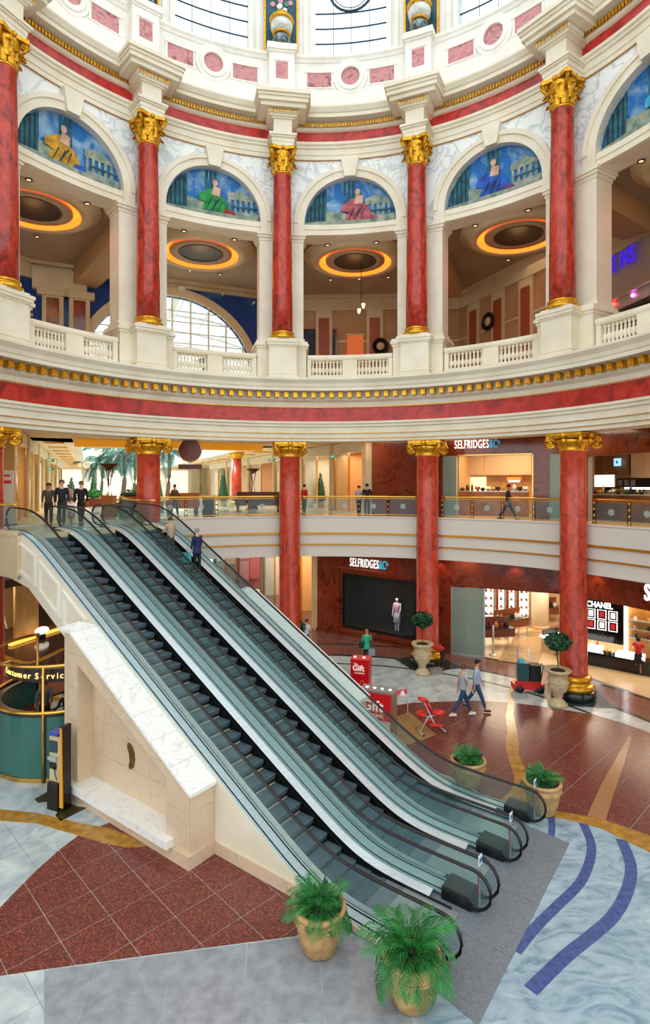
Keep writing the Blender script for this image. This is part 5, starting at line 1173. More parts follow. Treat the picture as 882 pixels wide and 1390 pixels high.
q = thing('back_counter', 'dark back counter carrying the kitchen appliances', 'counter', W5b.pt(4, FZ, .6), W5b.rz); mb = MB(); W5b.box(mb, 0, 8, FZ, 7.7, .35, .95); mb.build('body', WOODR, q, world=True); mb = MB(); W5b.box(mb, 0, 8, 7.7, 7.75, .3, 1.0); mb.build('worktop', SATIN, q, world=True)
# ---- mall arm, shopfronts both sides
def shopfront(W, x0, x1, z0, z1, lab, back='#E8C48A', emit_=.0, light=60, col=(1, .85, .65), frame=BRASS, goods=True, seed=0, shelves=3):
    q = thing('shopfront', lab, 'shop', W.pt((x0+x1)/2, z0, 0), W.rz); zt = z1-.55
    mb = MB(); W.box(mb, x0, x1, z0, z1, -2.9, -2.8); mb.build('back_wall', mat('shop back '+back[1:], back, rough=.6), q, world=True)
    for x in (x0, x1-.08): mb = MB(); W.box(mb, x, x+.08, z0, z1, -2.8, 0); mb.build('side_wall', mat('shop back '+back[1:], back, rough=.6), q, world=True)
    mb = MB(); W.box(mb, x0, x1, zt, z1, -.05, .08); W.box(mb, x0, x1, zt-.06, zt, -.1, .12); mb.build('fascia', CREAM, q, world=True)
    for x in (x0, (x0+x1)/2-.04, x1-.08): mb = MB(); W.box(mb, x, x+.08, z0, zt, -.08, .04); mb.build('mullion', frame, q, world=True)
    mb = MB(); W.box(mb, x0+.08, (x0+x1)/2-.05, z0+.1, zt-.06, -.04, -.02); mb.build('pane', PANE, q, world=True)
    R = random.Random(seed)
    for j in range(shelves):
        z = z0+.5+j*.75; o_ = mb = MB(); W.box(mb, x0+.3, x1-.3, z, z+.05, -2.7, -2.3); s_ = mb.build('shelf', mat('lit shelf', '#FFE8C0', emit=.8), q, world=True)
        gb = MB(); n = int((x1-x0)/.5)
        for i in range(n):
            x = x0+.45+i*.5
            if x < x1-.4: gb = MB(); c = ('#B83A4A', '#E8E0D0', '#3A4A6A', '#C89A40', '#E090A0', '#2A2420')[R.randrange(6)]; W.box(gb, x-.14, x+.14, z+.05, z+.35+.2*R.random(), -2.62, -2.4); gb.build('folded_goods', mat('goods '+c[1:], c, rough=.6), s_, world=True)
    lamp('AREA', tuple(W.pt((x0+x1)/2, z1-.6, -1.4)), light, col, min(3, x1-x0))
    return q
rwl = struct(mbox(MB(), 9, 66, 20.2, 20.6, FZ, 10.9).build('wall_mall_right', CREAM2))
MRW = Wall(tuple(ML(70, 16.9))[:2], tuple(ML(9.0, 16.9))[:2])      # mid level right side, P is the far end
end = MRW.su(500)
labs = ['gold framed warm shopfront on the mid level right beside the russet wall', 'second bright shopfront on the mid level, left of the warm one', 'third bright shopfront along the right of the mall', 'fourth shopfront along the right of the mall', 'fifth far shopfront along the right of the mall', 'farthest shopfront along the right of the mall']
xx = end
for i in range(6):
    Lw = (4.6, 5.5, 6.5, 8, 9, 10)[i]
    shopfront(MRW, xx-Lw, xx-.5, FZ, 10.9, labs[i], ('#E0A868', '#F0E4D0', '#E8D0B0', '#E0B890', '#F0E0C8', '#E8D8C0')[i], light=(110, 120, 110, 110, 110, 110)[i], seed=i)
    mb = MB(); MRW.box(mb, xx-.5, xx, FZ, 10.9, -.3, .15); mb.build('shop_pier', CREAM2, rwl); xx -= Lw
MLW = Wall(tuple(ML(-3, 0))[:2], tuple(ML(60, 0))[:2])
lwl = struct(mbox(MB(), -3, 66, -3.4, -3.1, FZ, 10.9).build('wall_mall_left', CREAM2))
xx = 3.6; labs = ['gold framed shopfront at the far left of the mid level with a dark glass door', 'second shopfront along the left of the mall', 'third shopfront along the left of the mall', 'fourth shopfront along the left of the mall', 'farthest shopfront along the left of the mall']
for i in range(5):
    Lw = (6, 6.5, 9, 12, 14)[i]; shopfront(MLW, xx+.5, xx+Lw, FZ, 10.9, labs[i], ('#D09A58', '#D8C8A0', '#E0D8C0', '#D8D0B8', '#E0D8C0')[i], light=90, seed=20+i)
    mb = MB(); MLW.box(mb, xx, xx+.5, FZ, 10.9, -.3, .15); mb.build('shop_pier', CREAM2 if i else mat('amber pier', '#C8924A', rough=.4), lwl); xx += Lw
# soffits, upper fascia, balustrades, roof ribs of the mall
TEALC = mat('pale teal cornice', '#D4E8E2', rough=.5)
sf = struct(mbox(MB(), 8, 66, -3.4, 2.1, 10.95, 12.2).build('ceiling', CREAM))
mbox(MB(), 10, 66, 2.1, 2.5, 10.9, 12.3).build('cornice', TEALC, sf); mbox(MB(), 10, 66, 13.2, 20.6, 10.95, 12.2).build('soffit', CREAM, sf); mbox(MB(), 10, 66, 12.8, 13.2, 10.9, 12.3).build('cornice', TEALC, sf)
for i in range(12):
    for b_ in (.5, 14.5): mbox(MB(), 11+i*4.5, 12+i*4.5, b_, b_+1.1, 10.88, 10.95).build('gold_coffer', mat('gold paint', '#E0A83A', rough=.4), sf)
mbox(MB(), 8.2, 9.2, 2.2, 12.8, 10.55, 11.0).build('glowing_lintel', mat('gold lit lintel', '#E8A020', emit=.35), sf)  # no lamp: gold light on the edge is put in as colour and glow
for b_ in (2.2, 13.0):
    q = thing('mall_balustrade', 'white balustrade of the upper mall gallery, '+('left side' if b_ < 5 else 'right side'), 'balustrade', ML(30, b_, 12.3)); mbox(MB(), 12, 66, b_, b_+.25, 13.3, 13.45).build('handrail', WHITEP, q, world=True); mbox(MB(), 12, 66, b_, b_+.25, 12.3, 12.45).build('plinth', WHITEP, q, world=True)
    o0 = None
    for i in range(100):
        mb = MB(); p = ML(12.2+i*.5, b_+.12)
        if o0 is None: o0 = MB().box((0, 0, 0), (.14, .14, .86)).build('baluster', WHITEP, q); o0.location = p-q.location+Vector((0, 0, 12.88))
        else: share(o0, q, loc=p-q.location+Vector((0, 0, 12.88)))
ew = struct(mbox(MB(), 66, 66.4, -6, 23, FZ, 17).build('wall_end', CREAM))
for i in range(5):
    mbox(MB(), 65.7, 66, -3+i*5.2, -1.6+i*5.2, FZ, 16.5).build('pilaster', WHITEP, ew)
mbox(MB(), 65.6, 66, -6, 23, 11.4, 12.2).build('cornice', WHITEP, ew)
for i in range(4): mbox(MB(), 65.8, 66, -1.2+i*5.2, 1.8+i*5.2, FZ, 10.6).build('lit_shop_window', mat('far lit window', '#FFF2DC', emit=.9), ew)
for b_, nm in ((-3.6, 'left'), (20.8, 'right')): struct(mbox(MB(), 10, 66, b_, b_+.3, 12.2, 18).build('wall_mall_upper_'+nm, WHITEP))
rf = struct(mbox(MB(), 10, 66, 8.0, 8.4, 20.4, 20.6).build('ceiling', WHITEP))
for i in range(13):
    a_ = 12+i*4.3; pts = [ML(a_, -3.5+24.4*j/12, 17.6+3.0*sin(pi*j/12)) for j in range(13)]; MB().tube(pts, .1, 6).build('roof_rib', WHITEP, rf)
for j in range(1, 12): mbox(MB(), 10, 66, -3.5+24.4*j/12-.05, -3.5+24.4*j/12+.05, 17.6+3*sin(pi*j/12)-.05, 17.6+3*sin(pi*j/12)+.05).build('roof_purlin', WHITEP, rf)
mbox(MB(), 9.8, 66, -6, 2.1-5.8, 17.5, 17.8).build('roof_edge', WHITEP, rf)
# ---- ground floor mall shops
GRW = Wall((-.46-.383*42, 33.2+.924*42), (-.46, 33.2)); xx = GRW.L
grw = struct(MB().hexa([GRW.pt(0, 0, -3.2), GRW.pt(GRW.L, 0, -3.2), GRW.pt(GRW.L, 0, -3.4), GRW.pt(0, 0, -3.4), GRW.pt(0, 4.9, -3.2), GRW.pt(GRW.L, 4.9, -3.2), GRW.pt(GRW.L, 4.9, -3.4), GRW.pt(0, 4.9, -3.4)]).build('wall_ground_right', CREAM2))
for i in range(5):
    Lw = (5, 6, 8, 10, 12)[i]
    shopfront(GRW, xx-Lw, xx-.5, 0, 4.85, ['ground floor shopfront with amber lit shelves next to the russet wall', 'ground floor bright shopfront left of the red column', 'pink ground floor shopfront seen over the escalator rail', 'further ground floor shopfront behind the escalators', 'farthest ground floor shopfront behind the escalators'][i], ('#E8B878', '#F0E8DC', '#E88A98', '#E8D8C8', '#E8D8C8')[i], light=160, seed=40+i, shelves=4)
    mb = MB(); GRW.box(mb, xx-.5, xx, 0, 4.9, -.3, .15); mb.build('shop_pier', CREAM2, grw); xx -= Lw
LGW = Wall((-21.5, 14.5), (-14.2, 38)); lg = struct(MB().hexa([LGW.pt(0, 0, -3), LGW.pt(LGW.L, 0, -3), LGW.pt(LGW.L, 0, -3.3), LGW.pt(0, 0, -3.3), LGW.pt(0, 4.9, -3), LGW.pt(LGW.L, 4.9, -3), LGW.pt(LGW.L, 4.9, -3.3), LGW.pt(0, 4.9, -3.3)]).build('wall_left', WARMW))
DKB = mat('dark brown timber', '#2A1610', rough=.3)
mb = MB(); LGW.box(mb, 0, LGW.L, 3.3, 4.9, -.3, 0); LGW.box(mb, 0, LGW.L, 3.05, 3.3, -.3, .15); mb.build('dark_header', DKB, lg)
for u0, u1, m in ((21, 53, mat('tan panel', '#C8A468', '#B08C50', scale=2, rough=.5)), (54, 82, DKB)):
    mb = MB(); LGW.box(mb, LGW.su(u0), LGW.su(u1), 0, 3.1, -.15, -.02); mb.build('shop_panel', m, lg)
x = LGW.su(57); q = thing('shop_sign', 'small silver letters on the dark panel beside the marble wedge', 'sign', LGW.pt(x, 1.6, 0), LGW.rz); text('Z A', 1.0, SATIN, q, LGW.M(x, 1.5, 0), 'silver_lettering', .02)
q = thing('lit_threshold', 'glowing amber strip along the shop threshold at left', 'light strip', LGW.pt(LGW.su(40), 0, .2), LGW.rz); mb = MB(); LGW.box(mb, LGW.su(8), LGW.su(84), .02, .14, .15, .35); mb.build('light_strip', mat('amber strip', '#FFB84A', emit=1.6), q, world=True); mb = MB(); LGW.box(mb, LGW.su(8), LGW.su(84), -.0, .02, .1, .4); mb.build('metal_base', BRASS, q, world=True)
q = thing('oval_lamp', 'low white oval lamp beside the tan panel', 'lamp', LGW.pt(LGW.su(45), 0, .6), LGW.rz); MB().lathe([(.2, 0), (.2, .25)], 16).build('base', DARK, q); MB().ball((0, 0, .42), .34, 18, 10, (1.3, .8, .6)).build('shade', mat('white lamp', '#FFF6E8', emit=1.6), q)
lamp('AREA', tuple(LGW.pt(LGW.su(12), 3.0, -1.2)), 120, (1, .8, .55), 2.5); lamp('AREA', (-13, 25, 4.7), 160, (1, .72, .4), 4)
for a_ in (14, 26, 40, 54):
    p_ = ML(a_, 7.6); lamp('AREA', (p_.x, p_.y, 16.5), 1900, (.9, .97, 1), 6)  # added unseen area lamps, brighten the mall in place of more daylight
lamp('AREA', (-3, 30, 4.7), 150, (1, .85, .65), 4); lamp('AREA', (-9, 33, 4.7), 120, (1, .85, .65), 4)
for k in range(1, 8):     # soft lamps under the mid slab, and on the mid level ceiling
    t = radians(-70+k*20)
    lamp('AREA', tuple(cyl(t, 14.2, 4.82)), 26, (1, .75, .45), 1.2); lamp('AREA', tuple(cyl(t, 14.6, 10.85)), 40, (1, .82, .6), 1.6)
for u in (598, 700, 811):   # wall washers seen as amber pools on the russet header
    W = S2 if u < 610 else (S3 if u < 770 else S4); lamp('SPOT', tuple(W.pt(W.su(u), 4.8, .3)), 45, (1, .55, .2), .05, (radians(0), 0, 0), spot=radians(100))
# furniture seen on the mid level
def cone_tree(p, h, lab, r=.35):
    q = thing('cone_topiary', lab, 'plant', p)
    MB().lathe([(r*.7, 0), (r*.8, .4), (r*.85, .45)], 12).build('tub', TERRA, q); R = random.Random(int(p[1]*7)); mb = MB(); mb.lathe([(0, .42), (r, .5), (r*.85, .5+h*.3), (r*.5, .5+h*.65), (.02, .5+h)], 12)
    for i in range(160): a = R.random()*6.28; f = R.random(); rr = r*(1-f*.95); c = Vector((rr*cos(a), rr*sin(a), .5+h*f)); mb.add([c, c+Vector((.09*cos(a), .09*sin(a), .05)), c+Vector((.03*cos(a+1.5), .03*sin(a+1.5), .09))], [(0, 1, 2)])
    mb.build('foliage', LEAFD, q)
MP = lambda u, y: Vector(((u-441)/FPX*y, y, FZ))
for u, y, h, lb in ((303, 42, 2.3, 'tall cone shaped topiary right of the hanging round sign'), (127, 50, 2.2, 'cone topiary at the left end of the mall view'), (97, 40, 1.6, 'small cone topiary between the standing men'), (215, 46, 2.0, 'cone topiary behind the palms'), (188, 55, 2.0, 'far cone topiary in the middle of the mall'), (435, 40, 1.9, 'cone topiary right of the second red column')): cone_tree(MP(u, y), h, lb)
def torch(u, y, lab, m=WOODR):
    q = thing('torchere', lab, 'lamp', MP(u, y)); q.scale = (.56, .56, .7)
    MB().box((0, 0, .75), (1.0, 1.0, 1.5)).box((0, 0, .1), (1.2, 1.2, .2)).box((0, 0, 1.5), (1.15, 1.15, .12)).build('pedestal', m, q)
    for a in range(3): MB().tube([(.25*cos(a*2.1), .25*sin(a*2.1), 1.56), (.1*cos(a*2.1), .1*sin(a*2.1), 2.4), (.35*cos(a*2.1), .35*sin(a*2.1), 3.5)], .05, 6).build('stem', mat('bronze', '#4A3418', metal=.6, rough=.4), q)
    MB().lathe([(.1, 3.35), (.5, 3.6), (.8, 3.8), (.78, 3.86), (.1, 3.5)], 18).build('bowl', mat('bronze', '#4A3418', metal=.6, rough=.4), q)
torch(148, 29, 'bronze bowl torchere on an amber pedestal between the men and the red column', mat('amber pedestal', '#A86A34', rough=.4)); torch(343, 38, 'dark bronze torchere on a dark pedestal near the second red column', DKB)
q = thing('hanging_sign', 'round dark red disc sign hanging over the walkway right of the first red column', 'sign', ((258-441)/FPX*27, 27, 10.1))
MB().prism([(.53*cos(i*pi/16), .53*sin(i*pi/16)) for i in range(32)], -.05, .05, lambda x, y, h: (x, h, y)).build('disc', mat('dark red sign', '#6A2418', rough=.35), q)
MB().tube([(.54*cos(i*pi/14), 0, .54*sin(i*pi/14)) for i in range(28)], .035, 6, close=True).build('rim', BRASS, q); MB().box((0, 0, -.78), (1.1, .06, .22)).build('name_plate', mat('brown plate', '#5A2A18'), q); MB().box((-.3, 0, -.6), (.03, .03, .2)).box((.3, 0, -.6), (.03, .03, .2)).box((0, 0, .7), (.04, .04, .4)).build('hanger', BRASS, q)
def bench(u, y, lab, m, w_=1.6):
    q = thing('bench', lab, 'bench', MP(u, y)); MB().box((0, 0, .45), (w_, .6, .12)).build('seat', m, q); MB().box((0, .28, .85), (w_, .1, .7)).build('backrest', m, q)
    for sx in (-1, 1):
        for sy in (-1, 1): MB().box((sx*(w_/2-.1), sy*.22, .2), (.1, .1, .4)).build('leg', WOODR, q)
    for sx in (-1, 1): MB().box((sx*w_/2, 0, .65), (.08, .6, .3)).build('armrest', m, q)
bench(248, 30, 'orange upholstered bench right of the first red column', mat('orange cloth', '#B8642E', rough=.8)); bench(350, 34, 'dark brown bench behind the railing near the second red column', mat('brown leather', '#5A2A1C', rough=.5), 2.6); bench(187, 26.5, 'dark wrought bench at the foot of the first red column', DKB, 1.4)
for i, (u, y) in enumerate(((283, 29.5), (400, 33), (172, 28))):
    q = thing('litter_bin', ['dark square bin behind the railing right of the orange bench', 'dark bin by the second red column', 'dark bin left of the first red column'][i], 'bin', MP(u, y)); MB().box((0, 0, .5), (.55, .5, 1.0)).build('body', DKB, q); MB().box((0, 0, 1.03), (.6, .55, .07)).build('lid', BRASS, q)
q = thing('mall_column', 'distant short red marble column in the mall, left of the second great column', 'column', MP(321, 44)); MB().lathe([(.5, 0), (.5, .3), (.42, .35)], 20).build('base', GOLD, q); MB().lathe([(.4, .3), (.38, 3.6)], 20).build('shaft', RED2, q); MB().lathe([(.38, 3.6), (.6, 4.0), (.6, 4.1)], 20).build('capital', GOLD, q)
q = thing('hanging_clock', 'round white clock hanging in the mall above the men', 'clock', ((117-441)/FPX*48, 48, 10.1)); q.scale = (.55,)*3; MB().prism([(.55*cos(i*pi/12), .55*sin(i*pi/12)) for i in range(24)], -.06, .06, lambda x, y, h: (x, h, y)).build('face', WHITEP, q); MB().tube([(.6*cos(i*pi/12), 0, .6*sin(i*pi/12)) for i in range(24)], .07, 6, close=True).build('rim', BRASS, q); MB().box((.0, -.08, .15), (.04, .03, .3)).box((.12, -.08, 0), (.26, .03, .04)).build('hands', BLACK, q); MB().tube([(0, 0, .6), (0, 0, 1.6)], .04, 6).build('rod', BRASS, q)
for i, (u, y, z) in enumerate(((68, 27.5, 9.65), (68, 30, 9.3), (171+200-2, 33, 9.9), (452, 31, 10.0))):
    q = thing('exit_sign', ['green EXIT sign on the left gallery ceiling, nearer one', 'green EXIT sign on the left gallery ceiling, farther one', 'green EXIT sign just left of the second red column', 'green EXIT sign above the warm shopfront'][i], 'sign', ((u-441)/FPX*y, y, z)); q.scale = (.5,)*3; MB().box((0, 0, 0), (.8, .06, .28)).build('lit_box', mat('exit green', '#1E7A4A', emit=.5), q)
    text('EXIT', .22, SIGNW, q, Matrix.Translation((-.27, -.035, -.08)) @ Matrix.Rotation(pi/2, 4, 'X'), 'lettering', .004, world=False); MB().box((0, 0, .25), (.03, .03, .25)).build('hanger', SATIN, q)
q = thing('wall_poster', 'pale poster board with red lettering bars at the far left edge of the mid level', 'poster', ((9-441)/FPX*22.3, 22.3, FZ)); MB().box((0, 0, 1.1), (.55, .05, 2.2)).build('board', mat('cream poster', '#E8D8C4', rough=.5), q); MB().box((0, -.03, 1.75), (.4, .02, .12)).box((0, -.03, 2.0), (.3, .02, .08)).build('red_print', redp, q); MB().box((0, .05, .05), (.6, .4, .1)).build('foot', DARK, q)
# ================================================ PLANTS
def frond_mesh(L, droop, seed, nl=13, lw=.03, ll=.32):
    R = random.Random(seed); mb = MB(); P = []
    for i in range(11):
        f = i/10; P.append(Vector((L*(f-.18*droop*f*f), 0, L*(.75*f-.95*droop*f*f))))
    mb.tube(P, [.012*(1-.7*i/10) for i in range(11)], 4)
    for i in range(1, nl+1):
        f = .16+.84*i/nl; k = min(int(f*10), 9); g = f*10-k; p = P[k].lerp(P[k+1], g); t = (P[k+1]-P[k]).normalized()
        l = ll*L*(sin(pi*min(1, f*.82+.14))+.15)
        for s_ in (-1, 1):
            d = (Vector((0, s_, 0))*.85+t*.75+Vector((0, 0, -.12-.2*R.random()))).normalized(); q = p+d*l*.55+Vector((0, 0, .02)); e = p+d*l+Vector((0, 0, -.08*l/.3)); w_ = t*lw*L
            mb.add([p, q+w_, e, q-w_*.4], [(0, 1, 2, 3)])
    return mb
FR = []
def fronds(root, n, L, z, seed, m=None, up=.5, tr=0, nl=13, lw=.03, ll=.32):
    R = random.Random(seed); m = m or LEAF; key = (round(L, 2), nl, m.name)
    base = [x for k, x in FR if k == key]
    for i in range(n):
        a = i*2.399+R.random()*.4; f = i/n; tilt = (.95-f*1.25)*up*2
        M = Matrix.Translation((tr*cos(a), tr*sin(a), z)) @ Matrix.Rotation(a, 4, 'Z') @ Matrix.Rotation(-tilt+.35, 4, 'Y') @ Matrix.Diagonal((.75+.4*R.random(),)*3+(1,))
        if len(base) < 3:
            o = frond_mesh(L, .7+.25*len(base), seed+i, nl, lw, ll).build('frond', m, root); base.append(o); FR.append((key, o)); o.matrix_local = M
        else: share(base[i % 3], root, M=M)
def potted_palm(p, lab, seed, n=26, L=.6):
    q = thing('potted_palm', lab, 'plant', p, seed*.7)
    MB().lathe([(.27, 0), (.31, .04), (.38, .25), (.43, .5), (.455, .68), (.42, .7), (.42, .72), (.48, .74), (.49, .8), (.46, .82), (.41, .82), (.4, .74), (0, .74)], 28).build('pot', TERRA, q)
    MB().tube([(.455*cos(i*pi/14), .455*sin(i*pi/14), .6) for i in range(28)], .02, 6, close=True).build('pot_band', TERRA, q)
    MB().lathe([(.4, .74), (.3, .78), (0, .8)], 16).build('soil', SOIL, q)
    fronds(q, n, L, .78, seed, up=.72, tr=.08, nl=15); R = random.Random(seed)
    for i in range(26):
        a = R.random()*6.28; rr = .33*R.random()**.5; mb = MB(); b = Vector((rr*cos(a), rr*sin(a), .8)); d = Vector((cos(a), sin(a), .9+R.random())).normalized(); n_ = Vector((-sin(a), cos(a), 0)); l = .16+.12*R.random()
        mb.add([b, b+d*l*.5+n_*.05, b+d*l, b+d*l*.5-n_*.05], [(0, 1, 2, 3)]); mb.build('broad_leaf', LEAFD, q)
    return q
potted_palm((-.1, 10.4, .01), 'potted palm in a sandstone pot at the bottom, beside the near foot of the escalators', 3, 34, .62)
potted_palm((1.42, 9.35, .01), 'palm in front of the foot of the left escalator, its pot below the picture edge', 5, 36, .82)
potted_palm((4.0, 15.9, .01), 'potted palm on red granite left of the ochre flame, behind the rightmost handrail', 8, 30, .46)
potted_palm((5.63, 14.75, .01), 'potted palm on the ochre band right of the rightmost newel', 11, 30, .52)
def leafball(q, c, r, n, seed, flat=.75):
    R = random.Random(seed); mb = MB()
    for i in range(n):
        a = R.random()*6.28; b = math.acos(1-2*R.random()); rr = r*(.55+.5*R.random()); d = Vector((sin(b)*cos(a), sin(b)*sin(a), cos(b)*flat)); p = Vector(c)+d*rr
        t = Vector((R.gauss(0, 1), R.gauss(0, 1), R.gauss(0, .6))).normalized(); s_ = d.cross(t)
        if s_.length < .1: continue
        s_.normalize(); l = .09+.05*R.random(); mb.add([p-t*l, p+s_*l*.5+d*.02, p+t*l, p-s_*l*.5+d*.02], [(0, 1, 2, 3)])
    return mb
def urn_tree(p, lab, seed):
    q = thing('urn_topiary', lab, 'plant', p)
    MB().lathe([(.36, 0), (.36, .07), (.3, .1), (.26, .16), (.16, .26), (.15, .32), (.2, .36), (.17, .42), (.3, .55), (.36, .7), (.38, .85), (.37, 1.0), (.33, 1.1), (.36, 1.2), (.48, 1.3), (.5, 1.36), (.46, 1.4), (.4, 1.34), (0, 1.32)], 28).build('urn', URNM, q)
    MB().tube([(.385*cos(i*pi/14), .385*sin(i*pi/14), .9) for i in range(28)], .025, 6, close=True).build('urn_band', URNM, q)
    MB().lathe([(.38, 1.3), (.2, 1.36), (0, 1.38)], 16).build('soil', SOIL, q)
    MB().tube([(0, 0, 1.3), (.02, .01, 1.6), (-.03, .02, 1.95), (.0, 0, 2.3)], .03, 7).build('trunk', mat('bark', '#5A4230'), q)
    for i in range(5): a = i*1.26; MB().tube([(0, 0, 1.9+.06*i), (.2*cos(a), .2*sin(a), 2.15+.03*i), (.35*cos(a), .35*sin(a), 2.35)], .012, 5).build('branch', mat('bark', '#5A4230'), q)
    leafball(q, (0, 0, 2.42), .44, 620, seed).build('foliage', LEAFD, q)
urn_tree((4.36, 25.5, .01), 'topiary tree in a pale stone urn beside the bending worker and fourth column', 4)
urn_tree((8.95, 21.9, .01), 'topiary tree in a pale stone urn beside the black based column and cleaning machine', 9)
q = thing('leafy_plant', 'leafy green plant at the base of the column behind the escalator handrail', 'plant', ((398-441)/FPX*28.7, 28.7, .01)); MB().lathe([(.3, 0), (.4, .7), (.36, .7), (0, .62)], 18).build('pot', TERRA, q); leafball(q, (0, 0, 1.25), .62, 500, 31).build('foliage', LEAFD, q); MB().tube([(0, 0, .6), (0, 0, 1.3)], .03, 6).build('trunk', mat('bark', '#5A4230'), q)
for i, (u, v, y) in enumerate(((285, 465, 28.4), (680, 451, 27.5))):
    z = EYE-(v-V0)*y/FPX; q = thing('gallery_plant', ['spiky plant behind the balustrade in front of the arched window', 'spiky plant behind the balustrade under the blue robe mural'][i], 'plant', ((u-441)/FPX*y, y, 13.43)); MB().lathe([(.25, 0), (.36, .9), (.3, .9), (0, .85)], 16).build('tub', TERRA, q); fronds(q, 26, .8, .9, 60+i, m=LEAFD, up=.7, nl=10, lw=.04)
PT = mat('palm trunk', '#7A6650', '#5E4C3A', scale=8, rough=.8)
for i, (u, y, zt) in enumerate(((165, 44, 10.9), (226, 50, 11.4), (180, 58, 11.2), (136, 64, 10.6))):
    x = (u-441)/FPX*y; q = thing('mall_palm', ['big palm tree in the mall left of the first red column', 'palm tree in the mall right of the first red column', 'farther palm tree between the other two', 'farthest palm tree at the left of the mall'][i], 'tree', (x, y, FZ))
    mb = MB(); mb.tube([(.25*sin(j*.3), 0, (zt-FZ)*j/8) for j in range(9)], [.2-.01*j for j in range(9)], 9); mb.build('trunk', PT, q); MB().lathe([(.9, 0), (1.0, .55), (.9, .6), (0, .5)], 20).build('planter', URNM, q)
    fronds(q, 24, 3.0, zt-FZ, 70+i, m=mat('mall palm leaf', '#3E7466', '#2C5A52', scale=4, obj=True), up=.5, nl=22, lw=.03, ll=.26)
for i, (u, y) in enumerate(((205, 36), (128, 42), (178, 33))):
    q = thing('planter_bush', ['leafy shrub in a planter just left of the first red column', 'low shrub in a planter behind the standing men', 'spreading plant beside the dark bench'][i], 'plant', MP(u, y)); MB().box((0, 0, .3), (1.4, .8, .6)).build('planter', WOODR, q); leafball(q, (0, 0, .95), .6, 260, 90+i, .6).build('foliage', LEAF, q); MB().tube([(0, 0, .5), (0, 0, 1.2)], .04, 6).build('stem', PT, q)

# ================================================ GROUND PROPS
REDB = mat('gift red', '#D8101E', '#C80C1A', scale=2, rough=.35, emit=0); GREYB = mat('grey brown laminate', '#8E8480', rough=.4); BRN = mat('brown laminate', '#8A6A52', rough=.45)
def giftbox(p, w_, d, h, rz, lab, big):
    q = thing('gift_kiosk', lab, 'display box', p, rz)
    MB().box((0, 0, h/2), (w_, d, h)).build('body', BRN if big else REDB, q)
    MB().box((0, 0, h+.03), (w_+.03, d+.03, .06)).build('top', GREYB if big else REDB, q)
    MB().box((-.02 if big else 0, -d/2-.012, h*.52), (w_*(.9 if big else 1), .024, h*.93)).build('red_face', REDB, q)
    F = lambda x, z, e=.03: Matrix.Translation((x, -d/2-e, z)) @ Matrix.Rotation(pi/2, 4, 'X')
    k = .42 if big else .26
    WL_ = mat('cream lettering', '#F8ECE0', emit=.3)
    text('The', k*.42, WL_, q, F(-w_/2+.12, h-k*.55), 'lettering', .004, world=False); text('Gift', k*1.15, WL_, q, F(-w_/2+.08, h-k*1.4), 'lettering', .004, world=False, bold=.008); text('company', k*.42, WL_, q, F(-w_/2+.16, h-k*1.85), 'lettering', .004, world=False)
    G1 = mat('printed gold', '#E89A1E', rough=.4); s_ = 1 if big else .55
    MB().tube([(.02*0+.12*s_*cos(pi*i/10)*1.3+.1, -d/2-.03, h*.42+.36*s_*sin(pi*i/10)) for i in range(11)], .022*s_, 6).build('bag_handle_print', G1, q)
    MB().box((.12 if big else .05, -d/2-.03, h*.34), (.62*s_+.1, .02, .34*s_)).build('bag_print', mat('printed cream', '#E8CDB8', rough=.5), q)
    if big: MB().box((.12, -d/2-.034, h*.18), (.62, .02, .36)).build('bag_print', G1, q)
    for i in range(4 if big else 2): MB().lathe([(.05, h+.06), (.05, h+.075), (0, h+.08)], 10, (-w_*.34+i*w_*(.23 if big else .5), 0, 0)).build('cap_light', LAMPC, q)
giftbox((1.78, 19.0, .0), 1.15, .5, 1.62, radians(-22), 'big red gift display with grey top and brown side behind the right escalator rail', True)
giftbox((1.42, 22.4, .0), .72, .6, 1.62, radians(-14), 'smaller all red gift display standing behind the big one', False)
q = thing('red_seat', 'low red upholstered seat half hidden by the escalator rail', 'seat', ((470-441)/FPX*21, 21.2, 0), radians(-20)); MB().box((0, 0, .38), (.7, .6, .3)).build('cushion', REDB, q); MB().box((0, .28, .75), (.7, .12, .5)).build('backrest', REDB, q); MB().box((0, 0, .12), (.6, .5, .24)).build('base', DARK, q)
mt = MB().prism(gp((532, 975), (556, 968), (592, 998), (548, 1014), (520, 1010)), .012, .03).build('tan_mat', mat('tan carpet mat', '#A8834E', '#94703E', scale=20, rough=.9)); tag(mt, 'tan carpet mat under the massage chair and gift display', 'mat')
q = thing('massage_chair', 'red padded massage chair on a chrome frame standing on the tan mat', 'chair', (3.62, 19.5, .03), radians(15))
def pad(nm, c, d, tilt=0):
    mb = MB(); mb.ball((0, 0, 0), .5, 14, 8, d); b2 = Matrix.Translation(c) @ Matrix.Rotation(tilt, 4, 'Y'); mb.v = [tuple(b2 @ Vector(p)) for p in mb.v]; return mb.build(nm, mat('red vinyl', '#D8201A', rough=.3), q)
pad('seat_pad', (.28, 0, .62), (.48, .42, .13)); pad('chest_pad', (-.08, 0, .85), (.4, .34, .14), radians(60)); pad('headrest', (-.28, 0, 1.12), (.44, .3, .14), radians(15)); pad('arm_pad', (-.36, 0, .66), (.34, .52, .12), radians(-10)); pad('knee_pad', (0, .2, .28), (.5, .2, .11), radians(8)); pad('knee_pad', (.1, -.2, .28), (.5, .2, .11), radians(8))
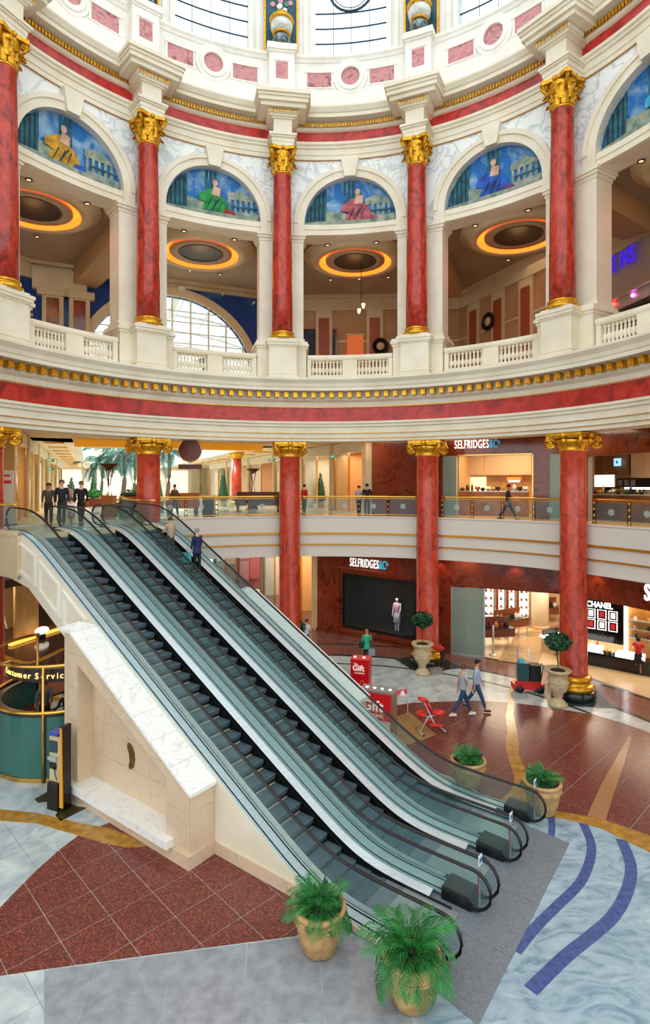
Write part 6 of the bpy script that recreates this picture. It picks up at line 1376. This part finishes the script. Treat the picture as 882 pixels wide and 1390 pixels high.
for pth in ([(-.4, 0, .02), (-.1, 0, .5), (.28, 0, .58)], [(.45, 0, .02), (.1, 0, .3), (-.25, 0, 1.05)], [(-.4, -.3, .02), (-.4, .3, .02)], [(.45, -.3, .02), (.45, .3, .02)], [(-.1, 0, .5), (-.36, 0, .62)]): MB().tube(pth, .022, 7).build('frame_tube', STEEL, q)
for x in (-.4, .45):
    for y in (-.3, .3): MB().ball((x, y, .03), .035, 8, 5).build('foot', BLACK, q)
q = thing('leaflet_stand', 'small table with pink leaflets between the gift display and the massage chair', 'table', (2.75, 20.6, 0), radians(-15)); MB().box((0, 0, .88), (.55, .4, .03)).build('tabletop', mat('clear top', '#C8C8CC', rough=.2), q)
for x in (-.24, .24): MB().tube([(x, -.17, 0), (x, .17, .87)], .014, 6).build('leg', STEEL, q); MB().tube([(x, .17, 0), (x, -.17, .87)], .014, 6).build('leg', STEEL, q)
for i, (x, y, c) in enumerate(((-.14, -.05, '#E84A6A'), (.05, -.08, '#F4E8EC'), (.0, .12, '#E84A6A'), (.17, .1, '#D8301E'))):
    o = MB().box((0, 0, .012), (.14, .1, .024)).box((0, .04, .07), (.13, .015, .1)).build('leaflet_stack', mat('leaflet '+c[1:], c, rough=.5)); o.location = (2.75+x, 20.6+y, .898); tag(o, ['front left pink', 'front white', 'rear pink', 'right hand red'][i]+' stack of leaflets on the small table', 'leaflets', 'leaflets on the small table')
q = thing('cleaning_machine', 'red ride-on floor cleaning machine with dark bags beside the topiary urn', 'machine', (8.35, 23.4, .0), radians(-8))
RM = mat('machine red', '#C8241A', rough=.3); MB().prism([(-.62, -.3), (.5, -.3), (.62, -.1), (.62, .3), (-.5, .3), (-.68, .1)], .14, .36).build('chassis', RM, q); MB().prism([(-.58, -.26), (.45, -.26), (.5, .26), (-.45, .26)], .36, .46).build('deck', RM, q)
for x in (-.38, .42):
    for y in (-.3, .3):
        mb = MB(); mb.lathe([(.02, -.04), (.14, -.04), (.15, -.02), (.15, .02), (.14, .04), (.02, .04)], 16); mb.v = [(x+a, y+c, .15+b) for a, b, c in mb.v]; mb.build('wheel', BLACK, q)
MB().box((-.22, 0, .82), (.42, .44, .72)).build('tank', mat('teal tank', '#14484E', rough=.35), q); MB().box((.25, 0, .78), (.42, .46, .66)).build('refuse_bag', mat('black sack', '#10141A', rough=.5), q); MB().box((-.28, -.1, 1.26), (.2, .2, .16)).build('blue_cloth', mat('cyan cloth', '#58B8C8', rough=.8), q)
MB().tube([(-.42, -.1, .4), (-.44, -.1, 1.85)], .02, 6).build('mop_handle', mat('blue handle', '#3A78B0'), q); MB().tube([(.05, .1, .4), (.05, .12, 1.7)], .02, 6).build('mop_handle', STEEL, q); MB().tube([(.45, -.2, .5), (.55, -.2, 1.1), (.55, .2, 1.1), (.45, .2, .5)], .02, 6).build('push_bar', DARK, q)
q = thing('tool_bag', 'open grey tool bag on the floor under the bending worker', 'bag', (4.95, 25.6, .01), .3); MB().prism([(-.28, -.16), (.28, -.16), (.3, .16), (-.3, .16)], 0, .22).build('bag_body', GREYB, q); MB().tube([(-.15, 0, .2), (-.1, 0, .38), (.1, 0, .38), (.15, 0, .2)], .015, 6).build('handle', BLACK, q)
# ---- customer service booth
BC = Vector((-8.25, 18.35, 0)); BR = 2.15
q = thing('service_booth', 'round customer service booth with green frosted glass front and brass rails beside the marble wedge', 'booth', BC)
def bp_(a, r, z): return BC+Vector((r*sin(a), -r*cos(a), z))
def barc(mb, a0, a1, z0, z1, r0, r1, n=8):
    for i in range(n):
        s_, e = a0+(a1-a0)*i/n, a0+(a1-a0)*(i+1)/n; mb.hexa([bp_(s_, r1, z0), bp_(e, r1, z0), bp_(e, r0, z0), bp_(s_, r0, z0), bp_(s_, r1, z1), bp_(e, r1, z1), bp_(e, r0, z1), bp_(s_, r0, z1)])
    return mb
for i in range(6):
    a0 = radians(-128+i*45); a1 = a0+radians(43.5)
    barc(MB(), a0, a1, .12, 1.85, BR-.03, BR).build('glass_panel', GREENG if i < 5 else GREENG, q, world=True)
    MB().tube([bp_(a0-.012, BR+.02, 0), bp_(a0-.012, BR+.02, 3.3)], .045, 8).build('brass_post', BRASS, q, world=True)
    barc(MB(), a0-.01, a0+.02, 0, 1.9, BR-.06, BR+.04, 1).build('dark_edge', DARK, q, world=True)
A_, B_ = radians(-130), radians(140)
MB().tube([bp_(A_+(B_-A_)*i/40, BR+.02, 3.3) for i in range(41)], .05, 8).build('brass_ring', BRASS, q, world=True)
MB().tube([bp_(A_+(B_-A_)*i/40, BR+.03, 1.98) for i in range(41)], .05, 8).build('brass_ring', BRASS, q, world=True)
barc(MB(), A_, B_, 1.86, 1.93, BR-.25, BR+.03, 30).build('counter_top', DKB, q, world=True); barc(MB(), A_, B_, 0, .12, BR-.05, BR+.03, 30).build('kick_plate', BRASS, q, world=True)
barc(MB(), A_, B_, .9, 1.0, BR-.8, BR-.1, 30).build('desk_top', WOODR, q, world=True)
sg = thing('service_sign', 'curved dark hanging sign with amber lit Customer Service lettering over the booth', 'sign', bp_(0, BR-.3, 3.0))
barc(MB(), radians(-54), radians(48), 2.72, 3.12, BR-.42, BR-.36, 14).build('sign_board', DKB, sg, world=True)
AMB = mat('amber lit letter', '#FFD070', emit=2.2); tt = 'Customer Service'; aa = radians(-50)
for ch in tt:
    if ch != ' ':
        p = bp_(aa, BR-.35, 2.83); Mx = Matrix.Translation(p) @ Matrix.Rotation(aa, 4, 'Z') @ Matrix.Rotation(pi/2, 4, 'X'); text(ch, .25, AMB, sg, Mx, 'letter', .006)
    aa += radians({'m': 8, 'i': 2.8, 't': 3.8, 'r': 4.2, ' ': 3.5, 'C': 6.2, 'S': 6}.get(ch, 5.2)*.95)
for a in (-30, 40): MB().tube([bp_(radians(a), BR-.39, 3.1), bp_(radians(a), BR-.39, 3.32), bp_(radians(a), BR+.02, 3.32)], .02, 6).build('bracket', BRASS, sg, world=True)
q = thing('desk_monitor', 'flat black monitor on the service booth desk', 'monitor', bp_(radians(28), BR-.5, 1.0)); MB().box((0, 0, .35), (.5, .05, .35)).build('screen', BLACK, q); MB().box((0, .0, .1), (.06, .05, .2)).box((0, 0, .01), (.25, .2, .02)).build('stand', DARK, q)
q = thing('info_kiosk', 'tall slim information kiosk with black side, screen and amber edge beside the booth', 'kiosk', (-7.02, 15.0, .006), radians(-22))
MB().box((0, 0, .35), (.36, .4, .7)).build('base', BLACK, q); MB().prism([(-.2, -.1), (.2, -.1), (.2, .25), (-.2, .25)], .7, 1.9).build('beige_body', mat('beige kiosk', '#C8B890', rough=.4), q)
mb = MB(); mb.prism([(-.1, .0), (.0, .0), (.0, 2.2), (-.1, 2.2)], -.14, .12, lambda x, y, h: (.32+x, h, y)); mb.build('black_fin', mat('kiosk black', '#08090C', rough=.2), q); mb = MB(); mb.prism([(-.05, .1), (.06, .1), (.02, 2.15), (-.03, 2.15)], -.17, -.14, lambda x, y, h: (.24+x+.02, h, y)); mb.build('amber_edge', mat('kiosk amber', '#C88A1E', emit=.25), q)
MB().box((-.05, -.115, 1.62), (.26, .03, .3)).build('screen', mat('kiosk screen', '#2A3A4A', rough=.1), q); MB().box((-.05, -.14, 1.32), (.28, .08, .08)).build('keypad', SATIN, q); MB().box((-.06, -.12, 1.12), (.22, .03, .16)).build('slot_panel', BLACK, q); MB().box((-.03, 0, 1.95), (.34, .3, .08)).build('blue_top', mat('kiosk blue', '#2A4AA8', rough=.4), q)
MB().tube([(0, -.13, 1.1), (.1, -.2, .95), (.12, -.16, .8)], .015, 6).build('handset_cord', BLACK, q)
# ================================================ PEOPLE
SKIN = [mat('skin light', '#D9A58A', rough=.5), mat('skin tan', '#B98262', rough=.5), mat('skin brown', '#7A4E38', rough=.5)]
def skinmesh(chains, name, m, parent, sub=1, root=0):
    """chains: list of [(point, radius)...]; the first point of a chain may be an int = index of an existing vertex"""
    vs = []; es = []; rs = []
    for ch in chains:
        prev = None
        for it in ch:
            if isinstance(it, int): prev = it; continue
            vs.append(tuple(it[0])); rs.append(it[1]); i = len(vs)-1
            if prev is not None: es.append((prev, i))
            prev = i
    me = bpy.data.meshes.new(name); me.from_pydata(vs, es, [])
    o = bpy.data.objects.new(name, me); COL.objects.link(o)
    o.modifiers.new('s', 'SKIN'); lay = me.skin_vertices[0].data if me.skin_vertices else None
    if lay is None:
        bm = bmesh.new(); bm.from_mesh(me); bm.verts.layers.skin.verify(); bm.to_mesh(me); bm.free(); lay = me.skin_vertices[0].data
    for i, r in enumerate(rs): lay[i].radius = (r, r) if not isinstance(r, tuple) else r; lay[i].use_root = (i == root)
    o.modifiers['s'].use_smooth_shade = True
    if sub: sm = o.modifiers.new('b', 'SUBSURF'); sm.levels = sub; sm.render_levels = sub
    me.materials.append(m); o.parent = parent; PEND.append(o); return o
PEND = []
def R3(ax, deg): return Matrix.Rotation(radians(deg), 3, ax)
def person(lab, loc, rz, h=1.72, top='#888888', legs='#222233', hair='#2A1C12', skin=0, bend=0, legR=(0, 0), legL=(0, 0), armR=(0, 0), armL=(0, 0), sleeve='long', skirt=None, shoes='#181414', hairlen=.0, build_=1.0, coat=0, head=(0, 0), name='person', group=None, sit=False):
    """faces -Y locally; swing degrees (hip, knee) and (shoulder, elbow), forward positive"""
    k = h/1.75; q = thing(name, lab, 'person', loc, rz, group); q.scale = (k*build_**.5, k*build_**.5, k)
    if name == 'mannequin': q['category'] = 'mannequin'
    f = lambda ax, a, v: R3(ax, a) @ Vector(v)
    pel = Vector((0, 0, .95)); Bm = R3('X', bend)            # bend>0 leans toward -Y
    up = lambda v: pel+Bm @ (Vector(v)-pel)
    waist, chest, neckb, neck, hc, ht = [up(v) for v in ((0, .0, 1.08), (0, .01, 1.3), (0, .015, 1.45), (0, 0, 1.52), (0, -.015, 1.62), (0, -.01, 1.7))]
    Hm = Bm @ R3('X', head[0]) @ R3('Z', head[1])
    hc = neck+Hm @ Vector((0, -.015, .1)); ht = neck+Hm @ Vector((0, -.005, .175))
    def arm(s_, sw):
        sh = up((s_*.185, .01, 1.42)); a = R3('X', -sw[0]) if bend < 30 else R3('X', -sw[0])
        d = a @ R3('Y', s_*-7) @ Vector((0, 0, -1)); el = sh+d*.29
        d2 = R3('X', -sw[0]-sw[1]) @ Vector((0, 0, -1)); wr = el+d2*.25
        return sh, el, wr, d2
    def leg(s_, sw):
        hp_ = pel+Vector((s_*.09, 0, -.03)); d = R3('X', -sw[0]) @ Vector((0, 0, -1)); kn = hp_+d*.43
        d2 = R3('X', -sw[0]+sw[1]) @ Vector((0, 0, -1)); an = kn+d2*.43; return hp_, kn, an
    LR, LL_ = leg(1, legR), leg(-1, legL); AR, AL = arm(1, armR), arm(-1, armL)
    ch = [[(pel, .095), (waist, .085), (chest, .1), (neckb, .055), (neck, .05), (hc, .088), (ht, .07)]]
    n = 7
    face = Hm @ Vector((0, -1, 0))
    for L in (LR, LL_):
        toe = L[2]+Vector((0, -.13, -.05)); ch.append([0, (L[0], .075), (L[1], .052), (L[2], .036), (toe, .03)]); n += 4
    for A, s_ in ((AR, 1), (AL, -1)):
        palm = A[2]+A[3]*.07; ch.append([2, (A[0], .05), (A[1], .038), (A[2], .026), (palm, (.032, .018))]); pi_ = n+3; n += 4
        side = Vector((0, 1, 0)) if abs(A[3].y) < .8 else Vector((1, 0, 0)); cr = A[3].cross(Vector((s_, 0, 0)));
        if cr.length < .1: cr = Vector((0, 1, 0))
        cr.normalize()
        for j, ln in enumerate((.07, .08, .075, .06)):
            o_ = cr*(.024-.016*j); m1 = palm+o_+A[3]*(.03+ln*.3); m2 = m1+A[3]*ln*.45+Vector((-s_*.008, 0, 0)); ch.append([pi_, (m1, .0085), (m2, .007)]); n += 2
        th = palm+cr*.035-A[3]*.02; ch.append([pi_, (th, .01), (th+cr*.015+A[3]*.035, .008)]); n += 2
    body = skinmesh(ch, 'body', SKIN[skin] if name != 'mannequin' else WHITEP, q)
    # face
    fb = MB(); nose = hc+face*.098; rt = Hm @ Vector((1, 0, 0)); upv = Hm @ Vector((0, 0, 1))
    fb.add([hc+face*.07+upv*.03, nose-upv*.012, hc+face*.075-upv*.02+rt*.015, hc+face*.075-upv*.02-rt*.015], [(0, 1, 2), (0, 3, 1), (1, 3, 2)]); fb.build('nose', SKIN[skin], q)
    for s_ in (-1, 1):
        MB().ball(tuple(hc+face*.078+rt*s_*.032+upv*.018), .011, 6, 4).build('eye', DARK, q); MB().ball(tuple(hc+rt*s_*.087), .022, 6, 4, (.5, .8, 1.2)).build('ear', SKIN[skin], q)
    MB().tube([hc+face*.083-upv*.04-rt*.022, hc+face*.09-upv*.043, hc+face*.083-upv*.04+rt*.022], .005, 4).build('mouth', mat('lip', '#A85A50'), q)
    if hair:
        R = random.Random(3); hb = MB(); hm = mat('hair '+hair[1:], hair, rough=.7)
        vs = []; N = 12; Mr = 7
        for j in range(Mr+1):
            b = pi*.62*j/Mr
            for i in range(N):
                a = 2*pi*i/N; fr_ = cos(a)     # front = face
                bb = b*(1-.35*max(0, fr_)); lo = hairlen*max(0, (j/Mr)-.5)*(1 if fr_ < .5 else 0)
                vs.append(hc+upv*.022+(upv*cos(bb)*.108+(face*fr_+rt*sin(a))*sin(bb)*.101)-face*.01-upv*lo)
        fs = [(j*N+i, j*N+(i+1) % N, (j+1)*N+(i+1) % N, (j+1)*N+i) for j in range(Mr) for i in range(N)]
        hb.add(vs, fs, True); hb.build('hair', hm, q)
    tm = mat('cloth '+top[1:], top, rough=.8); lm = mat('cloth '+legs[1:], legs, rough=.8)
    e = .016
    hem = up((0, 0, .93 if not coat else .93))
    tc = [[(up((0, 0, .86)), .12), (hem, .15), (waist, .135), (chest, .155), (neckb+(Bm @ Vector((0, 0, .015))), .078)]]
    n = 4
    for A in (AR, AL):
        if sleeve == 'long': tc.append([3, (A[0], .064), (A[1], .052), (A[1].lerp(A[2], .9), .04)])
        elif sleeve == 'short': tc.append([3, (A[0], .064), (A[0].lerp(A[1], .75), .058)])
        else: tc.append([3, (A[0], .055)])
    skinmesh(tc, 'shirt' if not coat else 'coat', tm, q)
    if coat:
        mb = MB(); mb.lathe([(.2, .95-coat), (.19, .8), (.155, .98)], 14, sx=1.05, sy=.8); mb.build('coat_skirt', tm, q)
    if skirt:
        mb = MB(); mb.lathe([(.21, .95-skirt), (.19, .75), (.15, .98), (.14, 1.04)], 14, sx=1.0, sy=.8); mb.build('skirt', lm, q)
    else:
        tl = [[(pel+Vector((0, 0, .1)), .12), (pel, .135)]]; n = 2
        for L in (LR, LL_): tl.append([1, (L[0]-Vector((0, 0, .02)), .1), (L[1], .074), (L[1].lerp(L[2], .93), .056)])
        skinmesh(tl, 'trousers', lm, q)
    for L in (LR, LL_):
        mb = MB(); c = L[2]; mb.ball((c.x, c.y-.06, c.z-.045), .06, 10, 6, (.75, 2.1, .62)); mb.box((c.x, c.y-.05, c.z-.075), (.08, .25, .02)); mb.build('shoe', mat('shoe '+shoes[1:], shoes, rough=.5), q)
    return q
def bag(nm, lab, p, c, rz=0, s_=1.0, h=.32):
    q = thing(nm, lab, 'bag', p, rz); mb = MB(); mb.prism([(-.15*s_, -.05), (.15*s_, -.05), (.16*s_, .05), (-.16*s_, .05)], 0, h*s_); mb.build('bag_body', mat('bag '+c[1:], c, rough=.5), q); MB().tube([(-.08*s_, 0, h*s_), (-.06*s_, 0, h*s_+.14), (.06*s_, 0, h*s_+.14), (.08*s_, 0, h*s_)], .01, 5).build('handle', DARK, q); return q
gz = .01
person('man in pale grey T-shirt and blue jeans walking on the red granite, nearer of two', (5.02, 20.75, gz), radians(100), 1.93, '#A8B0BC', '#26406A', '#5A3A22', 0, 2, (24, 5), (-22, 18), (-15, 10), (18, 15), 'short', shoes='#E8E8E8')
person('man in light blue shirt and jeans walking beyond the grey T-shirt man', (5.68, 21.35, gz), radians(75), 1.93, '#A8B8D0', '#2A4A70', '#1C1410', 0, 2, (-20, 16), (22, 4), (12, 15), (-12, 10), 'long', shoes='#3A2A20')
person('woman in bright green jacket and dark trousers facing us beyond the red display', (1.98, 27.0, gz), radians(-5), 1.62, '#22B088', '#141820', '#A8703A', 0, 0, (3, 0), (-3, 0), (35, 100), (4, 12), 'long', coat=.22)
bag('carrier_bag', 'grey carrier bag held by the woman in the green jacket', (2.2, 26.85, .42), '#8A98A4'); bag('shoulder_bag', 'black shoulder bag at the hip of the woman in green', (1.72, 26.95, .75), '#15151A', 0, .8)
person('worker in red waistcoat bending over a tool bag beside the first topiary', (5.35, 26.0, gz), radians(-75), 1.72, '#C0201E', '#14161C', '#D8D8D8', 0, 68, (8, 6), (-4, 4), (80, 5), (72, 8), 'short')
person('woman in red top and black skirt seen from behind at the cosmetics counter', (14.0, 25.45, gz), radians(155), 1.66, '#C81E22', '#0E0E12', '#140E0C', 1, 6, (3, 2), (-3, 2), (40, 30), (10, 20), 'short', skirt=.42, hairlen=.12)
person('man in white shirt and blue jeans beside the leafy plant behind the escalators', (-.95, 28.6, gz), radians(150), 1.72, '#E0E4EC', '#2A4A80', '#3A241A', 0, 3, (5, 3), (-5, 3), (15, 30), (10, 20), 'short')
bk = [(305, 770, '#D8D4D0', '#B0A8A0', '#3A2A20', 'shopper in pale clothes on the ground floor behind the escalator rail, leftmost'), (318, 778, '#16181E', '#14141A', '#1A1410', 'shopper in black on the ground floor behind the escalator rail'), (330, 800, '#E0E0E0', '#5A5048', '#4A3020', 'shopper in white top on the ground floor behind the escalator rail'), (352, 812, '#B8863A', '#2A2018', '#2A1C14', 'shopper in mustard jacket near the right wedge cap behind the rail')]
for i, (u, v, t_, l_, h_, lb) in enumerate(bk):
    y = (37, 35, 32, 31)[i]; person(lb, ((u-441)/FPX*y, y, gz), radians(160+40*i), 1.7, t_, l_, h_, 0, 0, (10, 0), (-10, 4), (8, 10), (-8, 12))
person('attendant in grey shirt standing inside the service booth, left of two', (-9.15, 18.6, .35), radians(20), 1.78, '#5A5A66', '#20222A', '#1A1410', 1, 8, armR=(30, 40), armL=(25, 50), legR=(2, 2), legL=(-2, 2))
person('attendant in dark top beside the booth desk, right of two', (-8.35, 18.5, .2), radians(-15), 1.66, '#1E1C28', '#20222A', '#120E0C', 1, 10, armR=(35, 50), armL=(30, 50), legR=(2, 2), legL=(-2, 2))
bf = MB(); bf.lathe([(1.75, 0), (1.75, .2), (0, .2)], 28); o = bf.build('booth_floor', DKB); o.location = BC; tag(o, 'raised dark round floor inside the service booth', 'platform')
# mid level
def mp2(u, y): return Vector(((u-441)/FPX*y, y, FZ+.006))
person('man in olive jacket at the top landing, leftmost of the standing group', mp2(66, 22.6), radians(25), 1.72, '#4A4030', '#2A2420', '#1A120C', 1, 0, (4, 2), (-4, 2), (5, 12), (8, 25))
person('man in black jumper and pale collar at the top landing, second from left', mp2(84, 22.0), radians(15), 1.84, '#121218', '#30303A', '#4A3A2C', 0, 0, (12, 0), (-12, 8), (8, 14), (-8, 14))
person('man in black jacket seen from behind at the top landing, right of the group', mp2(110, 22.9), radians(190), 1.8, '#0E0F14', '#1A1C24', '#6A4A30', 0, 0, (14, 0), (-14, 8), (-10, 14), (10, 14))
person('child in pink skirt and white top beside the man in black', mp2(97, 21.4), radians(170), 1.15, '#E8D8DC', '#D88A98', '#4A3020', 0, 0, (8, 0), (-8, 4), skirt=.35)
person('distant woman in pale pink top walking in the mall behind the group', mp2(93, 33), radians(5), 1.65, '#D8B8C0', '#6A6A78', '#3A2A20', 0, 0, (12, 0), (-12, 6))
person('woman in brown top behind the railing beside the orange bench', mp2(237, 29.2), radians(60), 1.66, '#6A4630', '#2A2018', '#1A120C', 1, 0, (10, 0), (-10, 6), (20, 30), (-5, 10))
person('person in black walking behind the mid level railing in front of the cafe', mp2(689, 25.7), radians(80), 1.66, '#101216', '#1C2C48', '#1A1410', 1, 3, (28, 2), (-24, 14), (25, 30), (-18, 20))
person('man in black beside the russet wall behind the railing, right of two', mp2(498, 29.2), radians(170), 1.7, '#101014', '#14161E', '#140F0C', 1, 0, (5, 0), (-5, 2))
person('person in grey top behind the railing, left of two by the russet wall', mp2(487, 29.4), radians(150), 1.6, '#A89A98', '#2A3040', '#3A2A20', 0, 0, (5, 0), (-5, 2))
person('person in red behind the railing just right of the second great column', mp2(413, 30.5), radians(140), 1.66, '#B8241E', '#1A1418', '#1A120C', 0, 0, (5, 0), (-5, 2))
# riders on the right escalator
ur = 10.15
def onstep(u, w_): return EP(u, w_, min(max(zi(u-.12), 0), FZ)+.006)
def stepz(u0): 
    s_ = min(z0s, key=lambda t_: abs(t_[0]+.2-u0)); return s_[0]+.2, s_[1]
ux, zx = stepz(10.3); p = EP(ux, 3.7+.42, zx+.012); person('woman in beige top riding up near the top of the right escalator', p, EPHI+pi/2, 1.62, '#B09A80', '#3A3A40', '#4A2E1E', 0, 0, (3, 0), (-3, 0), (20, 60), (5, 10))
ux, zx = stepz(9.6); p = EP(ux, 3.7+1.0, zx+.012); person('grey haired rider in navy coat on the right escalator beside the beige woman', p, EPHI+pi/2, 1.66, '#1A2450', '#14161E', '#8A8A8C', 0, 0, (3, 0), (-3, 0), (6, 10), (6, 10), coat=.2)
bag('carrier_bag', 'turquoise and white carrier bag held between the two escalator riders', EP(ux+.1, 3.7+.62, zx+.42), '#4AB8B0', EPHI, 1.1)
# mannequins
p = mc; person('mannequin in pink and white dress lit inside the black display window', (p.x, p.y, .51), S1.rz, 1.85, '#E89AB0', '#E8D0DC', None, 0, 0, (2, 0), (-2, 0), (10, 20), (5, 10), 'none', skirt=.5, name='mannequin')
p = LGW.pt(LGW.su(9), 0, -.45); person('white mannequin in pale top and dark trousers at the left shopfront', (p.x, p.y, .01), radians(50), 1.8, '#E8DCC4', '#16140F', None, 0, 0, (2, 0), (-2, 0), (15, 25), (5, 10), 'short', name='mannequin')
# bake the skinned figures
bpy.context.view_layer.update(); dg = bpy.context.evaluated_depsgraph_get(); baked = []
for o in PEND: baked.append((o, bpy.data.meshes.new_from_object(o.evaluated_get(dg), preserve_all_data_layers=False, depsgraph=dg)))
for o, me in baked:
    o.modifiers.clear(); old = o.data; o.data = me
    me.polygons.foreach_set('use_smooth', [True]*len(me.polygons))
